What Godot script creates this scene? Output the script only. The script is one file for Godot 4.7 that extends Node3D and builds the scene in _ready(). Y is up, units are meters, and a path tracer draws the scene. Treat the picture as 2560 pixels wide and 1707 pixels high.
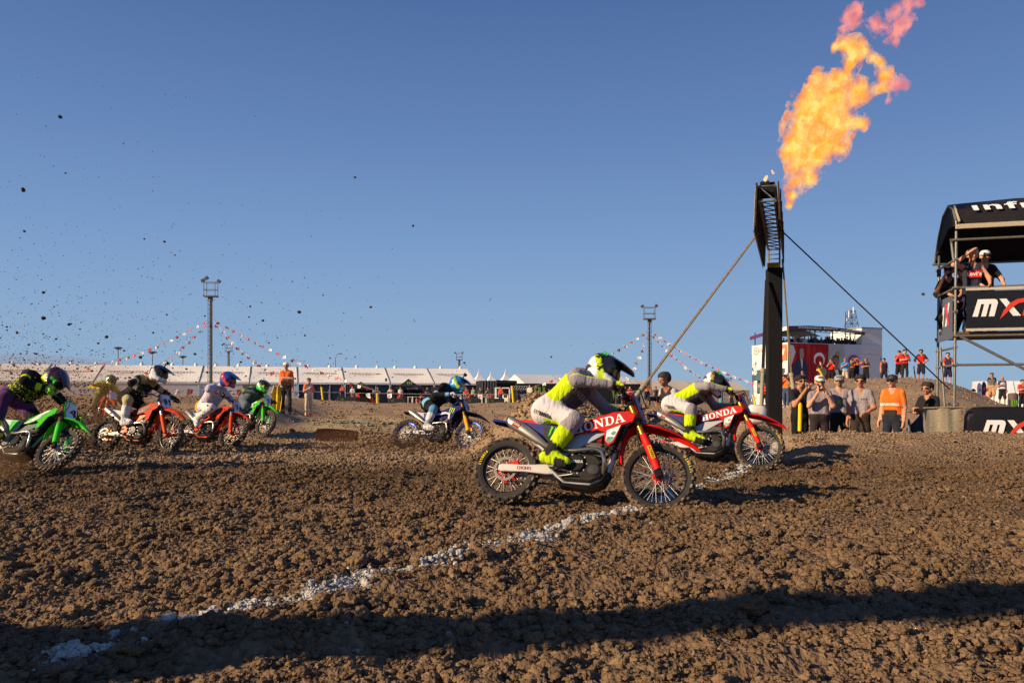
extends Node3D
# Motocross race start on a ploughed dirt straight. x right, y up, the camera looks along -z.

const CAM_H := 1.03
var rng := RandomNumberGenerator.new()
var mats := {}
var taken := {}
var cache := {}
var nz := FastNoiseLite.new()
var nz2 := FastNoiseLite.new()


# ---------------------------------------------------------------- mesh builder
class MB:
	var v := PackedVector3Array()
	var n := PackedVector3Array()
	var c := PackedColorArray()
	var i := PackedInt32Array()
	var col := Color.WHITE
	var colored := false

	func paint(k: Color) -> void:   # linear colour for what follows
		col = k
		colored = true

	func quad(a: Vector3, b: Vector3, e: Vector3, d: Vector3) -> void:
		var nn := (e - a).cross(d - b)
		nn = nn.normalized()
		var s := v.size()
		v.append(a); v.append(b); v.append(e); v.append(d)
		for k in 4:
			n.append(nn)
			c.append(col)
		i.append_array(PackedInt32Array([s, s + 2, s + 1, s, s + 3, s + 2]))

	func tri(a: Vector3, b: Vector3, e: Vector3) -> void:
		var nn := (b - a).cross(e - a).normalized()
		var s := v.size()
		v.append(a); v.append(b); v.append(e)
		for k in 3:
			n.append(nn)
			c.append(col)
		i.append_array(PackedInt32Array([s, s + 2, s + 1]))

	func quad_from(o: Vector3, a: Vector3, b: Vector3, e: Vector3, d: Vector3) -> void:
		if (e - a).cross(d - b).dot((a + b + e + d) * 0.25 - o) < 0.0:
			quad(a, d, e, b)
		else:
			quad(a, b, e, d)

	func tri_from(o: Vector3, a: Vector3, b: Vector3, e: Vector3) -> void:
		if (b - a).cross(e - a).dot((a + b + e) / 3.0 - o) < 0.0:
			tri(a, e, b)
		else:
			tri(a, b, e)

	func box(x: Transform3D, size: Vector3, bev := 0.0) -> void:
		var h := size * 0.5
		var o := x.origin
		for ax in 3:
			var p := (ax + 1) % 3
			var q := (ax + 2) % 3
			for s in [-1.0, 1.0]:
				var f: Array[Vector3] = []
				for w in [[-1, -1], [1, -1], [1, 1], [-1, 1]]:
					var t := Vector3.ZERO
					t[ax] = s * h[ax]
					t[p] = w[0] * (h[p] - bev)
					t[q] = w[1] * (h[q] - bev)
					f.append(x * t)
				quad_from(o, f[0], f[1], f[2], f[3])
		if bev <= 0.0:
			return
		for ax in 3:
			var p := (ax + 1) % 3
			var q := (ax + 2) % 3
			for w in [[-1, -1], [1, -1], [1, 1], [-1, 1]]:
				var f: Array[Vector3] = []
				for k in [[-1, 0], [1, 0], [1, 1], [-1, 1]]:
					var t := Vector3.ZERO
					t[ax] = k[0] * (h[ax] - bev)
					t[p] = w[0] * (h[p] - (bev if k[1] == 0 else 0.0))
					t[q] = w[1] * (h[q] - (bev if k[1] == 1 else 0.0))
					f.append(x * t)
				quad_from(o, f[0], f[1], f[2], f[3])
		for sx in [-1.0, 1.0]:
			for sy in [-1.0, 1.0]:
				for sz in [-1.0, 1.0]:
					tri_from(o, x * Vector3(sx * h.x, sy * (h.y - bev), sz * (h.z - bev)), x * Vector3(sx * (h.x - bev), sy * h.y, sz * (h.z - bev)), x * Vector3(sx * (h.x - bev), sy * (h.y - bev), sz * h.z))

	func bx(center: Vector3, size: Vector3, bev := 0.0) -> void:
		box(Transform3D(Basis(), center), size, bev)

	func tube(pts: Array, rad, sides := 8, cap := true) -> void:
		var m := pts.size()
		var dir: Vector3 = (pts[1] - pts[0]).normalized()
		var up := Vector3.UP if absf(dir.y) < 0.9 else Vector3.RIGHT
		var u := dir.cross(up).normalized()
		var first := v.size()
		for k in m:
			var d: Vector3 = (pts[mini(k + 1, m - 1)] - pts[maxi(k - 1, 0)]).normalized()
			u = (u - d * u.dot(d)).normalized()
			var w := d.cross(u)
			var r: float = rad[k] if rad is Array else rad
			for s in sides:
				var a := TAU * s / sides
				var nn := u * cos(a) + w * sin(a)
				v.append(pts[k] + nn * r)
				n.append(nn)
				c.append(col)
		for k in m - 1:
			for s in sides:
				var a := first + k * sides + s
				var b := first + k * sides + (s + 1) % sides
				i.append_array(PackedInt32Array([a, a + sides, b, b, a + sides, b + sides]))
		if cap:
			for e in [0, m - 1]:
				var s0 := v.size()
				var d: Vector3 = (pts[0] - pts[1]).normalized() if e == 0 else (pts[m - 1] - pts[m - 2]).normalized()
				for s in sides:
					v.append(v[first + e * sides + s])
					n.append(d)
					c.append(col)
				for s in range(1, sides - 1):
					if e == 0:
						i.append_array(PackedInt32Array([s0, s0 + s, s0 + s + 1]))
					else:
						i.append_array(PackedInt32Array([s0, s0 + s + 1, s0 + s]))

	func lathe(x: Transform3D, prof: Array, sides := 24) -> void:   # prof: [radius, height along local y], going up
		for k in prof.size() - 1:
			var a: Array = prof[k]
			var b: Array = prof[k + 1]
			var t := Vector2(b[0] - a[0], b[1] - a[1])
			var nn := Vector2(t.y, -t.x).normalized()
			var s0 := v.size()
			for s in sides + 1:
				var an := TAU * s / sides
				var cs := cos(an)
				var sn := sin(an)
				v.append(x * Vector3(a[0] * cs, a[1], a[0] * sn))
				v.append(x * Vector3(b[0] * cs, b[1], b[0] * sn))
				var w := (x.basis * Vector3(nn.x * cs, nn.y, nn.x * sn)).normalized()
				n.append(w); n.append(w)
				c.append(col); c.append(col)
			for s in sides:
				var p := s0 + s * 2
				i.append_array(PackedInt32Array([p, p + 2, p + 1, p + 1, p + 2, p + 3]))

	func prism(poly: PackedVector2Array, z0: float, z1: float, x := Transform3D(), bev := 0.0, shear := 0.0, x0 := 0.0) -> void:
		# poly in local xy, pushed out from z0 to z1; shear adds shear * (x - x0) to z
		if Geometry2D.is_polygon_clockwise(poly):
			poly.reverse()
		var m := poly.size()
		var inner := PackedVector2Array()
		for k in m:
			var e0 := (poly[k] - poly[(k + m - 1) % m]).normalized()
			var e1 := (poly[(k + 1) % m] - poly[k]).normalized()
			var nn := (Vector2(-e0.y, e0.x) + Vector2(-e1.y, e1.x))
			inner.append(poly[k] + nn * bev / maxf(0.6, nn.length_squared() * 0.5))
		var t := Geometry2D.triangulate_polygon(inner)
		var L := func(p: Vector2, z: float) -> Vector3: return x * Vector3(p.x, p.y, z + shear * (p.x - x0))
		var zs := z0 if z0 < z1 else z1
		var zl := z1 if z0 < z1 else z0
		for k in range(0, t.size(), 3):
			var p0 := inner[t[k]]
			var p1 := inner[t[k + 1]]
			var p2 := inner[t[k + 2]]
			if (p1 - p0).cross(p2 - p0) < 0.0:
				p1 = p2
				p2 = inner[t[k + 1]]
			tri(L.call(p0, zl), L.call(p1, zl), L.call(p2, zl))
			tri(L.call(p0, zs), L.call(p2, zs), L.call(p1, zs))
		for k in m:
			var a := poly[k]
			var b := poly[(k + 1) % m]
			var ai := inner[k]
			var bi := inner[(k + 1) % m]
			var zb := bev if zl - zs > 2.0 * bev else (zl - zs) * 0.3
			quad(L.call(a, zs + zb), L.call(b, zs + zb), L.call(b, zl - zb), L.call(a, zl - zb))
			if bev > 0.0:
				quad(L.call(a, zl - zb), L.call(b, zl - zb), L.call(bi, zl), L.call(ai, zl))
				quad(L.call(b, zs + zb), L.call(a, zs + zb), L.call(ai, zs), L.call(bi, zs))

	func loft(rings: Array, closed := true, caps := true) -> void:
		var first := v.size()
		var m: int = rings[0].size()
		for r in rings:
			for p in r:
				v.append(p)
				n.append(Vector3.ZERO)
				c.append(col)
		var t := PackedInt32Array()
		for k in rings.size() - 1:
			for s in (m if closed else m - 1):
				var a := first + k * m + s
				var b := first + k * m + (s + 1) % m
				t.append_array(PackedInt32Array([a, b, a + m, b, b + m, a + m]))
		var capt := PackedInt32Array()
		if caps and closed:
			var e := first + (rings.size() - 1) * m
			for s in range(1, m - 1):
				capt.append_array(PackedInt32Array([first, first + s + 1, first + s, e, e + s, e + s + 1]))
		smooth(t, capt, closed and caps)

	func grid(pts: PackedVector3Array, cols: int) -> void:   # a smooth sheet of rows of cols points
		var first := v.size()
		for p in pts:
			v.append(p)
			n.append(Vector3.ZERO)
			c.append(col)
		var t := PackedInt32Array()
		for r in pts.size() / cols - 1:
			for k in cols - 1:
				var a := first + r * cols + k
				t.append_array(PackedInt32Array([a, a + cols, a + 1, a + 1, a + cols, a + cols + 1]))
		smooth(t, PackedInt32Array(), false)

	func smooth(t: PackedInt32Array, capt: PackedInt32Array, solid: bool) -> void:
		var vol := 0.0
		if solid:
			var o := v[t[0]]
			for src in [t, capt]:
				for k in range(0, src.size(), 3):
					vol += (v[src[k]] - o).dot((v[src[k + 1]] - o).cross(v[src[k + 2]] - o))
		var flip := vol < 0.0
		for k in range(0, t.size(), 3):
			var a := t[k]
			var b := t[k + 1]
			var e := t[k + 2]
			if flip:
				var h := b
				b = e
				e = h
			var nn := (v[b] - v[a]).cross(v[e] - v[a])
			n[a] += nn
			n[b] += nn
			n[e] += nn
			i.append(a); i.append(e); i.append(b)
		for k in t:
			n[k] = n[k].normalized()
		for k in range(0, capt.size(), 3):
			if flip:
				tri(v[capt[k]], v[capt[k + 2]], v[capt[k + 1]])
			else:
				tri(v[capt[k]], v[capt[k + 1]], v[capt[k + 2]])

	func disc(o: Vector3, nrm: Vector3, r: float, sides := 20) -> void:
		var u := nrm.cross(Vector3.UP if absf(nrm.y) < 0.9 else Vector3.RIGHT).normalized()
		var w := nrm.cross(u)
		for s in sides:
			tri(o, o + (u * cos(TAU * s / sides) + w * sin(TAU * s / sides)) * r, o + (u * cos(TAU * (s + 1) / sides) + w * sin(TAU * (s + 1) / sides)) * r)

	func blob(o: Vector3, r: Vector3, rings := 6, sides := 10) -> void:
		var rr := []
		for k in rings + 1:
			var a := PI * k / rings
			var ring := PackedVector3Array()
			for s in sides:
				var b := TAU * s / sides
				ring.append(o + Vector3(maxf(sin(a), 0.02) * cos(b) * r.x, cos(a) * r.y, maxf(sin(a), 0.02) * sin(b) * r.z))
			rr.append(ring)
		loft(rr)

	func commit() -> ArrayMesh:
		var m := ArrayMesh.new()
		if v.is_empty():
			return m
		var a := []
		a.resize(Mesh.ARRAY_MAX)
		a[Mesh.ARRAY_VERTEX] = v
		a[Mesh.ARRAY_NORMAL] = n
		if colored:
			a[Mesh.ARRAY_COLOR] = c
		a[Mesh.ARRAY_INDEX] = i
		m.add_surface_from_arrays(Mesh.PRIMITIVE_TRIANGLES, a)
		return m


# ---------------------------------------------------------------- smooth bodies from bones
class Body:
	var bones := []     # [a, b, ra, rb, colA, colB, mode, split, dir]
	var k := 0.016

	func bone(a: Vector3, b: Vector3, ra: float, rb: float, ca: Color, cb := Color.BLACK, mode := 0, split := 0.5, dir := Vector3.UP) -> void:
		bones.append([a, b, ra, rb, ca, cb, mode, split, dir])

	func build(mb: MB, cell: float, wob: FastNoiseLite = null) -> void:
		var lo := Vector3(1e9, 1e9, 1e9)
		var hi := -lo
		var mar := k * 4.0
		for b in bones:
			for e in 2:
				var r: Vector3 = Vector3.ONE * (b[2 + e] + mar + cell)
				lo = lo.min(b[e] - r)
				hi = hi.max(b[e] + r)
		var nx := int((hi.x - lo.x) / cell) + 2
		var ny := int((hi.y - lo.y) / cell) + 2
		var nzz := int((hi.z - lo.z) / cell) + 2
		var f := PackedFloat32Array()
		f.resize(nx * ny * nzz)
		var best := PackedFloat32Array()
		best.resize(f.size())
		var who := PackedByteArray()
		who.resize(f.size())
		var ik := 1.0 / k
		for bi in bones.size():
			var b: Array = bones[bi]
			var a: Vector3 = b[0]
			var e: Vector3 = b[1]
			var ab := e - a
			var l2 := maxf(ab.length_squared(), 1e-8)
			var ra: float = b[2]
			var dr: float = b[3] - b[2]
			var rm := maxf(b[2], b[3]) + mar
			var p0 := (a.min(e) - Vector3.ONE * rm - lo) / cell
			var p1 := (a.max(e) + Vector3.ONE * rm - lo) / cell
			var x0 := maxi(0, int(p0.x))
			var x1 := mini(nx - 1, int(p1.x) + 1)
			for z in range(maxi(0, int(p0.z)), mini(nzz - 1, int(p1.z) + 1) + 1):
				for y in range(maxi(0, int(p0.y)), mini(ny - 1, int(p1.y) + 1) + 1):
					var row := (z * ny + y) * nx
					for x in range(x0, x1 + 1):
						var ap := lo + Vector3(x, y, z) * cell - a
						var t := clampf(ap.dot(ab) / l2, 0.0, 1.0)
						var d := (ap - ab * t).length() - ra - dr * t
						if d < mar:
							var w := exp(-d * ik)
							f[row + x] += w
							if w > best[row + x]:
								best[row + x] = w
								who[row + x] = bi
		# surface nets over the inside points
		var at := {}
		var tris := PackedInt32Array()
		var sx := 1
		var sy := nx
		var sz := nx * ny
		var steps := [sx, sy, sz]
		for z in range(1, nzz - 1):
			for y in range(1, ny - 1):
				var row := (z * ny + y) * nx
				for x in range(1, nx - 1):
					var g := row + x
					if f[g] < 1.0:
						continue
					for ax in 3:
						var s1: int = steps[(ax + 1) % 3]
						var s2: int = steps[(ax + 2) % 3]
						for sg in [-1, 1]:
							if f[g + sg * steps[ax]] >= 1.0:
								continue
							var base: int = g if sg > 0 else g - steps[ax]
							var q := [base - s1 - s2, base - s2, base, base - s1]
							var id := PackedInt32Array()
							for cellat in q:
								if not at.has(cellat):
									at[cellat] = vertex(mb, f, who, cellat, nx, ny, lo, cell, wob)
								id.append(at[cellat])
							if sg > 0:
								tris.append_array(PackedInt32Array([id[0], id[1], id[2], id[0], id[2], id[3]]))
							else:
								tris.append_array(PackedInt32Array([id[0], id[2], id[1], id[0], id[3], id[2]]))
		mb.colored = true
		mb.smooth(tris, PackedInt32Array(), false)

	func vertex(mb: MB, f: PackedFloat32Array, who: PackedByteArray, g: int, nx: int, ny: int, lo: Vector3, cell: float, wob: FastNoiseLite) -> int:
		var x := g % nx
		var y := (g / nx) % ny
		var z := g / (nx * ny)
		var val := PackedFloat32Array()
		for q in 8:
			var w := f[g + (q & 1) + ((q >> 1) & 1) * nx + (q >> 2) * nx * ny]
			val.append(-k * log(w) if w > 1e-6 else k * 5.0)
		var sum := Vector3.ZERO
		var cnt := 0
		for q in 8:
			for ax in 3:
				var r := q | (1 << ax)
				if r == q or (val[q] < 0.0) == (val[r] < 0.0):
					continue
				var t := val[q] / (val[q] - val[r])
				var o := Vector3(q & 1, (q >> 1) & 1, q >> 2)
				o[ax] += t
				sum += o
				cnt += 1
		sum /= maxi(cnt, 1)
		var p := lo + (Vector3(x, y, z) + sum) * cell
		var gg := g + int(sum.x > 0.5) + int(sum.y > 0.5) * nx + int(sum.z > 0.5) * nx * ny
		var bi := who[gg]
		if f[gg] <= 0.0:
			for q in 8:
				if val[q] < 0.0:
					bi = who[g + (q & 1) + ((q >> 1) & 1) * nx + (q >> 2) * nx * ny]
		mb.v.append(p)
		mb.n.append(Vector3.ZERO)
		mb.c.append(colour(bones[bi], p, wob))
		return mb.v.size() - 1

	func colour(b: Array, p: Vector3, wob: FastNoiseLite) -> Color:
		if b[6] == 0:
			return b[4]
		var a: Vector3 = b[0]
		var ab: Vector3 = b[1] - a
		var t := clampf((p - a).dot(ab) / maxf(ab.length_squared(), 1e-6), -0.3, 1.3)
		match b[6]:
			1:   # split along the bone
				return b[5] if t > b[7] else b[4]
			2:   # the side that faces dir
				return b[5] if (p - a - ab * t).normalized().dot(b[8]) > b[7] else b[4]
			3:   # flowing print
				return b[5] if wob and sin(p.x * 46.0 + p.y * 60.0 + wob.get_noise_3dv(p * 420.0) * 5.0) > b[7] else b[4]
			4:   # band in the middle of the bone
				return b[5] if absf(t - b[7]) < 0.13 else b[4]
		return b[4]


# ---------------------------------------------------------------- scene helpers
func lin(r: int, g: int, b: int) -> Color:
	return Color(r / 255.0, g / 255.0, b / 255.0).srgb_to_linear()


func mat(c: Color, rough := 0.6, metal := 0.0, coat := 0.0) -> StandardMaterial3D:
	var key := "%s %s %s %s" % [c, rough, metal, coat]
	if not mats.has(key):
		var m := StandardMaterial3D.new()
		m.albedo_color = c
		m.roughness = rough
		m.metallic = metal
		m.metallic_specular = 0.32
		if coat > 0.0:
			m.clearcoat_enabled = true
			m.clearcoat = coat
			m.clearcoat_roughness = 0.15
		mats[key] = m
	return mats[key]


func c8(r: int, g: int, b: int) -> Color:
	return Color8(r, g, b)


func noise_tex(seed_: int, freq: float, size := 256, octaves := 4) -> NoiseTexture2D:
	var key := "noise %d %s %d" % [seed_, freq, size]
	if not cache.has(key):
		var t := NoiseTexture2D.new()
		t.width = size
		t.height = size
		t.seamless = true
		var f := FastNoiseLite.new()
		f.seed = seed_
		f.frequency = freq
		f.fractal_octaves = octaves
		t.noise = f
		cache[key] = t
	return cache[key]


func ramp_tex(seed_: int, freq: float, lo: float, hi: float, size := 256) -> NoiseTexture2D:
	var key := "ramp %d %s %s %s" % [seed_, freq, lo, hi]
	if not cache.has(key):
		var t: NoiseTexture2D = noise_tex(seed_, freq, size).duplicate()
		var g := Gradient.new()
		g.set_color(0, Color(lo, lo, lo))
		g.set_color(1, Color(hi, hi, hi))
		t.color_ramp = g
		cache[key] = t
	return cache[key]


func cloth_mat() -> StandardMaterial3D:
	if not mats.has("cloth"):
		var m := StandardMaterial3D.new()
		m.vertex_color_use_as_albedo = true
		m.roughness = 0.85
		m.metallic_specular = 0.3
		m.rim_enabled = true
		m.rim = 0.08
		m.uv1_triplanar = true
		m.uv1_scale = Vector3(5.2, 2.8, 5.2)
		m.heightmap_enabled = true
		m.heightmap_texture = noise_tex(5, 0.012, 256, 3)
		m.heightmap_scale = 1.3
		mats["cloth"] = m
	return mats["cloth"]


func vc_mat(rough := 0.5, coat := 0.0) -> StandardMaterial3D:
	var key := "vc %s %s" % [rough, coat]
	if not mats.has(key):
		var m := StandardMaterial3D.new()
		m.vertex_color_use_as_albedo = true
		m.roughness = rough
		if coat > 0.0:
			m.clearcoat_enabled = true
			m.clearcoat = coat
			m.clearcoat_roughness = 0.1
		mats[key] = m
	return mats[key]


func grimy(c: Color, rough := 0.6, amount := 0.35, scale := 1.5, metal := 0.0) -> StandardMaterial3D:
	# a colour with blotches of dust and scuffs in it
	var key := "grimy %s %s %s %s %s" % [c, rough, amount, scale, metal]
	if not mats.has(key):
		var m := StandardMaterial3D.new()
		m.albedo_color = c
		m.roughness = rough
		m.metallic = metal
		m.metallic_specular = 0.28
		m.uv1_triplanar = true
		m.uv1_world_triplanar = true
		m.uv1_scale = Vector3.ONE * scale
		m.albedo_texture = ramp_tex(11, 0.03, 1.0 - amount, 1.0)
		mats[key] = m
	return mats[key]


func numbered(called: String) -> String:
	var k: int = taken.get(called, -1) + 1
	taken[called] = k
	return called if k == 0 else "%s_%03d" % [called, k]


func thing(called: String, label: String, category: String, at := Vector3.ZERO, basis_ := Basis(), group := "") -> Node3D:
	var o := Node3D.new()
	o.name = numbered(called)
	add_child(o)
	o.transform = Transform3D(basis_, at)
	tag(o, label, category, group)
	return o


func tag(o: Node3D, label: String, category: String, group := "") -> void:
	o.set_meta("label", label)
	o.set_meta("category", category)
	if group:
		o.set_meta("group", group)


func part(parent: Node3D, called: String, m, material: Material, x := Transform3D(), label := "") -> MeshInstance3D:
	var o := MeshInstance3D.new()
	o.name = called
	o.mesh = m.commit() if m is MB else m
	o.material_override = material
	o.transform = x
	if label:
		o.set_meta("label", label)
	parent.add_child(o, true)
	return o


func solo(called: String, m, material: Material, label: String, category: String, x := Transform3D(), group := "") -> MeshInstance3D:
	var o := part(self, numbered(called), m, material, x)
	tag(o, label, category, group)
	return o


func structure(called: String, m, material: Material, kind := "structure") -> MeshInstance3D:
	var o := part(self, numbered(called), m, material)
	o.set_meta("kind", kind)
	return o


func text(parent: Node3D, words: String, height: float, material: Material, x: Transform3D, called := "lettering", bold := true, serif := false, depth := 0.004, squeeze := 1.0) -> MeshInstance3D:
	var key := "font %s %s" % [bold, serif]
	if not cache.has(key):
		var f := SystemFont.new()
		f.font_names = PackedStringArray(["Droid Serif" if serif else "Droid Sans"])
		f.font_weight = 700 if bold else 400
		cache[key] = f
	var t := TextMesh.new()
	t.font = cache[key]
	t.text = words
	t.font_size = 32
	t.pixel_size = height / (32.0 * 0.72)
	t.depth = depth
	t.curve_step = 3.0
	t.horizontal_alignment = HORIZONTAL_ALIGNMENT_CENTER
	t.vertical_alignment = VERTICAL_ALIGNMENT_CENTER
	return part(parent, called, t, material, x * Transform3D(Basis().scaled(Vector3(squeeze, 1, 1)), Vector3.ZERO))


func pix(px: float, py: float, d: float) -> Vector3:
	return Vector3((px - 1280.0) / 2000.0 * d, CAM_H + (1000.0 - py) / 2000.0 * d, -d)


func on_ground(px: float, d: float) -> Vector3:
	var x := (px - 1280.0) / 2000.0 * d
	return Vector3(x, lie(x, d), -d)


func yawed(a: float) -> Basis:
	return Basis(Vector3.UP, deg_to_rad(a))


func poly(a: Array) -> PackedVector2Array:
	var p := PackedVector2Array()
	for k in range(0, a.size(), 2):
		p.append(Vector2(a[k], a[k + 1]))
	return p


func claw(scale: float) -> Array:   # three ragged strokes, as polygons in a unit square
	var out := []
	for k in 3:
		var x := -0.32 + 0.32 * k
		var tall := [0.42, 0.5, 0.4][k] as float
		out.append(poly([(x - 0.1) * scale, 0.5 * scale, (x + 0.1) * scale, 0.46 * scale, (x + 0.07) * scale, 0.1 * scale, (x + 0.11) * scale, -0.1 * scale, (x + 0.03) * scale, -tall * scale, (x - 0.02) * scale, -0.15 * scale, (x - 0.06) * scale, 0.1 * scale]))
	return out


func claw_mark(parent: Node3D, size: float, x: Transform3D, c := Color8(110, 190, 40)) -> void:
	var m := MB.new()
	for p in claw(size):
		m.prism(p, 0.0, 0.004)
	part(parent, "emblem", m, mat(c, 0.5), x)


# ---------------------------------------------------------------- the scene
func _ready() -> void:
	var cam := Camera3D.new()
	cam.name = "camera"
	cam.projection = Camera3D.PROJECTION_FRUSTUM
	cam.near = 0.2
	cam.far = 4000.0
	cam.size = 0.2 * 1707.0 / 2000.0
	cam.frustum_offset = Vector2(0.0, 0.2 * 146.5 / 2000.0)
	cam.position = Vector3(0, CAM_H, 0)
	add_child(cam)
	var env := Environment.new()
	env.background_mode = Environment.BG_SKY
	var sm := PanoramaSkyMaterial.new()
	sm.panorama = clear_sky(1.42)
	var sky := Sky.new()
	sky.sky_material = sm
	env.sky = sky
	env.tonemap_mode = Environment.TONE_MAPPER_LINEAR
	env.tonemap_exposure = 1.42
	env.sdfgi_enabled = true
	env.ssao_enabled = true
	env.ssil_enabled = true
	env.volumetric_fog_enabled = true
	env.volumetric_fog_density = 0.0
	var we := WorldEnvironment.new()
	we.name = "environment"
	we.environment = env
	add_child(we)
	var sun := DirectionalLight3D.new()
	sun.name = "sun"
	sun.light_color = Color(1.0, 0.88, 0.71)
	sun.light_energy = 1.6
	sun.light_angular_distance = 0.5
	sun.shadow_enabled = true
	add_child(sun)
	# low sun from the left, a little behind the camera
	sun.look_at_from_position(Vector3.ZERO, Vector3(cos(deg_to_rad(24.0)) * cos(deg_to_rad(23.0)), -sin(deg_to_rad(24.0)), -cos(deg_to_rad(24.0)) * sin(deg_to_rad(23.0))))

	rng.seed = 7
	nz.seed = 3
	nz.frequency = 1.0
	nz.fractal_octaves = 4
	nz2.seed = 9
	nz2.frequency = 1.0
	nz2.fractal_octaves = 2
	var t0 := Time.get_ticks_msec()
	build_ground()
	print("ground ", Time.get_ticks_msec() - t0)
	build_clods()
	print("clods ", Time.get_ticks_msec() - t0)
	build_background()
	print("background ", Time.get_ticks_msec() - t0)
	build_building()
	build_gantry()
	build_flame()
	print("flame ", Time.get_ticks_msec() - t0)
	build_scaffold()
	build_bikes()
	print("bikes ", Time.get_ticks_msec() - t0)
	build_people()
	print("people ", Time.get_ticks_msec() - t0)
	build_small()
	build_flying_dirt()
	print("all ", Time.get_ticks_msec() - t0)


func clear_sky(exposure: float) -> ImageTexture:
	# one even gradient from the horizon to the zenith, the same all round
	var stops := [[-1.0, 96, 78, 62], [-0.02, 120, 104, 90], [0.0, 152, 180, 204], [0.05, 145, 175, 205], [0.12, 135, 167, 205], [0.2, 120, 154, 200], [0.3, 102, 135, 185], [0.447, 79, 110, 163], [0.7, 66, 96, 150], [1.0, 60, 90, 145]]
	var im := Image.create(16, 512, false, Image.FORMAT_RGBF)
	for r in 512:
		var y := sin((0.5 - (r + 0.5) / 512.0) * PI)
		var c := Color.BLACK
		for k in stops.size() - 1:
			if y >= stops[k][0] and y <= stops[k + 1][0]:
				var w: float = (y - stops[k][0]) / (stops[k + 1][0] - stops[k][0])
				c = lin(stops[k][1], stops[k][2], stops[k][3]).lerp(lin(stops[k + 1][1], stops[k + 1][2], stops[k + 1][3]), w)
		c = c * (1.0 / exposure)
		for q in 16:
			im.set_pixel(q, r, c)
	return ImageTexture.create_from_image(im)


# ---------------------------------------------------------------- ground
const LINE := [-1.74, 3.11, -1.7, 3.16, 1.246, 7.53, 6.6, 17.6]   # the lime line: x, distance


func lie(x: float, d: float) -> float:   # height of the terrain, without its crumbs
	var r := x / maxf(d, 1.0)
	var mid := smoothstep(-0.31, -0.24, r) * (1.0 - smoothstep(0.2, 0.3, r))
	var k := lerpf(smoothstep(18.0, 42.0, d), 0.2 * smoothstep(19.0, 27.0, d) + 0.8 * smoothstep(35.0, 46.0, d), mid)
	var h := lerpf(lerpf(1.1, 0.74, smoothstep(-0.3, -0.14, r)), 0.42, smoothstep(0.1, 0.3, r)) * k
	h -= 0.15 * smoothstep(50.0, 80.0, d)
	var front := d < 13.6
	var s := (d - 13.6) / (1.25 if front else 0.9)
	h += (0.93 + 0.24 * exp(-pow((x - 0.55) / 0.7, 2.0))) * smoothstep(-1.2, 0.5, x) * (1.0 - smoothstep(2.9, 4.5, x)) * exp(-s * s)
	var s2 := (d - 14.0) / (1.5 if d < 14.0 else 0.55)
	h += 0.46 * smoothstep(3.9, 5.0, x) * exp(-s2 * s2)
	h -= 0.26 * smoothstep(4.6, 5.2, x) * (1.0 - smoothstep(11.0, 13.0, x)) * smoothstep(14.4, 15.0, d) * (1.0 - smoothstep(16.6, 18.5, d))
	h += 0.55 * exp(-pow((x - 5.35) / 0.7, 2.0) - pow((d - 18.2) / 1.0, 2.0))
	# hill behind the spectators
	var hx := smoothstep(0.325, 0.4, r) * (1.0 - smoothstep(0.52, 0.645, r))
	var hd := smoothstep(22.0, 42.5, d) * (1.0 - smoothstep(58.0, 70.0, d))
	h += (2.05 - h) * hx * hd
	# low bank beyond the riders
	h += 0.45 * exp(-pow((d - 26.5) / 2.5, 2.0)) * smoothstep(-15.0, -9.0, x) * (1.0 - smoothstep(-8.2, -7.0, x))
	return h


func roll(x: float, d: float) -> float:   # swells, and ruts drawn out along the way the bikes run
	return nz.get_noise_2d(x * 0.45 + 31.0, d * 0.45) * 0.06 + nz2.get_noise_2d(x * 0.16 + d * 0.05, d * 1.5 - x * 0.3) * 0.055 * (1.0 - smoothstep(11.0, 13.0, d)) + nz2.get_noise_2d(x * 0.22 + 3.0, d * 0.3) * 0.2 * smoothstep(18.5, 23.0, d) * (1.0 - smoothstep(45.0, 60.0, d))


func line_gap(x: float, d: float) -> float:
	var best := 9.0
	for k in 3:
		var a := Vector2(LINE[k * 2], LINE[k * 2 + 1])
		var b := Vector2(LINE[k * 2 + 2], LINE[k * 2 + 3])
		best = minf(best, Vector2(x, d).distance_to(Geometry2D.get_closest_point_to_segment(Vector2(x, d), a, b)))
	return best


func soil(x: float, d: float) -> Color:
	var base := Color(0.25, 0.163, 0.096)
	var dry := Color(0.345, 0.23, 0.138)
	var w := clampf(0.5 + nz.get_noise_2d(x * 0.35, d * 0.35) * 0.9, 0.0, 1.0)
	var c := base.lerp(dry, w * 0.55)
	# damp, freshly turned earth where the pack has passed
	c = c * (1.0 - 0.24 * exp(-pow((d - 10.4) / 2.6, 2.0)) * (1.0 - 0.6 * smoothstep(3.5, 7.0, x)) * clampf(0.8 + nz.get_noise_2d(x * 0.8 + 9.0, d * 0.8), 0.3, 1.2))
	# paler, drier earth on the banks beyond the track
	c = c.lerp(Color(0.52, 0.37, 0.24), smoothstep(11.4, 14.0, d) * 0.85)
	# the heaped mound is of paler subsoil
	c = c.lerp(Color(0.5, 0.345, 0.215), 0.8 * smoothstep(-1.2, 0.2, x) * (1.0 - smoothstep(4.4, 5.4, x)) * exp(-pow((d - 13.6) / 1.1, 2.0)))
	# straw-coloured verge
	var g := smoothstep(23.5, 25.5, d) * (1.0 - smoothstep(31.0, 36.0, d)) * smoothstep(-0.27, -0.24, x / d) * (1.0 - smoothstep(-0.13, -0.1, x / d))
	c = c.lerp(Color(0.62, 0.5, 0.28), clampf(g * (0.75 + nz.get_noise_2d(x * 2.0, d * 2.0)), 0.0, 0.85))
	return c


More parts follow.
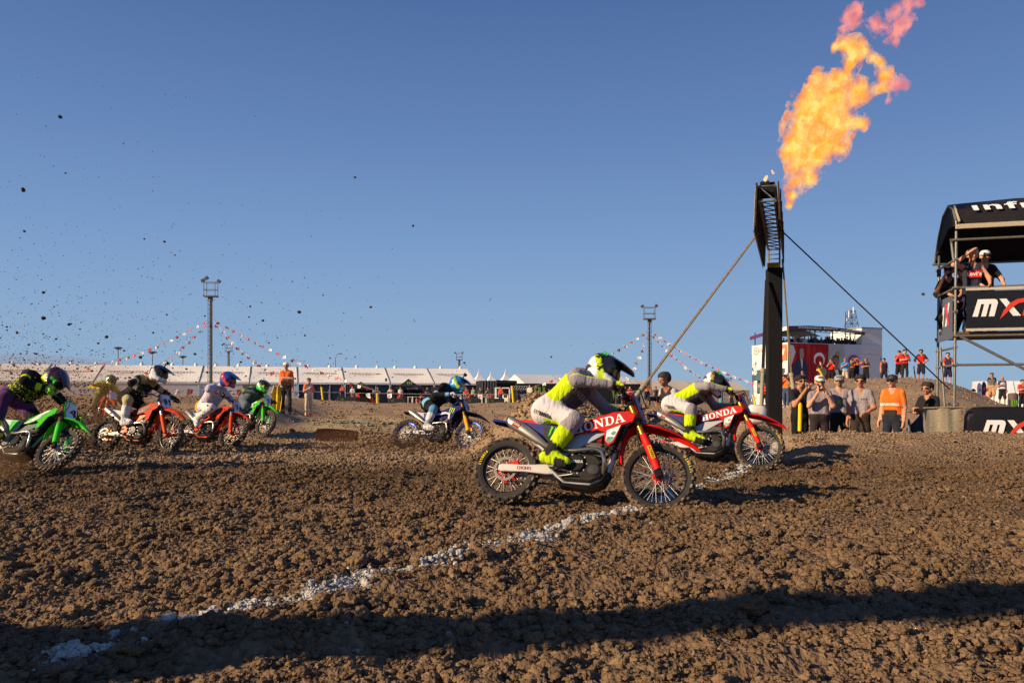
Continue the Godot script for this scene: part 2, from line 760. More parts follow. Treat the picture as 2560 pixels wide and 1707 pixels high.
func build_ground() -> void:
	var m := MB.new()
	m.colored = true
	# strips of ever coarser cells: [from, to, half width at from/to, cell, crumb height]
	for s in [[-14.0, 2.2, 13.0, 0.5, 0.05], [2.0, 6.0, 6.0, 0.035, 0.05], [5.96, 12.0, 10.0, 0.06, 0.05], [11.9, 24.0, 19.0, 0.12, 0.07], [23.8, 72.0, 50.0, 0.4, 0.07], [71.0, 190.0, 130.0, 3.0, 0.1], [188.0, 3000.0, 3000.0, 70.0, 0.0]]:
		var cell: float = s[3]
		var cols := int(2.0 * s[2] / cell) + 1
		var rows := int((s[1] - s[0]) / cell) + 1
		var first := m.v.size()
		var amp: float = s[4]
		for r in rows + 1:
			var d: float = minf(s[0] + r * cell, s[1] + 0.01)
			for q in cols:
				var x: float = -s[2] + q * cell
				var h := lie(x, d)
				if amp > 0.0:
					h += roll(x, d) + nz.get_noise_2d(x * 3.0, d * 3.0) * amp * 0.9
					if cell < 0.1:
						h += absf(nz2.get_noise_2d(x * 9.0, d * 9.0)) * amp * 0.65 + absf(nz2.get_noise_2d(x * 23.0 + 7.0, d * 23.0)) * amp * 0.25
				m.v.append(Vector3(x, h - (0.012 if r == 0 else 0.0), -d))
				m.n.append(Vector3.ZERO)
				var c := soil(x, d)
				if d < 18.0:
					var gap := line_gap(x, d)
					if gap < 0.22:
						var w := 0.12 * (0.75 + 0.8 * nz.get_noise_2d(x * 2.2, d * 2.2)) - gap + nz.get_noise_2d(x * 9.0 + 5.0, d * 9.0) * 0.09
						if w > 0.0:
							c = c.lerp(Color(0.72, 0.7, 0.66), clampf(w * 30.0, 0.0, 0.92))
				m.c.append(c)
		var t := PackedInt32Array()
		for r in rows:
			for q in cols - 1:
				var a := first + r * cols + q
				t.append_array(PackedInt32Array([a, a + 1, a + cols, a + 1, a + cols + 1, a + cols]))
		m.smooth(t, PackedInt32Array(), false)
		if s[0] == 11.9:   # beyond here the land is packed and its grain too fine to see
			structure("ground", m, dirt_mat())
			m = MB.new()
			m.colored = true
	var fm: StandardMaterial3D = dirt_mat().duplicate()
	fm.heightmap_scale = 0.7
	structure("land", m, fm)
	# far hills on the horizon
	for hd in [[900.0, 700.0, 22.0, 380.0, 3]]:
		var hm := MB.new()
		var top := PackedVector3Array()
		for q in 41:
			var u := q / 40.0
			var x: float = hd[1] - hd[3] + u * 2.0 * hd[3]
			var e := sin(u * PI)
			top.append(Vector3(x, -2.0, -hd[0]))
			top.append(Vector3(x, hd[2] * e * (0.65 + 0.5 * nz.get_noise_1d(x * 0.006 + hd[4])), -hd[0] - 60.0))
			top.append(Vector3(x, -2.0, -hd[0] - 260.0))
		hm.grid(top, 3)
		structure("hills", hm, mat(c8(120, 112, 98), 1.0))


func dirt_mat() -> StandardMaterial3D:
	if not mats.has("dirt"):
		var m := StandardMaterial3D.new()
		m.vertex_color_use_as_albedo = true
		m.roughness = 0.95
		m.metallic_specular = 0.2
		m.uv1_triplanar = true
		m.uv1_world_triplanar = true
		m.uv1_scale = Vector3.ONE * 1.3
		m.albedo_texture = ramp_tex(21, 0.045, 0.62, 1.0)
		m.heightmap_enabled = true
		m.heightmap_texture = noise_tex(22, 0.06, 256, 5)
		m.heightmap_scale = 4.0
		mats["dirt"] = m
	return mats["dirt"]


func clod_mesh(seed_: int, sub: int) -> ArrayMesh:
	# a crumbly lump: a cube sphere pushed about by noise
	var f := FastNoiseLite.new()
	f.seed = seed_
	f.frequency = 1.1
	f.fractal_octaves = 3
	var m := MB.new()
	m.colored = true
	var at := {}
	var t := PackedInt32Array()
	for ax in 3:
		for s in [-1.0, 1.0]:
			for a in sub:
				for b in sub:
					var id := PackedInt32Array()
					for w in [[0, 0], [1, 0], [1, 1], [0, 1]]:
						var p := Vector3.ZERO
						p[ax] = s
						p[(ax + 1) % 3] = -1.0 + 2.0 * (a + w[0]) / sub
						p[(ax + 2) % 3] = -1.0 + 2.0 * (b + w[1]) / sub
						var key := p.snapped(Vector3.ONE * 0.01)
						if not at.has(key):
							var u := p.normalized()
							var r := 0.85 + f.get_noise_3dv(u * 1.0) * 0.45 + absf(f.get_noise_3dv(u * 2.7 + Vector3(9, 2, 5))) * 0.42 + f.get_noise_3dv(u * 6.5 + Vector3(1, 7, 3)) * 0.1
							at[key] = m.v.size()
							m.v.append(u * r * Vector3(1.0, 0.8, 0.95))
							m.n.append(Vector3.ZERO)
							m.c.append(Color.WHITE)
						id.append(at[key])
					if s > 0.0:
						t.append_array(PackedInt32Array([id[0], id[1], id[2], id[0], id[2], id[3]]))
					else:
						t.append_array(PackedInt32Array([id[0], id[2], id[1], id[0], id[3], id[2]]))
	m.smooth(t, PackedInt32Array(), false)
	return m.commit()


func scatter(parent: Node3D, called: String, m: Mesh, places: Array, colors: PackedColorArray) -> void:
	# places: flat list of x, y, z, sx, sy, sz, yaw
	var mm := MultiMesh.new()
	mm.transform_format = MultiMesh.TRANSFORM_3D
	mm.use_colors = true
	mm.mesh = m
	var count := colors.size()
	mm.instance_count = count
	var buf := PackedFloat32Array()
	buf.resize(count * 16)
	for k in count:
		var o := k * 7
		var cs := cos(places[o + 6])
		var sn := sin(places[o + 6])
		var w := k * 16
		var sx: float = places[o + 3]
		var sz: float = places[o + 5]
		buf[w] = cs * sx
		buf[w + 2] = sn * sz
		buf[w + 3] = places[o]
		buf[w + 5] = places[o + 4]
		buf[w + 7] = places[o + 1]
		buf[w + 8] = -sn * sx
		buf[w + 10] = cs * sz
		buf[w + 11] = places[o + 2]
		var c := colors[k]
		buf[w + 12] = c.r
		buf[w + 13] = c.g
		buf[w + 14] = c.b
		buf[w + 15] = 1.0
	mm.buffer = buf
	var o := MultiMeshInstance3D.new()
	o.name = called
	o.multimesh = mm
	o.material_override = clod_mat()
	o.set_meta("kind", "stuff")
	parent.add_child(o, true)


func clod_mat() -> StandardMaterial3D:
	if not mats.has("clod"):
		var m: StandardMaterial3D = dirt_mat().duplicate()
		m.uv1_world_triplanar = true
		m.uv1_scale = Vector3.ONE * 3.0
		m.heightmap_scale = 1.2
		mats["clod"] = m
	return mats["clod"]


func build_clods() -> void:
	var kinds := []
	for k in 6:
		kinds.append(clod_mesh(40 + k, 7))
	var places := [[], [], [], [], [], []]
	var tints := []
	var white_places := []
	var white_tints := PackedColorArray()
	for k in 6:
		tints.append(PackedColorArray())
	# [from, to, half width per distance, extra, count, smallest, largest]
	for z in [[2.4, 5.2, 0.7, 0.3, 52000, 0.003, 0.009], [2.4, 4.2, 0.7, 0.3, 26000, 0.007, 0.034], [4.2, 7.5, 0.68, 0.3, 52000, 0.008, 0.034], [7.5, 12.5, 0.67, 0.3, 78000, 0.01, 0.033], [12.5, 20.0, 0.66, 0.5, 60000, 0.013, 0.04], [20.0, 46.0, 0.66, 1.0, 26000, 0.018, 0.055]]:
		for q in int(z[4]):
			var d := sqrt(lerpf(z[0] * z[0], z[1] * z[1], rng.randf()))
			var x: float = rng.randf_range(-1, 1) * (z[2] * d + z[3])
			# crumbs lie in drifts
			if nz.get_noise_2d(x * 1.6 + 50.0, d * 1.6) + rng.randf() * 0.7 < 0.16:
				continue
			var u := pow(rng.randf(), 4.0)
			var s: float = lerpf(z[5], z[6], u)
			if d > 11.8 and x > 3.2 + (14.0 - d) * 0.3 and d < 22.0:   # the berm is packed and fine
				if rng.randf() < 0.35:
					continue
				s *= 0.62
			s *= clampf(0.95 + 0.9 * nz2.get_noise_2d(x * 0.9 + 20.0, d * 0.9), 0.5, 1.4)   # coarse and fine patches
			if rng.randf() < 0.006:
				s *= 1.7
			var h := lie(x, d) + roll(x, d) + nz.get_noise_2d(x * 3.0, d * 3.0) * 0.045 + 0.012
			var c := soil(x, d) * rng.randf_range(0.72, 1.15)
			var k := rng.randi() % 6
			var rec := [x, h + s * rng.randf_range(0.0, 0.55), -d, s * rng.randf_range(0.75, 1.25), s * rng.randf_range(0.7, 1.1), s * rng.randf_range(0.75, 1.25), rng.randf() * TAU]
			if d < 18.0:
				var gap := line_gap(x, d)
				if gap < 0.2 and rng.randf() < 1.0 * exp(-pow(gap / 0.08, 2.0)) * clampf(1.0 + 1.3 * nz.get_noise_2d(x * 2.2, d * 2.2), 0.3, 1.0):
					var g := rng.randf_range(0.5, 0.78)
					rec[1] += 0.01
					for e in [3, 4, 5]:
						rec[e] *= 0.78
					white_places.append_array(rec)
					white_tints.append(Color(g, g * 0.98, g * 0.95))
					continue
			if rng.randf() < 0.004:
				c = Color(0.42, 0.38, 0.33)
			places[k].append_array(rec)
			tints[k].append(c)
	var root := Node3D.new()
	root.name = "loose_dirt"
	root.set_meta("kind", "stuff")
	add_child(root)
	for k in 6:
		scatter(root, "clods", kinds[k], places[k], tints[k])
	var line := Node3D.new()
	line.name = "lime_line"
	line.set_meta("kind", "stuff")
	add_child(line)
	tag(line, "broken white lime line across the ploughed dirt", "line")
	scatter(line, "limed_clods", kinds[1], white_places, white_tints)


# ---------------------------------------------------------------- tents, masts, bunting
func frame_to(a: Vector3, b: Vector3) -> Basis:   # x along a-b on the level, y up
	var u := Vector3(b.x - a.x, 0, b.z - a.z).normalized()
	return Basis(u, Vector3.UP, u.cross(Vector3.UP))


func canvas_mat(c: Color, amount := 0.12) -> StandardMaterial3D:
	return grimy(c, 0.75, amount, 0.35)


func build_background() -> void:
	build_marquee()
	# pop-up canopies in front of the marquee
	popup_tent(on_ground(1021, 84.0), 3.0, 1.75, 0.95, "black peaked canopy with green emblem beside the open end of the long marquee", true)
	popup_tent(on_ground(902, 86.0), 2.6, 1.75, 0.6, "smaller black canopy with open dark front in front of the marquee", false)
	# pointed white tents
	for a in [[1197.0, 4.45, "tallest white pointed tent just past the end of the marquee"], [1227.0, 4.1, "middle white pointed tent behind the black trailer"], [1264.0, 4.45, "white pointed tent beside the gabled white hall"]]:
		pagoda(on_ground(a[0], 104.0), a[1], a[2])
	gable_tent(Vector3(0.3, lie(0.3, 100.0), -98.0), Vector3(14.5, lie(14.0, 104.0), -106.0), 7.0, 1.95, 3.6, 3, "white gabled hall tent behind the long black trailer", c8(232, 232, 230))
	gable_tent(Vector3(14.0, lie(14.0, 120.0), -116.0), Vector3(34.0, lie(30.0, 130.0), -122.0), 8.0, 1.9, 3.3, 5, "low beige tent row left of the white building", c8(205, 192, 172))
	gable_tent(on_ground(2432, 96.0), on_ground(2640, 92.0), 8.0, 1.7, 3.0, 4, "white tent row beyond the dirt hill under the scaffold", c8(236, 236, 236))
	black_trailer()
	white_cart()
	# masts
	light_mast(526.0, 75.0, 12.2, 0.13, 1.05, 3, "tallest lattice-caged floodlight mast rising behind the riders")
	light_mast(1624.0, 90.0, 11.6, 0.12, 1.2, 1, "floodlight mast with ladder between the two red bike riders")
	light_mast(571.0, 150.0, 11.6, 0.2, 1.1, 2, "small far floodlight mast just right of the tallest mast")
	light_mast(1148.0, 165.0, 10.8, 0.2, 1.15, 2, "small far floodlight mast above the end of the marquee")
	for a in [[294.0, 128.0, 869.0, "far thin lamp post with flat head, nearest the edge of the picture on the left"], [380.0, 134.0, 880.0, "far thin lamp post with flat head under the bunting"], [456.0, 140.0, 891.0, "shortest far lamp post with flat head beside the tall mast"]]:
		lamp_post(a[0], a[1], a[2], a[3], false)
	lamp_post(838.0, 120.0, 884.0, "curved street lamp rising alone above the marquee roof", true)
	# bunting: from mast to stay
	for a in [[520.0, 799.0, 75.0, 205.0, 921.0, 66.0, 17, "upper bunting string sloping left from the tallest mast"], [522.0, 803.0, 75.0, 334.0, 946.0, 64.0, 12, "steeper bunting string sloping left from the tallest mast"],
			[534.0, 799.0, 75.0, 950.0, 980.0, 72.0, 22, "long bunting string sloping right from the tallest mast"], [533.0, 803.0, 75.0, 690.0, 935.0, 66.0, 11, "steeper bunting string sloping right from the tallest mast"],
			[1620.0, 829.0, 90.0, 1310.0, 975.0, 80.0, 18, "bunting string sloping left behind the front rider's helmet"], [1621.0, 832.0, 90.0, 1556.0, 962.0, 80.0, 9, "nearly upright bunting string beside the second mast"],
			[1629.0, 829.0, 90.0, 1905.0, 965.0, 82.0, 20, "long bunting string sloping towards the white building"], [1628.0, 832.0, 90.0, 1785.0, 962.0, 80.0, 13, "steeper bunting string ending above the second red rider"]]:
		bunting(pix(a[0], a[1], a[2]), pix(a[3], a[4], a[5]), a[6], a[7])
	flag_fence()
	# feather flags and the drum by the far tents
	for a in [[2430.0, 972.0, 60.0, c8(40, 42, 66), "short dark feather flag, first of the row by the far tents"], [2445.0, 957.0, 62.0, c8(228, 230, 236), "white feather flag in front of the far tents"], [2456.0, 954.0, 60.0, c8(48, 44, 70), "tall dark feather flag with pink print by the far tents"], [2553.0, 965.0, 52.0, c8(52, 48, 72), "dark feather flag near the right edge, beyond the drum"]]:
		feather_flag(a[0], a[1], a[2], a[3], a[4])
	var dr := thing("advertising_drum", "tall grey inflatable drum with green emblem on the hillside", "inflatable", on_ground(2534, 50.0) + Vector3(0, -0.2, 0))
	var m := MB.new()
	m.lathe(Transform3D(), [[0.0, -0.3], [0.29, -0.3], [0.29, 1.05], [0.26, 1.12], [0.2, 1.16], [0.0, 1.17]], 20)
	part(dr, "drum", m, mat(c8(92, 84, 82), 0.6))
	claw_mark(dr, 0.42, Transform3D(Basis(), Vector3(-0.08, 0.5, 0.293)))
	var rs := thing("round_sign", "round red and white sign standing among the feather flags", "sign", on_ground(2471, 62.0))
	m = MB.new()
	m.paint(lin(190, 50, 60))
	m.lathe(Transform3D(Basis(Vector3.RIGHT, PI / 2), Vector3(0, 0.75, 0)), [[0.0, -0.02], [0.42, -0.02], [0.42, 0.02], [0.0, 0.02]], 24)
	m.paint(lin(226, 226, 230))
	m.lathe(Transform3D(Basis(Vector3.RIGHT, PI / 2), Vector3(0.04, 0.7, 0.02)), [[0.0, 0.0], [0.22, 0.0], [0.22, 0.004], [0.0, 0.004]], 20)
	part(rs, "face", m, vc_mat(0.6))
	m = MB.new()
	m.tube([Vector3(0, -0.2, -0.04), Vector3(0, 0.8, -0.04)], 0.03, 6)
	part(rs, "post", m, mat(c8(90, 90, 95), 0.5))
	# trees far off
	for a in [[2394.0, 150.0, 3.2, "far round tree beyond the scaffold posts"], [1820.0, 170.0, 5.4, "far bushy tree above the beige tents"], [2548.0, 160.0, 3.6, "far low tree above the white tents at the right"]]:
		far_tree(on_ground(a[0], a[1]), a[2], a[3])


func far_tree(at: Vector3, tall: float, label: String) -> void:
	var t := thing("tree", label, "tree", at, Basis(), "far trees")
	var m := MB.new()
	m.tube([Vector3(0, -0.3, 0), Vector3(0.1, tall * 0.6, 0)], [0.18, 0.07], 6)
	part(t, "trunk", m, mat(c8(84, 68, 52), 0.9))
	m = MB.new()
	for k in 420:
		var a := rng.randf() * TAU
		var y := rng.randf_range(0.25, 1.0)
		var r := tall * 0.4 * sqrt(rng.randf()) * (0.45 + sin(y * PI) * 0.6)
		var p := Vector3(cos(a) * r, y * tall, sin(a) * r)
		var u := Vector3(rng.randf_range(-1, 1), rng.randf_range(-1, 1), rng.randf_range(-1, 1)).normalized() * 0.16
		var w := u.cross(Vector3(rng.randf(), rng.randf(), 0.3)).normalized() * 0.14
		m.quad(p - u, p - w, p + u, p + w)
	part(t, "crown", m, mat(c8(86, 98, 70), 0.9))


func build_marquee() -> void:
	var e := Vector3(-5.43, 0.0, -97.0)
	var along := Vector3(-0.96, 0, 0.28)
	var base := e + along * 60.0
	base.y = 0.95
	var b := Basis(-along, Vector3.UP, (-along).cross(Vector3.UP))   # x towards the right end, z to the camera
	var t := thing("marquee", "long white marquee with printed roof panels running behind the riders", "tent", base, b)
	var white := canvas_mat(c8(246, 242, 234), 0.12)
	var wall := canvas_mat(c8(222, 218, 214), 0.12)
	var ridge := 3.85
	var eave := 2.0
	var half := 5.0
	var grey := mat(c8(120, 118, 114), 0.5)
	var dark := mat(c8(44, 52, 74), 0.25)
	var ink := mat(c8(70, 66, 64), 0.8)
	var rust := mat(c8(180, 96, 74), 0.8)
	for k in 12:
		var x0 := k * 5.0
		var m := MB.new()
		var pts := PackedVector3Array()
		for r in 7:
			var s := r / 6.0
			for q in 7:
				var u := q / 6.0
				var sag := 0.1 * sin(PI * u) * sin(PI * s) + 0.02 * nz.get_noise_2d(k * 7.0 + u * 3.0, s * 3.0)
				pts.append(Vector3(x0 + 0.05 + u * 4.9, lerpf(ridge, eave, s) - sag, half * s))
		m.grid(pts, 7)
		part(t, "roof_panel", m, white)
		# valance along the eave
		m = MB.new()
		m.bx(Vector3(x0 + 2.5, eave - 0.1, half + 0.03), Vector3(4.9, 0.2, 0.03))
		part(t, "valance", m, white)
		m = MB.new()
		m.tube([Vector3(x0, 0, half), Vector3(x0, eave, half), Vector3(x0, ridge + 0.03, 0)], 0.055, 6)
		part(t, "frame", m, grey)
		var open := k >= 8
		m = MB.new()
		if open:
			m.bx(Vector3(x0 + 2.5, 0.65, half - 0.06), Vector3(4.8, 2.3, 0.05))
			part(t, "window", m, dark)
			for q in 2:
				m = MB.new()
				m.bx(Vector3(x0 + 1.6 + q * 1.8, 0.9, half - 0.02), Vector3(0.07, 1.8, 0.05))
				part(t, "mullion", m, wall)
		else:
			m.bx(Vector3(x0 + 2.5, 0.65, half - 0.04), Vector3(4.85, 2.3, 0.05))
			part(t, "wall_panel", m, wall)
		text(t, "sakıpaghanet", 0.3, ink, Transform3D(Basis(Vector3.RIGHT, -1.22), Vector3(x0 + 2.5, lerpf(ridge, eave, 0.42) + 0.06, half * 0.42)), "lettering", true, true, 0.01, 1.25)
		text(t, "tent structures", 0.13, rust, Transform3D(Basis(Vector3.RIGHT, -1.22), Vector3(x0 + 2.5, lerpf(ridge, eave, 0.57) + 0.06, half * 0.57)), "lettering", false, false, 0.01, 1.2)
		for q in 2:
			m = MB.new()
			var o := Vector3(x0 + 1.3 + q * 2.4 + (0.5 if k % 2 else 0.0), ridge, -0.3)
			m.lathe(Transform3D(Basis(), o), [[0.2, -0.1], [0.2, 0.14], [0.1, 0.3], [0.0, 0.36]], 8)
			part(t, "vent_cap", m, white)
	# a doorway in the third wall from the tall mast
	for a in [[43.0, 1.3], [29.4, 1.1]]:
		var m := MB.new()
		m.bx(Vector3(a[0] - 8.0, 0.85, half + 0.0), Vector3(a[1], 1.7, 0.06))
		part(t, "door", m, mat(c8(116, 104, 88), 0.7))
	var m := MB.new()
	m.quad(Vector3(0, ridge, -0.02), Vector3(60, ridge, -0.02), Vector3(60, eave, -half), Vector3(0, eave, -half))
	part(t, "rear_roof", m, white)
	m = MB.new()
	m.prism(poly([-half, 0, half, 0, half, eave, 0, ridge, -half, eave]), 0.0, 0.05, Transform3D(Basis(Vector3.UP, PI / 2), Vector3(60.0, 0, 0)))
	part(t, "gable", m, wall)


func popup_tent(at: Vector3, w: float, eave: float, rise: float, label: String, sign_: bool) -> void:
	var t := thing("canopy_tent", label, "tent", at, yawed(8.0), "black canopy tents")
	var m := MB.new()
	var h := w * 0.5
	var top := Vector3(0, eave + rise, 0)
	var cs := [Vector3(-h, eave, h), Vector3(h, eave, h), Vector3(h, eave, -h), Vector3(-h, eave, -h)]
	for k in 4:
		var a: Vector3 = cs[k]
		var b: Vector3 = cs[(k + 1) % 4]
		var pts := PackedVector3Array()
		for r in 5:
			var s := r / 4.0
			for q in 5:
				pts.append(top.lerp(a.lerp(b, q / 4.0), s) - Vector3(0, 0.12 * sin(PI * s), 0))
		m.grid(pts, 5)
		m.quad(a, b, b - Vector3(0, 0.26, 0), a - Vector3(0, 0.26, 0))
	part(t, "canopy", m, mat(c8(48, 46, 46), 0.7))
	for k in 4:
		m = MB.new()
		m.tube([cs[k], Vector3(cs[k].x, -0.2, cs[k].z)], 0.035, 5)
		part(t, "leg", m, mat(c8(60, 60, 62), 0.5))
	m = MB.new()
	m.quad(Vector3(-h, 0, -h), Vector3(h, 0, -h), Vector3(h, eave, -h), Vector3(-h, eave, -h))
	part(t, "back_wall", m, mat(c8(34, 34, 36), 0.8))
	if sign_:
		claw_mark(t, 0.62, Transform3D(Basis(Vector3.RIGHT, -0.9), Vector3(0.1, eave + rise * 0.42, h * 0.62)), c8(130, 180, 50))
		text(t, "MONSTER", 0.17, mat(c8(200, 200, 200), 0.6), Transform3D(Basis(), Vector3(0.35, eave - 0.12, h + 0.02)), "lettering", true, true)
	else:
		claw_mark(t, 0.34, Transform3D(Basis(Vector3.RIGHT, -0.9), Vector3(0.1, eave + rise * 0.42, h * 0.62)), c8(110, 160, 50))


func pagoda(at: Vector3, tall: float, label: String) -> void:
	var t := thing("pointed_tent", label, "tent", at, yawed(20.0), "white pointed tents")
	var m := MB.new()
	var rr := []
	for k in 8:
		var s := k / 7.0
		var h := lerpf(1.5, 0.04, 1.0 - pow(1.0 - s, 2.2))
		var y := lerpf(2.3, tall, s)
		rr.append(PackedVector3Array([Vector3(-h, y, h), Vector3(h, y, h), Vector3(h, y, -h), Vector3(-h, y, -h)]))
	for k in 7:
		for q in 4:
			m.quad(rr[k][q], rr[k][(q + 1) % 4], rr[k + 1][(q + 1) % 4], rr[k + 1][q])
	part(t, "roof", m, canvas_mat(c8(232, 232, 232)))
	m = MB.new()
	m.bx(Vector3(0, 1.0, 0), Vector3(2.9, 2.6, 2.9))
	part(t, "wall", m, canvas_mat(c8(222, 222, 224)))


func gable_tent(a: Vector3, e: Vector3, w: float, eave: float, ridge: float, bays: int, label: String, c: Color) -> void:
	var t := thing("hall_tent", label, "tent", a, frame_to(a, e), "")
	var l := Vector3(e.x - a.x, 0, e.z - a.z).length()
	var h := w * 0.5
	var stuff := canvas_mat(c)
	for k in bays:
		for s in [1.0, -1.0]:
			var m := MB.new()
			var x0 := l * k / bays + 0.03
			var x1 := l * (k + 1) / bays - 0.03
			var pts := PackedVector3Array()
			for r in 5:
				for q in 5:
					pts.append(Vector3(lerpf(x0, x1, q / 4.0), lerpf(ridge, eave, r / 4.0) - 0.08 * sin(PI * r / 4.0) * sin(PI * q / 4.0), s * h * r / 4.0))
			m.grid(pts, 5)
			part(t, "roof_panel", m, stuff)
		var m := MB.new()
		m.bx(Vector3(l * (k + 0.5) / bays, eave * 0.5 - 0.4, h - 0.03), Vector3(l / bays - 0.08, eave + 0.8, 0.05))
		part(t, "wall_panel", m, stuff)
	for x in [0.0, l - 0.06]:
		var m := MB.new()
		m.prism(poly([-h, -0.4, h, -0.4, h, eave, 0, ridge, -h, eave]), 0.0, 0.06, Transform3D(Basis(Vector3.UP, PI / 2), Vector3(x, 0, 0)))
		part(t, "gable", m, stuff)


func black_trailer() -> void:
	var a := Vector3(0.55, lie(1.0, 84.0) - 0.1, -84.0)
	var e := Vector3(14.2, 0, -87.0)
	var t := thing("display_trailer", "long black exhibition trailer with green emblems beyond the dirt mound", "trailer", a, frame_to(a, e))
	var body := mat(c8(40, 40, 43), 0.45)
	for k in 4:
		var m := MB.new()
		m.bx(Vector3(1.7 + 3.45 * k, 1.15, -1.3), Vector3(3.42, 2.3, 2.6), 0.04)
		part(t, "body_panel", m, body)
	var m := MB.new()
	m.bx(Vector3(6.9, -0.2, -1.2), Vector3(13.2, 0.5, 2.2))
	part(t, "chassis", m, mat(c8(26, 26, 28), 0.7))
	for x in [2.4, 11.1]:
		claw_mark(t, 1.5, Transform3D(Basis(), Vector3(x, 1.2, 0.01)), c8(110, 165, 50))
		text(t, "MONSTER", 0.42, mat(c8(190, 190, 188), 0.6), Transform3D(Basis(), Vector3(x + 2.4, 1.45, 0.012)), "lettering", true, true, 0.01)
		text(t, "ENERGY", 0.2, mat(c8(110, 165, 50), 0.6), Transform3D(Basis(), Vector3(x + 2.4, 1.0, 0.012)), "lettering", true, false, 0.01)
	# the stage front beside it, with upright grey panels
	var s := thing("black_stage", "black stage front with upright grey panels beside the trailer", "stage", Vector3(-3.35, lie(-2.0, 84.0) - 0.1, -84.5), frame_to(a, e))
	m = MB.new()
	m.bx(Vector3(1.9, 1.3, -1.5), Vector3(3.7, 2.6, 3.0))
	part(s, "stage_box", m, mat(c8(34, 35, 38), 0.6))
	for k in 6:
		m = MB.new()
		m.bx(Vector3(0.2 + 0.3 * k, 1.3, 0.06), Vector3(0.17, 2.5, 0.1))
		part(s, "panel", m, mat(c8(96, 99, 102), 0.5))
	m = MB.new()
	m.tube([Vector3(1.7, 2.4, 0.1), Vector3(3.9, 2.35, 0.1)], 0.28, 10)
	part(s, "roller", m, mat(c8(38, 38, 42), 0.5))


func white_cart() -> void:
	var t := thing("utility_cart", "small white roofed utility cart parked beside the black stage", "cart", on_ground(1238, 79.0), yawed(-4.0))
	var w := mat(c8(226, 226, 224), 0.4)
	var m := MB.new()
	m.box(Transform3D(Basis(), Vector3(0.7, 1.62, -0.5)), Vector3(1.5, 0.12, 1.2), 0.05)
	part(t, "roof", m, w)
	for x in [0.0, 1.4]:
		for z in [-1.0, 0.0]:
			m = MB.new()
			m.bx(Vector3(x, 1.0, z), Vector3(0.09, 1.3, 0.09))
			part(t, "pillar", m, w)
	m = MB.new()
	m.box(Transform3D(Basis(), Vector3(0.7, 0.42, -0.5)), Vector3(1.5, 0.5, 1.2), 0.06)
	part(t, "body", m, w)
	m = MB.new()
	m.bx(Vector3(0.7, 1.1, -1.05), Vector3(1.3, 0.85, 0.03))
	part(t, "windscreen", m, mat(c8(60, 66, 72), 0.2))
	for x in [0.25, 1.15]:
		m = MB.new()
		m.lathe(Transform3D(Basis(Vector3.RIGHT, PI / 2), Vector3(x, 0.12, 0.1)), [[0.0, -0.08], [0.22, -0.08], [0.22, 0.08], [0.0, 0.08]], 14)
		part(t, "wheel", m, mat(c8(30, 30, 30), 0.8))
	# a length of stage truss behind it
	var tr := thing("truss_span", "low silver truss span linking the cart's corner to the trailer", "truss", on_ground(1276, 81.0))
	m = MB.new()
	for y in [1.5, 1.85]:
		m.tube([Vector3(0, y, 0), Vector3(1.75, y, 0)], 0.03, 5)
	for k in 7:
		m.tube([Vector3(k * 0.25, 1.5, 0), Vector3(k * 0.25 + 0.25, 1.85, 0)], 0.018, 4)
	part(tr, "beam", m, mat(c8(170, 172, 175), 0.4, 0.6))
	for x in [0.05, 1.7]:
		m = MB.new()
		m.tube([Vector3(x, -0.2, 0), Vector3(x, 1.85, 0)], 0.035, 5)
		part(tr, "leg", m, mat(c8(170, 172, 175), 0.4, 0.6))


func light_mast(px: float, d: float, top: float, r: float, w: float, lamps: int, label: String) -> void:
	var at := on_ground(px, d)
	var t := thing("light_mast", label, "mast", at, Basis(), "floodlight masts")
	var steel := grimy(c8(128, 130, 130), 0.5, 0.25, 1.0, 0.4)
	var H := top - at.y
	var deck := H - 1.5
	var m := MB.new()
	m.tube([Vector3(0, -0.5, 0), Vector3(0, deck, 0)], [r * 1.15, r * 0.85], 10)
	part(t, "pole", m, steel)
	# ladder cage beside the pole
	var cage := MB.new()
	for s in [-0.2, 0.2]:
		cage.tube([Vector3(s, 0.5, 0.16), Vector3(s, deck, 0.16)], 0.03, 4)
	part(t, "ladder_rail", cage, steel)
	var rungs := MB.new()
	for k in int(deck / 0.42):
		rungs.tube([Vector3(-0.27 if k % 3 == 0 else -0.2, 0.6 + k * 0.42, 0.16), Vector3(0.27 if k % 3 == 0 else 0.2, 0.6 + k * 0.42, 0.16)], 0.02, 4)
	part(t, "rungs", rungs, steel)
	m = MB.new()
	m.bx(Vector3(0, deck + 0.05, 0), Vector3(w + 0.15, 0.12, w * 0.8))
	m.tube([Vector3(0, deck - 0.4, 0), Vector3(0, deck, 0)], 0.22, 8)
	part(t, "platform", m, steel)
	m = MB.new()
	var h := w * 0.5
	for x in [-h, h]:
		for z in [-w * 0.35, w * 0.35]:
			m.tube([Vector3(x, deck + 0.1, z), Vector3(x, deck + 1.35, z)], 0.035, 5)
	for y in [0.65, 1.33]:
		for z in [-w * 0.35, w * 0.35]:
			m.tube([Vector3(-h, deck + y, z), Vector3(h, deck + y, z)], 0.03, 5)
		for x in [-h, h]:
			m.tube([Vector3(x, deck + y, -w * 0.35), Vector3(x, deck + y, w * 0.35)], 0.03, 5)
	part(t, "railing", m, steel)
	var spots := [[-h - 0.1, 1.5], [-h + 0.25, 1.72], [h + 0.35, 1.42]] if lamps == 3 else [[-h - 0.25, 1.45], [h + 0.12, 1.5]]
	for s in spots:
		m = MB.new()
		m.box(Transform3D(Basis(Vector3(0, 0, 1), 0.5 * signf(-s[0])), Vector3(s[0], deck + s[1], 0.3)), Vector3(0.36, 0.3, 0.16), 0.03)
		part(t, "floodlight", m, mat(c8(84, 84, 86), 0.4))


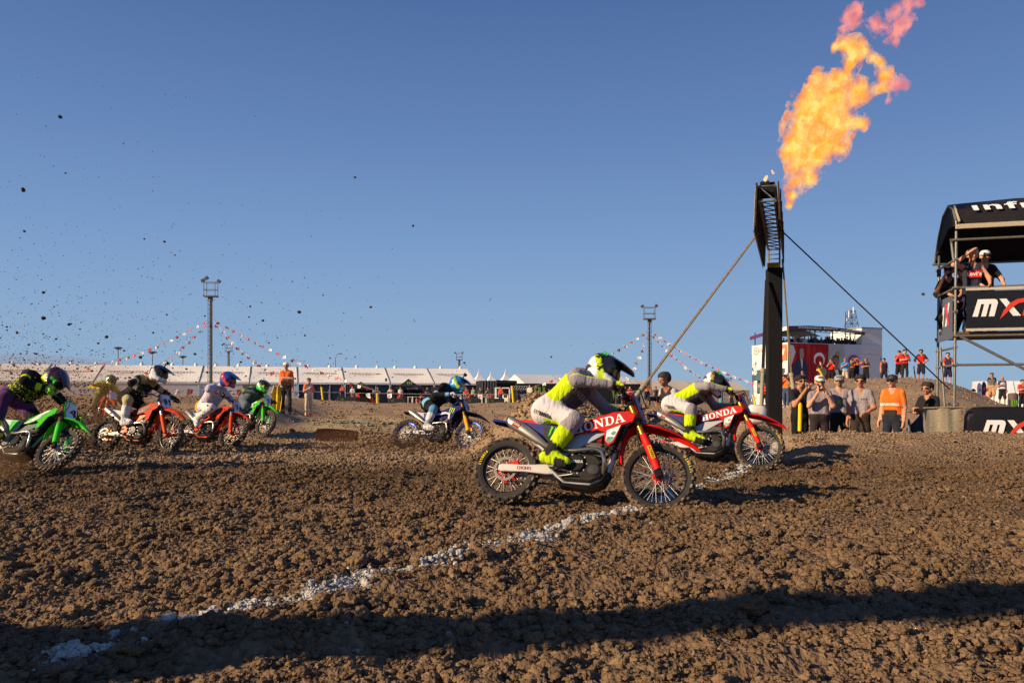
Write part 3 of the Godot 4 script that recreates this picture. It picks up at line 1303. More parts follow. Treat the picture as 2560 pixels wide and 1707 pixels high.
func lamp_post(px: float, d: float, top_px: float, label: String, curved: bool) -> void:
	var at := on_ground(px, d)
	var top := pix(px, top_px, d).y - at.y
	var t := thing("lamp_post", label, "lamp post", at, Basis(), "far lamp posts")
	var m := MB.new()
	if curved:
		m.tube([Vector3(0, 0, 0), Vector3(0, top - 0.8, 0), Vector3(0.12, top - 0.2, 0), Vector3(0.5, top, 0)], [0.09, 0.06, 0.05, 0.05], 6)
	else:
		m.tube([Vector3(0, 0, 0), Vector3(0, top, 0)], [0.1, 0.07], 6)
	part(t, "pole", m, mat(c8(122, 122, 122), 0.5))
	m = MB.new()
	if curved:
		m.box(Transform3D(Basis(), Vector3(0.75, top, 0)), Vector3(0.6, 0.14, 0.24), 0.04)
	else:
		m.lathe(Transform3D(Basis(), Vector3(0, top, 0)), [[0.06, -0.35], [0.68, -0.05], [0.68, 0.05], [0.0, 0.16]], 12)
	part(t, "lamp_head", m, mat(c8(104, 104, 106), 0.5))


func crescent(r: float) -> PackedVector2Array:
	var p := PackedVector2Array()
	for k in 15:
		var a := deg_to_rad(lerpf(38.0, 322.0, k / 14.0))
		p.append(Vector2(cos(a), sin(a)) * r)
	for k in 13:
		var a := deg_to_rad(lerpf(308.0, 52.0, k / 12.0))
		p.append(Vector2(cos(a) * 0.78 + 0.26, sin(a) * 0.78) * r)
	return p


func star(r: float) -> PackedVector2Array:
	var p := PackedVector2Array()
	for k in 10:
		p.append(Vector2.from_angle(TAU * k / 10.0 + PI) * (r if k % 2 == 0 else r * 0.4))
	return p


func flag_meshes() -> Array:   # small pennants: red with crescent and star, white with a red disc
	if not cache.has("flags"):
		var out := []
		for k in 6:
			var m := MB.new()
			m.paint(lin(196, 26, 34) if k % 2 == 0 else lin(235, 232, 228))
			var pts := PackedVector3Array()
			for r in 5:
				for q in 5:
					var u := q / 4.0 - 0.5
					var s := r / 4.0
					pts.append(Vector3(u * 0.4 + s * 0.05 * (k - 2), -s * 0.3 + 0.05 * s * sin(k * 2.0 + u * 5.0), sin(u * 5.0 + k + s * 2.0) * 0.06 * s + s * 0.05))
			m.grid(pts, 5)
			m.paint(lin(235, 232, 228) if k % 2 == 0 else lin(190, 70, 60))
			var mark := crescent(0.085) if k % 2 == 0 else star(0.08)
			for z in [0.07, -0.03]:
				m.prism(mark, z, z + 0.004, Transform3D(Basis(), Vector3(0.03 * (k - 2) * 0.5, -0.15, 0)))
			out.append(m.commit())
		cache["flags"] = out
	return cache["flags"]


func bunting(a: Vector3, b: Vector3, count: int, label: String) -> void:
	var t := thing("bunting", label, "bunting", a, Basis(), "bunting strings of red and white flags")
	var pts := []
	for k in 17:
		var s := k / 16.0
		pts.append((b - a) * s - Vector3(0, 0.55 * sin(PI * s), 0))
	var m := MB.new()
	m.tube(pts, 0.018, 4)
	part(t, "cord", m, mat(c8(190, 186, 180), 0.8))
	var fl := flag_meshes()
	for k in count:
		var s := (k + 0.7) / (count + 0.4)
		var p := (b - a) * s - Vector3(0, 0.55 * sin(PI * s), 0)
		var turn := Basis(Vector3.UP, rng.randf_range(-0.7, 0.7)) * Basis(Vector3(0, 0, 1), rng.randf_range(-0.5, 0.5)) * Basis(Vector3.RIGHT, rng.randf_range(-0.5, 0.5))
		part(t, "flag", fl[(k % 2) + 2 * (rng.randi() % 3)], vc_mat(0.7), Transform3D(turn.scaled(Vector3.ONE * rng.randf_range(0.7, 0.92)), p))


func flag_fence() -> void:
	# a rope fence hung with flags between the track and the tents, in lengths
	var runs := [[400.0, 71.0, 640.0, 74.0, "flag-hung rope fence behind the orange bikes"], [640.0, 74.0, 880.0, 77.0, "flag-hung rope fence behind the marshal in white"], [880.0, 77.0, 1110.0, 79.0, "flag-hung rope fence in front of the canopies"], [1110.0, 79.0, 1330.0, 80.0, "flag-hung rope fence in front of the black stage"], [1540.0, 84.0, 1900.0, 84.0, "flag-hung rope fence behind the curly-haired photographer"]]
	for r in runs:
		var a := on_ground(r[0], r[1])
		var b := on_ground(r[2], r[3])
		var t := thing("flag_fence", r[4], "fence", a, frame_to(a, b), "rope fences hung with flags")
		var l := Vector3(b.x - a.x, 0, b.z - a.z).length()
		var m := MB.new()
		m.tube([Vector3(0, 1.0, 0), Vector3(l, 1.0 + b.y - a.y, 0)], 0.02, 4)
		part(t, "rope", m, mat(c8(200, 198, 194), 0.8))
		for k in int(l / 2.2) + 1:
			m = MB.new()
			m.tube([Vector3(k * 2.2, -0.3, 0), Vector3(k * 2.2, 1.05, 0)], 0.03, 5)
			part(t, "stake", m, mat(c8(120, 116, 110), 0.6))
		for k in int(l / 1.05):
			if rng.randf() < 0.25:
				continue
			var f: Array = flag_meshes()
			part(t, "flag", f[(k % 2) + 2 * (rng.randi() % 3)], vc_mat(0.7), Transform3D(Basis(Vector3.UP, rng.randf_range(-0.4, 0.4)).scaled(Vector3(1.1, 1.5, 1.1)), Vector3(0.4 + k * 1.05, 1.0 + (b.y - a.y) * k * 1.05 / l, 0.02)))


func feather_flag(px: float, top_px: float, d: float, c: Color, label: String) -> void:
	var at := on_ground(px, d)
	var H := pix(px, top_px, d).y - at.y
	var t := thing("feather_flag", label, "flag", at, yawed(20.0), "feather flags by the far tents")
	var m := MB.new()
	m.tube([Vector3(0, -0.2, 0), Vector3(0, H * 0.8, 0), Vector3(0.1, H * 0.96, 0), Vector3(0.25, H, 0)], 0.025, 5)
	part(t, "pole", m, mat(c8(60, 60, 60), 0.5))
	m = MB.new()
	m.paint(c.srgb_to_linear())
	m.prism(poly([0.02, 0.3, 0.4, 0.4, 0.46, H * 0.75, 0.4, H * 0.92, 0.25, H * 0.99, 0.08, H * 0.94, 0.02, H * 0.8]), -0.006, 0.006)
	m.paint(lin(186, 70, 110) if c.r < 0.5 else lin(120, 130, 180))
	m.prism(poly([0.12, H * 0.5, 0.32, H * 0.55, 0.34, H * 0.7, 0.14, H * 0.66]), 0.008, 0.011)
	part(t, "sail", m, vc_mat(0.7))


# ---------------------------------------------------------------- the white building
func build_building() -> void:
	var u := Vector3(0.933, 0, -0.366).normalized()
	var t := thing("clubhouse", "white flat-roofed clubhouse with roof terrace and large hanging banners", "building", Vector3(31.05, 0.7, -90.0), Basis(u, Vector3.UP, u.cross(Vector3.UP)))
	var white := grimy(c8(228, 228, 226), 0.7, 0.08, 0.4)
	var L := 13.7
	var D := 6.2
	var par := 6.8
	var m := MB.new()
	m.bx(Vector3(L * 0.5, 2.75, -D * 0.5), Vector3(L, 5.9, D))
	part(t, "wall", m, white)
	for a in [[Vector3(L * 0.5, par - 0.52, -0.06), Vector3(L + 0.02, 1.1, 0.16)], [Vector3(0.06, par - 0.52, -D * 0.5), Vector3(0.18, 1.1, D + 0.02)]]:
		m = MB.new()
		m.bx(a[0], a[1])
		part(t, "parapet", m, white)
	# stair tower
	m = MB.new()
	m.bx(Vector3(12.5, 4.4, -2.6), Vector3(3.2, 8.8, 5.0), 0.03)
	var tower := part(t, "stair_tower", m, white)
	m = MB.new()
	m.bx(Vector3(12.5, 8.86, -2.6), Vector3(3.4, 0.12, 5.2))
	part(tower, "roof_slab", m, mat(c8(150, 152, 152), 0.7))
	m = MB.new()
	m.bx(Vector3(11.6, 5.45, -0.06), Vector3(0.75, 1.0, 0.1))
	part(tower, "window", m, mat(c8(52, 50, 50), 0.2))
	m = MB.new()
	m.bx(Vector3(13.2, 5.2, -0.06), Vector3(1.3, 0.45, 0.1))
	part(tower, "panel", m, mat(c8(120, 118, 118), 0.7))
	# grey band along the bottom
	m = MB.new()
	m.bx(Vector3(L * 0.5, 1.55, 0.03), Vector3(L, 0.5, 0.06))
	part(t, "band", m, mat(c8(136, 136, 138), 0.8))
	# end wall: windows, sign band
	for a in [[-4.3, 2.5, 1.7, 2.7], [-0.75, 2.6, 0.5, 2.6]]:
		m = MB.new()
		m.bx(Vector3(-0.03, a[1], a[0]), Vector3(0.08, a[3], a[2]))
		var w := part(t, "window", m, mat(c8(78, 96, 100), 0.08))
		m = MB.new()
		for z in [a[0] - a[2] * 0.5, a[0], a[0] + a[2] * 0.5]:
			m.bx(Vector3(-0.06, a[1], z), Vector3(0.08, a[3] + 0.08, 0.08))
		for y in [a[1] - a[3] * 0.5, a[1] + 0.2, a[1] + a[3] * 0.5]:
			m.bx(Vector3(-0.055, y, a[0]), Vector3(0.075, 0.07, a[2]))
		part(w, "frame", m, mat(c8(86, 92, 92), 0.5))
	m = MB.new()
	m.box(Transform3D(Basis(Vector3(0, 0, 1), -0.45), Vector3(-0.35, 3.2, -4.3)), Vector3(0.05, 1.3, 1.5))
	part(t, "open_window", m, mat(c8(70, 96, 100), 0.08))
	m = MB.new()
	m.bx(Vector3(-0.06, 5.72, -0.75), Vector3(0.1, 1.75, 1.35))
	part(t, "sign", m, mat(c8(214, 122, 70), 0.6), Transform3D(), "orange square sign with white mark")
	m = MB.new()
	m.prism(poly([-0.4, 0.4, -0.1, 0.4, 0.0, 0.1, 0.15, 0.45, 0.45, 0.45, 0.2, -0.35, 0.02, -0.05, -0.15, -0.4, -0.35, -0.3]), 0.0, 0.02, Transform3D(Basis(Vector3.UP, -PI / 2), Vector3(-0.13, 5.7, -0.75)))
	part(t, "sign_mark", m, mat(c8(232, 230, 226), 0.6))
	var pink := mat(c8(212, 140, 116), 0.7)
	text(t, "AFYONKARAHİSAR", 0.34, pink, Transform3D(Basis(Vector3.UP, -PI / 2), Vector3(-0.05, 6.1, -3.1)), "lettering", false, true, 0.01, 0.9)
	m = MB.new()
	m.lathe(Transform3D(Basis(Vector3(0, 0, 1), PI / 2), Vector3(-0.03, 6.15, -5.4)), [[0.42, 0.0], [0.46, 0.03], [0.36, 0.03], [0.34, 0.0]], 20)
	m.prism(star(0.26), 0.0, 0.02, Transform3D(Basis(Vector3.UP, -PI / 2), Vector3(-0.04, 6.15, -5.4)))
	part(t, "emblem", m, pink)
	# terrace roof: a shallow arch on posts with a printed fascia
	var roof := MB.new()
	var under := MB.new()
	var fascia := [Vector3(0.0, 7.95, -D - 0.4), Vector3(-0.5, 8.3, -2.6), Vector3(-0.3, 8.62, 0.5), Vector3(2.5, 8.75, 0.55), Vector3(5.5, 8.72, 0.55), Vector3(8.5, 8.55, 0.5), Vector3(10.9, 8.32, 0.4)]
	for k in 6:
		var a: Vector3 = fascia[k]
		var b: Vector3 = fascia[k + 1]
		m = MB.new()
		m.quad(a, b, b - Vector3(0, 0.42, 0), a - Vector3(0, 0.42, 0))
		m.quad(b + (Vector3(0, 0, -0.05)), a + (Vector3(0, 0, -0.05)), a - Vector3(0, 0.42, 0.05), b - Vector3(0, 0.42, 0.05))
		part(t, "fascia", m, mat([c8(86, 50, 92), c8(214, 212, 214), c8(84, 54, 90), c8(74, 82, 84), c8(74, 82, 84), c8(74, 82, 84)][k], 0.6))
		roof.tri(Vector3(5.0, 8.72, -3.2), b, a)
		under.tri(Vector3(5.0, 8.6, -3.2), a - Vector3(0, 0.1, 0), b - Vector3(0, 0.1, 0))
	roof.tri(Vector3(5.0, 8.72, -3.2), Vector3(0, 7.95, -D - 0.4), Vector3(10.9, 8.3, -D - 0.4))
	part(t, "terrace_roof", roof, mat(c8(88, 104, 100), 0.6))
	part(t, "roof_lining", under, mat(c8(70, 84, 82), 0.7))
	for a in [[2.6, 0.57, "AFYONKARAHİSAR"], [5.6, 0.57, "BELEDİYESİ"], [8.7, 0.53, "AFYONKARAHİSAR"]]:
		text(t, a[2], 0.24, mat(c8(214, 214, 214), 0.6), Transform3D(Basis(), Vector3(a[0], 8.5 if a[0] < 8.0 else 8.33, a[1] + 0.05)), "lettering", true, true, 0.01)
	for a in [Vector3(0.3, 0, -5.9), Vector3(0.1, 0, -3.4), Vector3(0.35, 0, 0.0), Vector3(4.0, 0, 0.0), Vector3(6.6, 0, 0.0), Vector3(9.2, 0, 0.0)]:
		m = MB.new()
		m.tube([Vector3(a.x, 5.6, a.z - 0.15), Vector3(a.x, 8.4, a.z - 0.15)], 0.07, 6)
		part(t, "post", m, mat(c8(70, 74, 96), 0.5))
	m = MB.new()
	for k in 14:
		m.tube([Vector3(0.6 + k * 0.78, 8.15, 0.2), Vector3(1.0 + k * 0.78, 8.35, 0.2), Vector3(1.38 + k * 0.78, 8.15, 0.2)], 0.03, 4)
	m.tube([Vector3(0.4, 8.13, 0.2), Vector3(11.0, 8.0, 0.2)], 0.04, 5)
	part(t, "roof_truss", m, mat(c8(74, 92, 92), 0.5))
	m = MB.new()
	m.lathe(Transform3D(Basis(Vector3.RIGHT, PI * 0.5), Vector3(1.45, 7.35, -0.3)), [[0.02, -0.1], [0.4, 0.02], [0.44, 0.1]], 18)
	part(t, "satellite_dish", m, mat(c8(120, 124, 128), 0.5))
	# antenna mast and whip on the roof
	var an := thing("antenna_tower", "blue lattice antenna tower with white panels on the clubhouse roof", "antenna", Vector3(41.0, 9.5, -96.5), yawed(15.0))
	m = MB.new()
	var lv := [[0.0, 0.62], [0.75, 0.52], [1.5, 0.4], [2.3, 0.3]]
	for k in 3:
		for q in 4:
			var a0 := Vector3(lv[k][1] * [1, 1, -1, -1][q], lv[k][0], lv[k][1] * [1, -1, -1, 1][q])
			var a1 := Vector3(lv[k + 1][1] * [1, 1, -1, -1][q], lv[k + 1][0], lv[k + 1][1] * [1, -1, -1, 1][q])
			var n1 := Vector3(lv[k + 1][1] * [1, -1, -1, 1][q], lv[k + 1][0], lv[k + 1][1] * [-1, -1, 1, 1][q])
			var n0 := Vector3(lv[k][1] * [1, -1, -1, 1][q], lv[k][0], lv[k][1] * [-1, -1, 1, 1][q])
			m.tube([a0, a1], 0.035, 5)
			m.tube([a0, n1], 0.022, 4)
			m.tube([n0, a1], 0.022, 4)
			m.tube([a1, n1], 0.025, 4)
	part(an, "lattice", m, mat(c8(66, 78, 104), 0.5))
	for a in [Vector3(-0.5, 1.85, 0.2), Vector3(0.02, 2.3, 0.35)]:
		m = MB.new()
		m.box(Transform3D(Basis(), a), Vector3(0.17, 0.85, 0.12), 0.03)
		part(an, "panel_antenna", m, mat(c8(226, 228, 230), 0.5))
	var wh := thing("whip_antenna", "thin dark pole antenna beside the lattice tower on the clubhouse", "antenna", Vector3(39.4, 6.6, -94.4))
	m = MB.new()
	m.tube([Vector3(0, 0, 0), Vector3(0, 4.9, 0)], [0.06, 0.04], 6)
	part(wh, "pole", m, mat(c8(70, 76, 92), 0.5))
	m = MB.new()
	m.box(Transform3D(Basis(), Vector3(-0.12, 2.6, 0)), Vector3(0.16, 0.6, 0.12), 0.02)
	m.box(Transform3D(Basis(), Vector3(0.14, 3.9, 0)), Vector3(0.12, 0.35, 0.12), 0.02)
	part(wh, "antenna_head", m, mat(c8(206, 208, 212), 0.5))
	hang_banners(t)


func cloth_sheet(w: float, h: float, fold: float, seed_: float) -> MB:
	var m := MB.new()
	var pts := PackedVector3Array()
	for r in 11:
		for q in 13:
			var x := (q / 12.0 - 0.5) * w
			var y := -r / 10.0 * h
			pts.append(Vector3(x, y, fold * sin(q * 1.7 + seed_ + r * 0.35) * (0.3 + r / 10.0)))
	m.grid(pts, 13)
	return m


func hang_banners(t: Node3D) -> void:
	var o: Transform3D = t.transform
	var rows := [[1.55, 2.9, c8(172, 38, 40), "red hanging banner printed with a man in a dark suit"], [4.35, 2.65, c8(176, 34, 38), "red hanging flag with white crescent on the clubhouse wall"], [6.9, 2.3, c8(186, 190, 182), "pale hanging banner printed with a man's portrait under a sunburst"], [9.35, 2.55, c8(206, 206, 218), "white hanging banner with red toothed round emblem"]]
	for k in 4:
		var r: Array = rows[k]
		var b := thing("hanging_banner", r[3], "banner", o * Vector3(r[0], 6.75, 0.13), o.basis, "banners on the clubhouse wall")
		var h := 4.55
		var w: float = r[1]
		part(b, "cloth", cloth_sheet(w, h, 0.025, k), mat(r[2], 0.75))
		var m := MB.new()
		if k == 0:
			m.paint(lin(222, 216, 218))
			m.prism(poly([-1.35, -0.2, -0.9, -0.25, -0.6, -1.0, -0.95, -1.9, -1.2, -2.6, -1.4, -2.2]), 0.05, 0.055)
			m.paint(lin(44, 52, 78))
			m.prism(poly([-1.1, -4.3, -1.15, -2.9, -0.75, -2.2, -0.1, -1.75, 0.6, -1.75, 1.05, -2.3, 1.2, -3.4, 1.0, -4.3]), 0.056, 0.06)
			m.paint(lin(206, 206, 212))
			m.prism(poly([0.1, -1.8, 0.42, -1.8, 0.38, -2.7, 0.28, -2.9]), 0.062, 0.064)
			m.paint(lin(168, 146, 134))
			m.prism(poly([0.0, -1.75, -0.02, -1.1, 0.2, -0.75, 0.5, -0.85, 0.6, -1.2, 0.5, -1.65, 0.3, -1.85]), 0.062, 0.065)
			m.paint(lin(150, 150, 152))
			m.prism(poly([-0.06, -1.15, -0.02, -0.7, 0.3, -0.55, 0.58, -0.75, 0.5, -0.85, 0.2, -0.78, 0.05, -1.2]), 0.066, 0.068)
		elif k == 1:
			m.paint(lin(228, 224, 226))
			m.prism(crescent(0.78), 0.05, 0.056, Transform3D(Basis(Vector3(0, 0, 1), -PI / 2), Vector3(0, -1.75, 0)))
			var sm := MB.new()
			sm.prism(star(0.34), 0.05, 0.056, Transform3D(Basis(Vector3(0, 0, 1), PI / 2), Vector3(0, -3.3, 0)))
			part(b, "star", sm, mat(c8(228, 224, 226), 0.75))
		elif k == 2:
			m.paint(lin(206, 150, 64))
			for q in 12:
				m.prism(poly([-0.05, 0.14, 0.05, 0.14, 0.0, 0.52]), 0.05, 0.054, Transform3D(Basis(Vector3(0, 0, 1), TAU * q / 12.0), Vector3(0.15, -1.15, 0)))
			m.paint(lin(170, 160, 150))
			for q in 9:
				m.prism(star(0.07), 0.05, 0.054, Transform3D(Basis(), Vector3(0.9 * cos(PI * q / 8.0), -1.1 + 0.75 * sin(PI * q / 8.0), 0)))
			m.paint(lin(54, 54, 58))
			m.prism(poly([-1.1, -4.4, -1.05, -3.5, -0.7, -2.9, 0.2, -2.75, 0.9, -3.2, 1.1, -3.7, 1.1, -4.4]), 0.055, 0.06)
			m.paint(lin(226, 226, 230))
			m.prism(poly([-0.35, -2.9, 0.2, -2.9, 0.4, -4.2, 0.2, -4.2]), 0.062, 0.064)
			m.paint(lin(156, 112, 92))
			m.prism(poly([-0.55, -2.5, -0.62, -1.8, -0.45, -1.45, -0.1, -1.35, 0.2, -1.5, 0.32, -1.9, 0.22, -2.5, -0.1, -2.95, -0.4, -2.85]), 0.066, 0.07)
			m.paint(lin(62, 54, 52))
			m.prism(poly([-0.68, -1.9, -0.55, -1.4, -0.1, -1.22, 0.25, -1.42, 0.36, -1.9, 0.24, -1.7, 0.0, -1.42, -0.45, -1.5]), 0.072, 0.075)
		else:
			m.paint(lin(176, 48, 54))
			for q in 22:
				m.prism(poly([-0.09, 0.82, 0.09, 0.82, 0.0, 1.06]), 0.05, 0.054, Transform3D(Basis(Vector3(0, 0, 1), TAU * q / 22.0), Vector3(0.1, -2.1, 0)))
			var ring := PackedVector2Array()
			for q in 25:
				ring.append(Vector2.from_angle(TAU * q / 25.0) * 0.84)
			m.prism(ring, 0.05, 0.054, Transform3D(Basis(), Vector3(0.1, -2.1, 0)))
			m.paint(lin(206, 204, 214))
			for q in 25:
				ring[q] = ring[q] * 0.78
			m.prism(ring, 0.056, 0.058, Transform3D(Basis(), Vector3(0.1, -2.1, 0)))
			m.paint(lin(184, 96, 100))
			m.prism(star(0.5), 0.06, 0.062, Transform3D(Basis(), Vector3(0.1, -2.1, 0)))
		part(b, "print", m, vc_mat(0.75))


# ---------------------------------------------------------------- start gantry with its flame
func build_gantry() -> void:
	var base := Vector3(6.36, lie(6.36, 19.4), -19.4)
	var dir := Vector3(-1.6, 0, 4.5).normalized()       # the arm reaches from the post towards the track
	var b := Basis(dir.cross(Vector3.UP), Vector3.UP, -dir)   # x to the right, -z along the arm
	var t := thing("start_gantry", "black start gantry post carrying a truss arm with boards on both sides", "gantry", base, b)
	var top := 4.22 - base.y
	var black := grimy(c8(36, 36, 40), 0.8, 0.45, 2.5)
	var steel := grimy(c8(150, 146, 138), 0.45, 0.3, 2.0, 0.5)
	var wood := grimy(c8(86, 70, 54), 0.85, 0.45, 1.6)
	var m := MB.new()
	m.box(Transform3D(Basis(Vector3.UP, 0.2), Vector3(0, top * 0.5 - 0.3, 0)), Vector3(0.34, top + 0.6, 0.34), 0.015)
	part(t, "post", m, black)
	m = MB.new()
	var y := 1.98 - base.y
	m.tube([Vector3(-0.21, y, 0.2), Vector3(0.0, y - 0.03, 0.215), Vector3(0.2, y + 0.01, 0.2)], 0.012, 6)
	m.tube([Vector3(0.16, y - 0.13, 0.21), Vector3(0.17, y + 0.03, 0.21)], 0.014, 6)
	part(t, "tied_cord", m, mat(c8(150, 140, 124), 0.9))
	m = MB.new()
	m.bx(Vector3(0, top + 0.06, 0), Vector3(0.3, 0.12, 0.3))
	part(t, "yellow_cap", m, mat(c8(200, 168, 40), 0.6))
	# truss: four chords with zigzag webs
	var near := -4.85
	var y0 := 4.72 - base.y
	var y1 := 5.0 - base.y
	for x in [-0.14, 0.14]:
		for yy in [y0, y1]:
			m = MB.new()
			m.tube([Vector3(x, yy, 0.2), Vector3(x, yy, near)], 0.026, 8)
			part(t, "chord", m, steel)
		m = MB.new()
		for k in 12:
			var z0 := lerpf(0.1, near, k / 12.0)
			var z1 := lerpf(0.1, near, (k + 1) / 12.0)
			m.tube([Vector3(x, y0 if k % 2 else y1, z0), Vector3(x, y1 if k % 2 else y0, z1)], 0.013, 5)
		part(t, "web", m, steel)
	m = MB.new()
	for k in 13:
		var z0 := lerpf(0.1, near, k / 12.0)
		m.tube([Vector3(-0.14, y0, z0), Vector3(0.14, y0, z0)], 0.013, 5)
		m.tube([Vector3(-0.14, y1, z0), Vector3(0.14, y1, z0)], 0.013, 5)
		if k < 12:
			m.tube([Vector3(-0.14, y0, z0), Vector3(0.14, y0, lerpf(0.1, near, (k + 1) / 12.0))], 0.011, 5)
	m.tube([Vector3(-0.14, y0, near), Vector3(0.14, y1, near)], 0.013, 5)
	part(t, "cross_bars", m, steel)
	# ladder frame that carries the truss on the post
	for x in [-0.13, 0.13]:
		m = MB.new()
		m.tube([Vector3(x, top, 0.1), Vector3(x, y0, 0.1)], 0.024, 6)
		part(t, "upright", m, steel)
	for k in 4:
		m = MB.new()
		m.tube([Vector3(-0.13, top + 0.14 + k * 0.11, 0.1), Vector3(0.13, top + 0.14 + k * 0.11, 0.1)], 0.013, 5)
		part(t, "rung", m, steel)
	# boards hung on both sides
	m = MB.new()
	m.box(Transform3D(Basis(Vector3(0, 0, 1), -0.03), Vector3(-0.21, 4.69 - base.y, near * 0.5 - 0.05)), Vector3(0.03, 0.7, 4.95))
	var bl := part(t, "board", m, wood)
	for k in 5:
		m = MB.new()
		m.bx(Vector3(-0.232, 4.69 - base.y, near * (k + 0.5) / 5.0), Vector3(0.02, 0.7, 0.06))
		part(bl, "batten", m, wood)
	m = MB.new()
	m.box(Transform3D(Basis(Vector3(0, 0, 1), 0.04), Vector3(0.2, 4.66 - base.y, near * 0.5 - 0.1)), Vector3(0.03, 0.8, 4.8))
	var br := part(t, "board", m, wood)
	m = MB.new()
	m.box(Transform3D(Basis(Vector3(0, 0, 1), 0.04), Vector3(0.228, 4.62 - base.y, near * 0.5 - 0.1)), Vector3(0.012, 0.84, 4.6))
	part(br, "banner", m, grimy(c8(186, 188, 192), 0.6, 0.3, 1.0))
	# burner boxes on the free end
	var burner := thing("flame_burner", "black burner box bolted on the free end of the gantry arm", "burner", base + b * Vector3(0, y1 - 0.13, near + 0.3), b)
	m = MB.new()
	m.box(Transform3D(Basis(), Vector3(0, 0.12, 0)), Vector3(0.27, 0.24, 0.3), 0.015)
	part(burner, "box", m, black)
	m = MB.new()
	m.box(Transform3D(Basis(Vector3(0, 0, 1), -0.06), Vector3(0.06, 0.3, 0.35)), Vector3(0.17, 0.14, 0.2), 0.01)
	part(burner, "nozzle", m, mat(c8(34, 24, 20), 0.5))
	# tension straps with padded tubes at their feet
	var sl := grimy(c8(150, 132, 104), 0.9, 0.3, 2.0)
	var sd := grimy(c8(58, 50, 46), 0.9, 0.3, 2.0)
	var pad := grimy(c8(172, 160, 140), 0.8, 0.25, 3.0)
	for a in [[pix(1895, 583, 15.6), pix(1614, 960, 13.0), pix(1515, 1094, 12.3), sl, pad, "tan strap running down left from the gantry arm to a padded tube"],
			[pix(1950, 572, 15.4), pix(2374, 972, 15.6), Vector3.ZERO, sd, pad, "dark strap stretched from the gantry arm to the scaffold tower"],
			[pix(1917, 700, 19.2), pix(1908, 926, 18.6), pix(1903, 1030, 18.3), sd, pad, "strap and padded tube close on the left of the gantry post"],
			[pix(1957, 648, 19.3), pix(1979, 938, 18.4), pix(1990, 1010, 18.0), sl, pad, "tan strap and padded tube just right of the gantry post"]]:
		var o: Vector3 = a[0]
		var s := thing("tension_strap", a[5], "strap", o, Basis(), "gantry straps")
		var e: Vector3 = a[1] - o
		m = MB.new()
		var w := Vector3(0.03, 0.012, 0)
		for k in 1:
			m.box(Transform3D(Basis.looking_at(e, Vector3(0.1, 1, 0.3)), e * 0.5), Vector3(0.036 if a[3] == sl else 0.07, 0.024, e.length()))
		part(s, "webbing", m, a[3])
		if a[2] != Vector3.ZERO:
			var f: Vector3 = a[2] - o
			m = MB.new()
			m.tube([e, f], 0.044, 12)
			part(s, "padded_tube", m, a[4])
			m = MB.new()
			m.tube([e - e.normalized() * 0.04, e + (f - e).normalized() * 0.05], 0.058, 10)
			part(s, "knot", m, a[4])
	var wb := solo("anchor_block", block_mesh(), grimy(c8(240, 236, 228), 0.9, 0.15, 5.0), "rounded white anchor block on dirt at the foot of the gantry", "block", Transform3D(Basis(Vector3(0, 0, 1), -0.08), pix(1890, 1034, 18.0) - Vector3(0, 0.02, 0)))
	wb.set_meta("category", "block")


func block_mesh() -> MB:
	var m := MB.new()
	var rr := []
	for k in 7:
		var x := -0.19 + k * 0.38 / 6.0
		var ring := PackedVector3Array()
		var s: float = [0.8, 0.98, 1.0, 1.02, 1.0, 0.98, 0.82][k]
		for q in 12:
			var a := TAU * q / 12.0
			ring.append(Vector3(x, signf(sin(a)) * pow(absf(sin(a)), 0.6) * 0.22 * s, signf(cos(a)) * pow(absf(cos(a)), 0.6) * 0.2 * s))
		rr.append(ring)
	m.loft(rr)
	return m


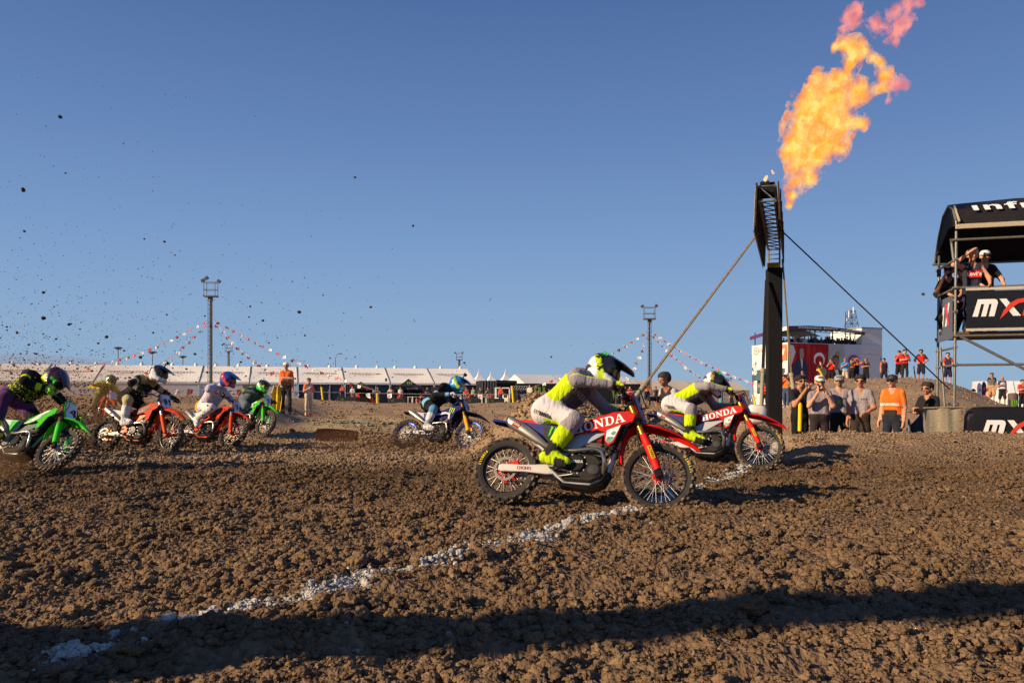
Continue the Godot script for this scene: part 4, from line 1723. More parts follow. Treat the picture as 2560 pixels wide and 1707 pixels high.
func build_flame() -> void:
	# blobs of burning gas drifting up and to the right: [x, y, r] on a drawing 2.8 times the size of the picture
	var d := 14.9
	var body := [[262, 1440, 24], [285, 1370, 42], [320, 1270, 70], [385, 1255, 62], [345, 1150, 90], [440, 1120, 85], [250, 1075, 52], [335, 1020, 100], [420, 1010, 130], [555, 1020, 95], [350, 890, 105], [450, 870, 160], [570, 880, 120], [390, 730, 105], [500, 740, 150], [600, 760, 85], [430, 640, 80], [540, 620, 90], [460, 540, 48], [600, 560, 60], [650, 540, 62], [680, 450, 62], [690, 380, 70], [640, 320, 66], [730, 310, 62], [580, 330, 38], [790, 350, 42], [840, 415, 34], [900, 430, 44], [940, 520, 62], [905, 620, 56], [740, 640, 78], [700, 720, 42], [690, 850, 66], [760, 860, 52], [640, 1050, 34]]
	var high := [[640, 200, 40], [700, 120, 66], [750, 70, 50], [830, 160, 60], [900, 200, 60], [1000, 200, 84], [1060, 160, 60], [1020, 60, 52], [1100, 20, 50], [1180, 30, 40], [1000, 300, 46], [1010, 590, 62], [1075, 600, 38], [950, 700, 26]]
	var pilot := [[95, 1255, 20], [105, 1235, 16], [150, 1210, 20], [140, 1195, 12]]
	var t := thing("flame", "tall orange gas flame leaping into the sky above the gantry", "flame", pix(1880 + 300 / 2.8, 1330 / 2.8, d))
	var o: Vector3 = t.position
	flame_shells(t, body, d, o, 0.022, [[-0.16, 0.13, lin(236, 172, 112), lin(216, 118, 66)], [-0.02, 0.17, lin(244, 180, 96), lin(232, 128, 48)], [0.12, 0.22, lin(246, 192, 92), lin(238, 144, 40)], [0.28, 0.34, lin(248, 210, 98), lin(242, 158, 38)], [0.46, 0.55, lin(250, 222, 112), lin(244, 172, 44)], [0.66, 0.96, lin(250, 232, 160), lin(246, 188, 72)]], 0.76, "flame_tongue")
	flame_shells(t, high, d, o, 0.024, [[-0.12, 0.1, lin(220, 140, 140), lin(176, 104, 124)], [0.02, 0.14, lin(236, 140, 128), lin(190, 100, 112)], [0.16, 0.16, lin(244, 146, 118), lin(206, 108, 106)], [0.34, 0.2, lin(250, 150, 112), lin(220, 110, 100)]], 0.8, "flame_wisp")
	flame_shells(t, pilot, d, o, 0.012, [[0.0, 0.6, lin(255, 200, 130), lin(255, 164, 90)], [0.4, 0.9, lin(255, 236, 180), lin(255, 200, 110)]], 0.5, "pilot_flame")


func flame_shells(t: Node3D, blobs: Array, d: float, o: Vector3, cell: float, shells: Array, rough: float, called: String) -> void:
	var f := FastNoiseLite.new()
	f.seed = 77
	f.frequency = 2.3
	f.fractal_octaves = 5
	f.fractal_gain = 0.7
	f.domain_warp_enabled = true
	f.domain_warp_amplitude = 0.24
	f.domain_warp_frequency = 2.0
	f.domain_warp_fractal_octaves = 3
	var k := d / 2000.0 / 2.8
	var lo := Vector3(1e9, 1e9, 1e9)
	var hi := -lo
	var bl := []
	var rg := RandomNumberGenerator.new()
	rg.seed = 5
	for b in blobs:
		var p := pix(1880 + b[0] / 2.8, b[1] / 2.8, d) - o
		p.z += rg.randf_range(-0.5, 0.5) * b[2] * k
		var r: float = b[2] * k * (1.02 if called == "flame_tongue" else 1.0)
		bl.append([p, r])
		lo = lo.min(p - Vector3.ONE * r * 1.5)
		hi = hi.max(p + Vector3.ONE * r * 1.5)
	var nx := int((hi.x - lo.x) / cell) + 2
	var ny := int((hi.y - lo.y) / cell) + 2
	var nq := int((hi.z - lo.z) / cell) + 2
	var g := PackedFloat32Array()
	g.resize(nx * ny * nq)
	g.fill(-1.0)
	for b in bl:
		var p: Vector3 = b[0]
		var r: float = b[1]
		var a0 := (p - Vector3.ONE * r * 1.45 - lo) / cell
		var a1 := (p + Vector3.ONE * r * 1.45 - lo) / cell
		for z in range(maxi(0, int(a0.z)), mini(nq - 1, int(a1.z) + 1)):
			for y in range(maxi(0, int(a0.y)), mini(ny - 1, int(a1.y) + 1)):
				for x in range(maxi(0, int(a0.x)), mini(nx - 1, int(a1.x) + 1)):
					var w := 1.45 - (lo + Vector3(x, y, z) * cell - p).length() / r
					if w > 0.0:
						var at := (z * ny + y) * nx + x
						g[at] = g[at] + w * w * 0.55 if g[at] > 0.0 else w * w * 0.55
	# tear it with noise, drawn out along the drift
	for z in nq:
		for y in ny:
			var row := (z * ny + y) * nx
			for x in nx:
				if g[row + x] > 0.0:
					var p := lo + Vector3(x, y, z) * cell
					g[row + x] = minf(g[row + x], 1.25) - 0.36 + f.get_noise_3d(p.x * 1.15, p.y * 0.8 - p.x * 0.25, p.z) * rough * 1.35
	var tone := FastNoiseLite.new()
	tone.seed = 12
	tone.frequency = 3.4
	tone.fractal_octaves = 4
	var lace := FastNoiseLite.new()
	lace.seed = 31
	lace.frequency = 4.5
	lace.fractal_type = FastNoiseLite.FRACTAL_RIDGED
	lace.fractal_octaves = 4
	lace.domain_warp_enabled = true
	lace.domain_warp_amplitude = 0.12
	lace.domain_warp_frequency = 3.0
	for s in shells:
		var m := MB.new()
		nets(m, g, nx, ny, nq, s[0], lo, cell)
		m.colored = true
		for q in m.v.size():
			var c: Color = s[2]
			var w := clampf(0.5 + tone.get_noise_3dv(m.v[q]) * 2.2, 0.0, 1.0)
			c = c.lerp(s[3], w)
			var p := m.v[q]
			c.a = clampf(s[1] * (0.62 + 0.85 * lace.get_noise_3d(p.x * 1.3 + p.y * 0.3, p.y * 0.75 - p.x * 0.3, p.z)), 0.02, 0.97)
			m.c[q] = c
		var mt := StandardMaterial3D.new()
		mt.shading_mode = BaseMaterial3D.SHADING_MODE_UNSHADED
		mt.vertex_color_use_as_albedo = true
		mt.transparency = BaseMaterial3D.TRANSPARENCY_ALPHA
		mt.cull_mode = BaseMaterial3D.CULL_DISABLED
		part(t, called, m, mt)


func nets(mb: MB, f: PackedFloat32Array, nx: int, ny: int, nq: int, iso: float, lo: Vector3, cell: float) -> void:
	var at := {}
	var tris := PackedInt32Array()
	var steps := [1, nx, nx * ny]
	for z in range(1, nq - 1):
		for y in range(1, ny - 1):
			var row := (z * ny + y) * nx
			for x in range(1, nx - 1):
				var g := row + x
				if f[g] < iso:
					continue
				for ax in 3:
					for sg in [-1, 1]:
						if f[g + sg * steps[ax]] >= iso:
							continue
						var s1: int = steps[(ax + 1) % 3]
						var s2: int = steps[(ax + 2) % 3]
						var base: int = g if sg > 0 else g - steps[ax]
						var id := PackedInt32Array()
						for q in [base - s1 - s2, base - s2, base, base - s1]:
							if not at.has(q):
								var sum := Vector3.ZERO
								var cnt := 0
								for e in 8:
									var va := f[q + (e & 1) + ((e >> 1) & 1) * nx + (e >> 2) * nx * ny] - iso
									for a2 in 3:
										var r := e | (1 << a2)
										if r == e:
											continue
										var vb := f[q + (r & 1) + ((r >> 1) & 1) * nx + (r >> 2) * nx * ny] - iso
										if (va < 0.0) != (vb < 0.0):
											var p := Vector3(e & 1, (e >> 1) & 1, e >> 2)
											p[a2] += va / (va - vb)
											sum += p
											cnt += 1
								sum /= maxi(cnt, 1)
								at[q] = mb.v.size()
								mb.v.append(lo + (Vector3(q % nx, (q / nx) % ny, q / (nx * ny)) + sum) * cell)
								mb.n.append(Vector3.ZERO)
								mb.c.append(Color.WHITE)
							id.append(at[q])
						if sg > 0:
							tris.append_array(PackedInt32Array([id[0], id[1], id[2], id[0], id[2], id[3]]))
						else:
							tris.append_array(PackedInt32Array([id[0], id[2], id[1], id[0], id[3], id[2]]))
	if tris.size():
		mb.smooth(tris, PackedInt32Array(), false)


# ---------------------------------------------------------------- scaffold tower
func mx_logo(parent: Node3D, x: Transform3D, h: float) -> void:
	# M and X in white, G and P in red with the long sweep over them; drawn in units of the letter height
	var white := mat(c8(226, 226, 228), 0.5)
	var red := mat(c8(206, 66, 50), 0.5)
	var S := Transform3D(Basis().scaled(Vector3(h, h, 1)), Vector3.ZERO)
	var m := MB.new()
	m.prism(poly([0, 0, 0.28, 0, 0.45, 0.72, 0.62, 0.72, 0.45, 0, 0.7, 0, 0.87, 0.72, 1.0, 0.72, 0.85, 0, 1.13, 0, 1.32, 0.78, 1.27, 0.95, 1.12, 1.0, 0.28, 1.0]), 0.0, 0.004, x * S)
	part(parent, "letter", m, white)
	m = MB.new()
	m.prism(poly([1.4, 1.0, 1.75, 1.0, 2.5, 0.0, 2.1, 0.0]), 0.0, 0.004, x * S)
	part(parent, "letter", m, white)
	m = MB.new()
	m.prism(poly([1.42, -0.18, 1.6, 0.3, 1.9, 0.72, 2.3, 0.95, 2.8, 1.03, 4.9, 1.03, 4.9, 0.8, 2.85, 0.8, 2.4, 0.72, 2.0, 0.45, 1.7, 0.1]), 0.006, 0.01, x * S)
	part(parent, "sweep", m, red)
	m = MB.new()
	m.prism(poly([2.55, 0.0, 3.5, 0.0, 3.68, 0.5, 3.2, 0.5, 3.12, 0.34, 3.33, 0.34, 3.28, 0.2, 2.9, 0.2, 3.02, 0.58, 3.7, 0.58, 3.76, 0.74, 2.75, 0.74]), 0.006, 0.01, x * S)
	part(parent, "letter", m, red)
	m = MB.new()
	m.prism(poly([3.75, 0.0, 4.05, 0.0, 4.13, 0.25, 4.7, 0.25, 4.86, 0.74, 3.98, 0.74]), 0.006, 0.01, x * S)
	part(parent, "letter", m, red)


func build_scaffold() -> void:
	var a15 := deg_to_rad(15.0)
	var u := Vector3(cos(a15), 0, sin(a15))
	var b := Basis(u, Vector3.UP, u.cross(Vector3.UP))
	var base := Vector3(8.62, 0.0, -15.5)
	var t := thing("scaffold_tower", "steel tube scaffold viewing tower with curved black roof at the right edge", "scaffold", base, b)
	var steel := grimy(c8(160, 158, 150), 0.42, 0.35, 3.0, 0.55)
	var m: MB
	var W := 2.7
	var D := 1.3
	for x in [0.0, W]:
		for z in [0.0, -D]:
			m = MB.new()
			m.tube([Vector3(x - 0.05, -0.3, z), Vector3(x, 4.3 if z == 0.0 else 4.05, z)], 0.026, 10)
			part(t, "standard", m, steel)
	m = MB.new()
	m.tube([Vector3(0.0, -0.3, -0.5), Vector3(-0.12, 2.1, -0.7)], 0.024, 8)
	part(t, "standard", m, steel)
	for a in [[0.0, 3.2, 0.03, W], [0.0, 2.27, 0.03, W], [0.0, 1.71, 0.03, W], [0.0, 4.13, 0.03, W], [0.0, 2.3, -D, W], [0.0, 3.9, -D - 0.2, W], [0.0, 3.2, -D, W], [0.0, 2.72, -D, W]]:
		m = MB.new()
		m.tube([Vector3(a[0] - 0.08, a[1], a[2]), Vector3(a[3], a[1], a[2])], 0.024, 8)
		part(t, "ledger", m, steel)
	for a in [[0.0, 3.2], [0.0, 2.75], [0.0, 2.27], [0.0, 1.71], [0.0, 2.05], [W, 3.2], [W, 2.27], [0.0, 0.95], [0.0, 3.75]]:
		m = MB.new()
		m.tube([Vector3(a[0] - 0.02, a[1], 0.1), Vector3(a[0] - 0.02, a[1], -D - 0.12)], 0.024, 8)
		part(t, "transom", m, steel)
	for a in [[Vector3(0.03, 2.27, 0.06), Vector3(2.2, 1.0, 0.06)], [Vector3(-0.03, 3.72, -0.05), Vector3(-0.03, 4.2, -D * 0.2)]]:
		m = MB.new()
		m.tube([a[0], a[1]], 0.027, 8)
		part(t, "brace", m, steel)
	m = MB.new()
	for x in [0.0]:
		for y in [1.71, 2.27, 2.72, 3.2, 4.13, 0.95]:
			for z in [0.0, -D]:
				m.box(Transform3D(Basis(Vector3(0, 0, 1), 0.4), Vector3(x, y, z)), Vector3(0.075, 0.06, 0.085), 0.012)
	part(t, "couplers", m, grimy(c8(120, 108, 92), 0.6, 0.4, 5.0, 0.4))
	# deck of planks, seen from below
	for k in 6:
		m = MB.new()
		m.bx(Vector3(W * 0.5, 2.33, -0.1 - k * 0.21), Vector3(W + 0.1, 0.045, 0.2))
		part(t, "plank", m, grimy(c8(128, 98, 72), 0.85, 0.35, 2.0))
	# canopy: curved black sheet with printed front slope
	m = MB.new()
	var prof := [[0.14, 4.33], [0.1, 4.5], [-0.12, 4.78], [-0.45, 4.92], [-0.85, 4.8], [-1.2, 4.45], [-1.55, 3.92]]
	var pts := PackedVector3Array()
	for r in prof.size():
		for q in 13:
			var x := -0.02 + q / 12.0 * (W + 0.1)
			pts.append(Vector3(x, prof[r][1] + 0.05 * sin(PI * q / 12.0) * float(r > 0 and r < 5) + 0.012 * nz.get_noise_2d(q * 1.3, r * 2.0), prof[r][0]))
	m.grid(pts, 13)
	var can := part(t, "canopy", m, grimy(c8(44, 43, 46), 0.55, 0.3, 1.5))
	m = MB.new()
	for r in prof.size() - 1:
		m.tube([Vector3(-0.03, prof[r][1] - 0.02, prof[r][0]), Vector3(-0.03, prof[r + 1][1] - 0.02, prof[r + 1][0])], 0.022, 6)
	part(t, "roof_hoop", m, steel)
	m = MB.new()
	m.box(Transform3D(Basis(), Vector3(W * 0.5, 4.36, 0.15)), Vector3(W + 0.1, 0.09, 0.035), 0.006)
	part(t, "eave_board", m, grimy(c8(196, 182, 156), 0.8, 0.2, 3.0))
	m = MB.new()
	m.box(Transform3D(Basis(Vector3.RIGHT, -0.75), Vector3(0.005, 4.64, 0.01)), Vector3(0.03, 0.52, 0.03))
	part(t, "gable_board", m, grimy(c8(196, 182, 156), 0.8, 0.2, 3.0))
	m = MB.new()
	m.prism(poly([0.1, 4.4, -0.12, 4.72, -0.45, 4.86, -0.85, 4.74, -1.2, 4.4, -1.5, 3.95, -1.1, 4.2, -0.5, 4.45]), -0.012, 0.012, Transform3D(Basis(Vector3.UP, -PI / 2), Vector3(-0.01, 0, 0)))
	part(t, "gable_sheet", m, grimy(c8(40, 38, 38), 0.7, 0.3, 1.5))
	text(can, "ınfront", 0.26, mat(c8(226, 226, 228), 0.5), Transform3D(Basis(Vector3.RIGHT, -0.9), Vector3(1.3, 4.75, -0.02)), "lettering", true, false, 0.004, 1.75)
	# banner on the guard rail
	var bn := thing("track_banner", "black racing banner with white and red letters on the tower rail", "banner", base + b * Vector3(0.16, 2.36, 0.065), b, "black racing banners")
	m = MB.new()
	m.bx(Vector3(1.3, 0.4, 0.0), Vector3(2.6, 0.72, 0.012))
	part(bn, "cloth", m, grimy(c8(36, 38, 48), 0.55, 0.25, 2.0))
	for y in [0.8, 0.02]:
		m = MB.new()
		m.bx(Vector3(1.3, y, 0.004), Vector3(2.62, 0.05, 0.03))
		part(bn, "batten", m, grimy(c8(206, 198, 180), 0.7, 0.2, 3.0))
	mx_logo(bn, Transform3D(Basis(), Vector3(0.1, 0.27, 0.008)), 0.33)
	# small banner on the side
	var sb := thing("side_banner", "grey side banner with pink letters on the narrow side of the tower", "banner", base + b * Vector3(-0.045, 2.2, -0.05), b * Basis(Vector3.UP, -PI / 2))
	m = MB.new()
	m.bx(Vector3(-0.6, 0.45, 0), Vector3(1.1, 0.85, 0.012))
	part(sb, "cloth", m, grimy(c8(96, 104, 122), 0.6, 0.2, 2.0))
	m = MB.new()
	m.paint(lin(226, 226, 230))
	m.prism(poly([-1.0, 0.25, -0.9, 0.25, -0.8, 0.55, -0.7, 0.3, -0.6, 0.7, -0.7, 0.7, -0.76, 0.5, -0.85, 0.72, -0.95, 0.6]), 0.01, 0.014)
	m.prism(poly([-0.55, 0.3, -0.45, 0.3, -0.2, 0.75, -0.3, 0.75]), 0.01, 0.014)
	m.paint(lin(206, 60, 80))
	m.prism(poly([-0.35, 0.3, -0.22, 0.3, -0.4, 0.75, -0.52, 0.75]), 0.015, 0.018)
	part(sb, "print", m, vc_mat(0.6))
	# air fence at the foot
	var af := thing("air_fence", "long black air fence with white and red letters in front of the tower", "barrier", base + b * Vector3(0.06, 0.0, 0.55), b, "black racing banners")
	m = MB.new()
	var rr := []
	for k in 9:
		var x: float = [0.0, 0.03, 0.12, 0.3, 1.0, 1.9, 2.6, 2.75, 2.8][k]
		var s: float = [0.86, 0.93, 0.98, 1.0, 1.0, 1.0, 1.0, 0.97, 0.9][k]
		var ring := PackedVector3Array()
		for q in [[-0.25, 0.0], [0.0, 0.0], [0.03, 0.3], [0.0, 0.72], [-0.06, 0.84], [-0.15, 0.9], [-0.25, 0.86], [-0.32, 0.5]]:
			ring.append(Vector3(x, q[1] * s + 0.012 * sin(x * 9.0), q[0]))
		rr.append(ring)
	m.loft(rr)
	part(af, "cushion", m, grimy(c8(34, 35, 42), 0.5, 0.3, 2.5))
	mx_logo(af, Transform3D(Basis(Vector3.RIGHT, 0.02), Vector3(0.22, 0.36, 0.032)), 0.3)
	# tarpaulin screen left of it
	var tp := thing("tarp_screen", "beige tarpaulin screen tied to the foot of the scaffold", "screen", base + b * Vector3(-0.72, 0.0, 0.62), b)
	m = MB.new()
	pts = PackedVector3Array()
	for r in 8:
		for q in 15:
			var x := q / 14.0 * 0.62
			pts.append(Vector3(x, -0.1 + r / 7.0 * (0.98 if q > 3 else 0.98 - 0.03 * (3 - q)), 0.018 * sin(q * 0.75 + r * 0.3) + 0.008 * sin(q * 2.1)))
	m.grid(pts, 15)
	part(tp, "sheet", m, grimy(c8(166, 156, 136), 0.9, 0.25, 3.0))
	m = MB.new()
	m.tube([Vector3(0.0, 0.88, 0), Vector3(0.7, 0.9, 0)], 0.02, 6)
	part(tp, "rail", m, grimy(c8(150, 136, 110), 0.7, 0.3, 3.0))
	m = MB.new()
	pts = PackedVector3Array()
	for r in 8:
		for q in 7:
			pts.append(Vector3(-0.3 + q / 6.0 * 0.34, -0.1 + r / 7.0 * (0.6 + 0.36 * q / 6.0), 0.04 * sin(q * 0.9) + 0.05))
	m.grid(pts, 7)
	part(tp, "banner_end", m, grimy(c8(48, 54, 74), 0.6, 0.3, 3.0))
	m = MB.new()
	m.paint(lin(196, 40, 52))
	m.bx(Vector3(-0.13, 0.32, 0.1), Vector3(0.05, 0.12, 0.01))
	m.bx(Vector3(-0.15, 0.08, 0.1), Vector3(0.05, 0.14, 0.01))
	m.paint(lin(224, 224, 228))
	m.bx(Vector3(-0.05, 0.12, 0.1), Vector3(0.06, 0.18, 0.01))
	part(tp, "print", m, vc_mat(0.6))


# ---------------------------------------------------------------- motocross bikes
# bike axes: x forward, y up, z to its right; the rear axle stands over the origin
const AX := Vector3(1.48, 0.345, 0)          # front axle
const FK := Vector3(-0.4165, 0.909, 0)       # up along the fork


func tyre(R: float, W: float, rim: float, count: int) -> ArrayMesh:
	var key := "tyre %s" % R
	if cache.has(key):
		return cache[key]
	var m := MB.new()
	m.colored = true
	m.paint(lin(44, 42, 41))
	var h := W * 0.5
	var toz := Basis(Vector3.RIGHT, PI / 2)   # lathe axis y -> z
	var prof := [[rim - 0.004, -h * 0.72], [rim + 0.022, -h * 0.92], [rim + (R - rim) * 0.55, -h], [R - 0.026, -h * 0.86], [R - 0.016, -h * 0.45], [R - 0.014, 0.0], [R - 0.016, h * 0.45], [R - 0.026, h * 0.86], [rim + (R - rim) * 0.55, h], [rim + 0.022, h * 0.92], [rim - 0.004, h * 0.72]]
	m.lathe(Transform3D(toz, Vector3.ZERO), prof, 40)
	for k in count:
		var a := TAU * k / count
		var odd := k % 2 == 1
		for row in ([-0.5, 0.5] if odd else [0.0, -0.92, 0.92]):
			var z: float = row * h
			var r := R - (0.012 if absf(row) < 0.6 else 0.03)
			var rad := Vector3(cos(a), sin(a), 0)
			var b := Basis(rad, Vector3(0, 0, 1).cross(rad), Vector3(0, 0, 1))
			if absf(row) > 0.6:
				b = b * Basis(Vector3.UP, -0.65 * signf(row))
			# mud packed between the blocks dulls some of them
			m.paint(lin(52, 49, 47).lerp(lin(128, 104, 82), clampf(nz.get_noise_2d(k * 0.37, row * 2.0 + R * 9.0) * 1.6 + (0.75 if R > 0.34 else 0.15), 0.0, 0.9)))
			m.box(Transform3D(b, rad * r + Vector3(0, 0, z)), Vector3(0.026, TAU * R / count * 0.82, W * 0.24))
	cache[key] = m.commit()
	return cache[key]


func wheel(bike: Node3D, called: String, at: Transform3D, R: float, W: float, rim: float, spec: Dictionary, front: bool) -> void:
	var w := Node3D.new()
	w.name = called
	bike.add_child(w, true)
	w.transform = at
	var toz := Transform3D(Basis(Vector3.RIGHT, PI / 2), Vector3.ZERO)
	var tyre_part := part(w, "tyre", tyre(R, W, rim, 52 if front else 44), vc_mat(0.85))
	var m := MB.new()
	m.lathe(toz, [[rim - 0.016, -0.024], [rim + 0.004, -0.028], [rim + 0.004, -0.02], [rim - 0.004, -0.012], [rim - 0.004, 0.012], [rim + 0.004, 0.02], [rim + 0.004, 0.028], [rim - 0.016, 0.024], [rim - 0.022, 0.0], [rim - 0.016, -0.024]], 40)
	part(w, "rim", m, mat(spec.rim, 0.3, 0.5))
	m = MB.new()
	m.lathe(toz, [[0.0, -0.075], [0.03, -0.075], [0.052, -0.045], [0.052, -0.038], [0.028, -0.03], [0.028, 0.03], [0.052, 0.038], [0.052, 0.045], [0.03, 0.075], [0.0, 0.075]], 18)
	part(w, "hub", m, mat(spec.hub, 0.3, 0.4))
	m = MB.new()
	for k in 36:
		var s := 1.0 if k % 2 else -1.0
		var a := TAU * k / 36.0
		var lead := 0.5 if k % 4 < 2 else -0.5
		m.tube([Vector3(cos(a + lead) * 0.05, sin(a + lead) * 0.05, s * 0.04), Vector3(cos(a) * (rim - 0.014), sin(a) * (rim - 0.014), s * 0.006)], 0.0026, 4, false)
	part(w, "spokes", m, mat(c8(196, 196, 196), 0.4, 0.7))
	m = MB.new()
	var s := -1.0 if front else 1.0
	var br := 0.13 if front else 0.12
	m.lathe(Transform3D(toz.basis, Vector3(0, 0, s * 0.062)), [[br - 0.026, -0.0015], [br, -0.0015], [br, 0.0015], [br - 0.026, 0.0015], [br - 0.026, -0.0015]], 30)
	for k in 6:
		var a := TAU * k / 6.0
		m.tube([Vector3(cos(a + 0.3) * 0.04, sin(a + 0.3) * 0.04, s * 0.06), Vector3(cos(a) * (br - 0.03), sin(a) * (br - 0.03), s * 0.062)], 0.005, 4)
	part(w, "brake_disc", m, mat(c8(118, 114, 110), 0.45, 0.7))
	if not front:
		m = MB.new()
		m.lathe(Transform3D(toz.basis, Vector3(0, 0, -0.066)), [[0.075, -0.003], [0.112, -0.003], [0.112, 0.003], [0.075, 0.003], [0.075, -0.003]], 30)
		part(w, "sprocket", m, mat(spec.hub, 0.35, 0.5))
	if spec.has("tyre_text"):
		# raised maker's letters round the sidewall
		for side in [1.0]:
			var letters: String = spec.tyre_text
			for base in ([2.75] if not front else [0.45]):
				for k in letters.length():
					var a: float = base + (0.085 * (k - 3) if not front else -0.085 * (k - 3))
					var rr := rim + 0.034
					text(tyre_part, letters[k], 0.026, mat(c8(222, 200, 40), 0.6), Transform3D(Basis(Vector3(0, 0, 1), a + (PI / 2 if not front else -PI / 2)), Vector3(cos(a) * rr, sin(a) * rr, W * 0.5 * side * 0.99)), "letter", true, false, 0.003)


func sec(x: float, y: float, w: float, drop: float, thick: float, n: int) -> PackedVector3Array:
	# a closed arch section across z: outer curve then inner curve back
	var p := PackedVector3Array()
	for k in n + 1:
		var u := k / float(n) * 2.0 - 1.0
		p.append(Vector3(x, y - drop * u * u, w * u))
	for k in n + 1:
		var u := 1.0 - k / float(n) * 2.0
		p.append(Vector3(x, y - drop * u * u - thick, (w - thick * 0.5) * u))
	return p


func oval(o: Vector3, ry: float, rz: float, n := 12, square := 0.75) -> PackedVector3Array:
	var p := PackedVector3Array()
	for k in n:
		var a := TAU * k / n
		p.append(o + Vector3(0, signf(sin(a)) * pow(absf(sin(a)), square) * ry, signf(cos(a)) * pow(absf(cos(a)), square) * rz))
	return p


func bike_transform(spec: Dictionary) -> Transform3D:
	var yaw := Basis(Vector3.UP, -spec.yaw)
	var lean := Basis(Vector3.RIGHT, -spec.lean)
	var pitch := Basis(Vector3(0, 0, 1), spec.get("pitch", 0.0))
	return Transform3D(yaw * lean * pitch, Vector3(spec.x, spec.y, -spec.d))


func build_bike(spec: Dictionary) -> Node3D:
	var x := bike_transform(spec)
	var t := thing("motocross_bike", spec.label, "motorcycle", x.origin, x.basis, "motocross bikes racing from the start")
	var plastic := grimy(spec.main, 0.58, 0.28, 5.0)
	var dark := mat(c8(26, 26, 28), 0.55)
	var metal := mat(c8(150, 150, 150), 0.45, 0.8)
	var cast := grimy(spec.get("cast", c8(64, 61, 58)), 0.65, 0.5, 9.0, 0.3)
	var m: MB
	# steering: everything ahead of the head turns about the fork line
	var st: float = spec.get("steer", 0.0)
	var pivot := AX + FK * 0.6
	var turn := Transform3D(Basis(), pivot) * Transform3D(Basis(FK, -st), Vector3.ZERO) * Transform3D(Basis(), -pivot)
	wheel(t, "rear_wheel", Transform3D(Basis(), Vector3(0, 0.335, 0)), 0.335, 0.112, 0.243, spec, false)
	wheel(t, "front_wheel", turn * Transform3D(Basis(), AX), 0.347, 0.088, 0.272, spec, true)
	# frame and swingarm
	m = MB.new()
	for z in [-0.065, 0.065]:
		m.tube([Vector3(1.16, 0.88, z * 0.4), Vector3(1.06, 0.6, z * 0.5), Vector3(1.0, 0.3, z * 0.7), Vector3(0.85, 0.22, z), Vector3(0.6, 0.22, z), Vector3(0.47, 0.34, z * 1.3)], 0.022, 8)
		m.prism(poly([1.17, 0.92, 1.19, 0.82, 0.98, 0.72, 0.72, 0.56, 0.54, 0.36, 0.43, 0.3, 0.42, 0.44, 0.56, 0.62, 0.8, 0.76, 1.05, 0.88]), z * 1.25 - 0.018, z * 1.25 + 0.018, Transform3D(), 0.006)
		m.tube([Vector3(0.55, 0.62, z * 1.1), Vector3(0.3, 0.7, z * 1.1), Vector3(0.05, 0.76, z)], 0.014, 6)
		m.tube([Vector3(0.48, 0.46, z * 1.1), Vector3(0.1, 0.74, z)], 0.014, 6)
	part(t, "frame", m, mat(spec.frame, 0.4, spec.get("frame_metal", 0.6)))
	m = MB.new()
	for z in [-0.088, 0.088]:
		m.loft([oval(Vector3(-0.06, 0.335, z), 0.03, 0.012, 10, 0.5), oval(Vector3(-0.03, 0.335, z), 0.04, 0.014, 10, 0.5), oval(Vector3(0.2, 0.338, z), 0.036, 0.016, 10, 0.5), oval(Vector3(0.42, 0.34, z * 0.95), 0.052, 0.02, 10, 0.5), oval(Vector3(0.49, 0.34, z * 0.9), 0.045, 0.02, 10, 0.5)])
	m.bx(Vector3(0.38, 0.34, 0), Vector3(0.08, 0.08, 0.16), 0.01)
	var arm := part(t, "swingarm", m, mat(c8(190, 188, 186), 0.6, 0.15))
	if spec.has("arm_text"):
		text(arm, spec.arm_text, 0.03, mat(c8(176, 40, 44), 0.6), Transform3D(Basis(), Vector3(0.2, 0.338, 0.106)), "lettering", false)
	m = MB.new()
	m.tube([Vector3(0.42, 0.36, 0), Vector3(0.56, 0.66, 0)], 0.032, 10)
	part(t, "shock", m, mat(c8(196, 60, 50), 0.4))
	# engine
	m = MB.new()
	m.prism(poly([0.54, 0.3, 0.62, 0.235, 0.86, 0.225, 0.97, 0.29, 0.99, 0.4, 0.9, 0.5, 0.7, 0.53, 0.56, 0.47]), -0.115, 0.115, Transform3D(), 0.02)
	var eng := part(t, "engine", m, cast)
	m = MB.new()
	m.box(Transform3D(Basis(Vector3(0, 0, 1), -0.12), Vector3(0.84, 0.56, 0)), Vector3(0.19, 0.16, 0.17), 0.015)
	for k in 5:
		m.box(Transform3D(Basis(Vector3(0, 0, 1), -0.12), Vector3(0.84, 0.505 + k * 0.028, 0)), Vector3(0.21, 0.01, 0.19))
	part(eng, "cylinder", m, grimy(c8(120, 118, 114), 0.5, 0.4, 9.0, 0.5))
	m = MB.new()
	m.box(Transform3D(Basis(Vector3(0, 0, 1), -0.12), Vector3(0.86, 0.67, 0)), Vector3(0.18, 0.075, 0.16), 0.02)
	part(eng, "cylinder_head", m, mat(spec.get("head", c8(150, 40, 40)), 0.4, 0.4))
	m = MB.new()
	m.lathe(Transform3D(Basis(Vector3.RIGHT, PI / 2), Vector3(0.72, 0.405, 0.11)), [[0.087, -0.02], [0.085, 0.02], [0.07, 0.034], [0.0, 0.036]], 24)
	var cover := part(eng, "clutch_cover", m, mat(c8(40, 40, 42), 0.4, 0.4))
	if spec.has("cover_text"):
		text(cover, spec.cover_text, 0.026, mat(c8(210, 210, 206), 0.5), Transform3D(Basis(), Vector3(0.72, 0.415, 0.15)), "lettering", true, false, 0.003)
	m = MB.new()
	m.lathe(Transform3D(Basis(Vector3.RIGHT, PI / 2), Vector3(0.89, 0.35, 0.11)), [[0.062, -0.02], [0.06, 0.014], [0.045, 0.024], [0.0, 0.026]], 18)
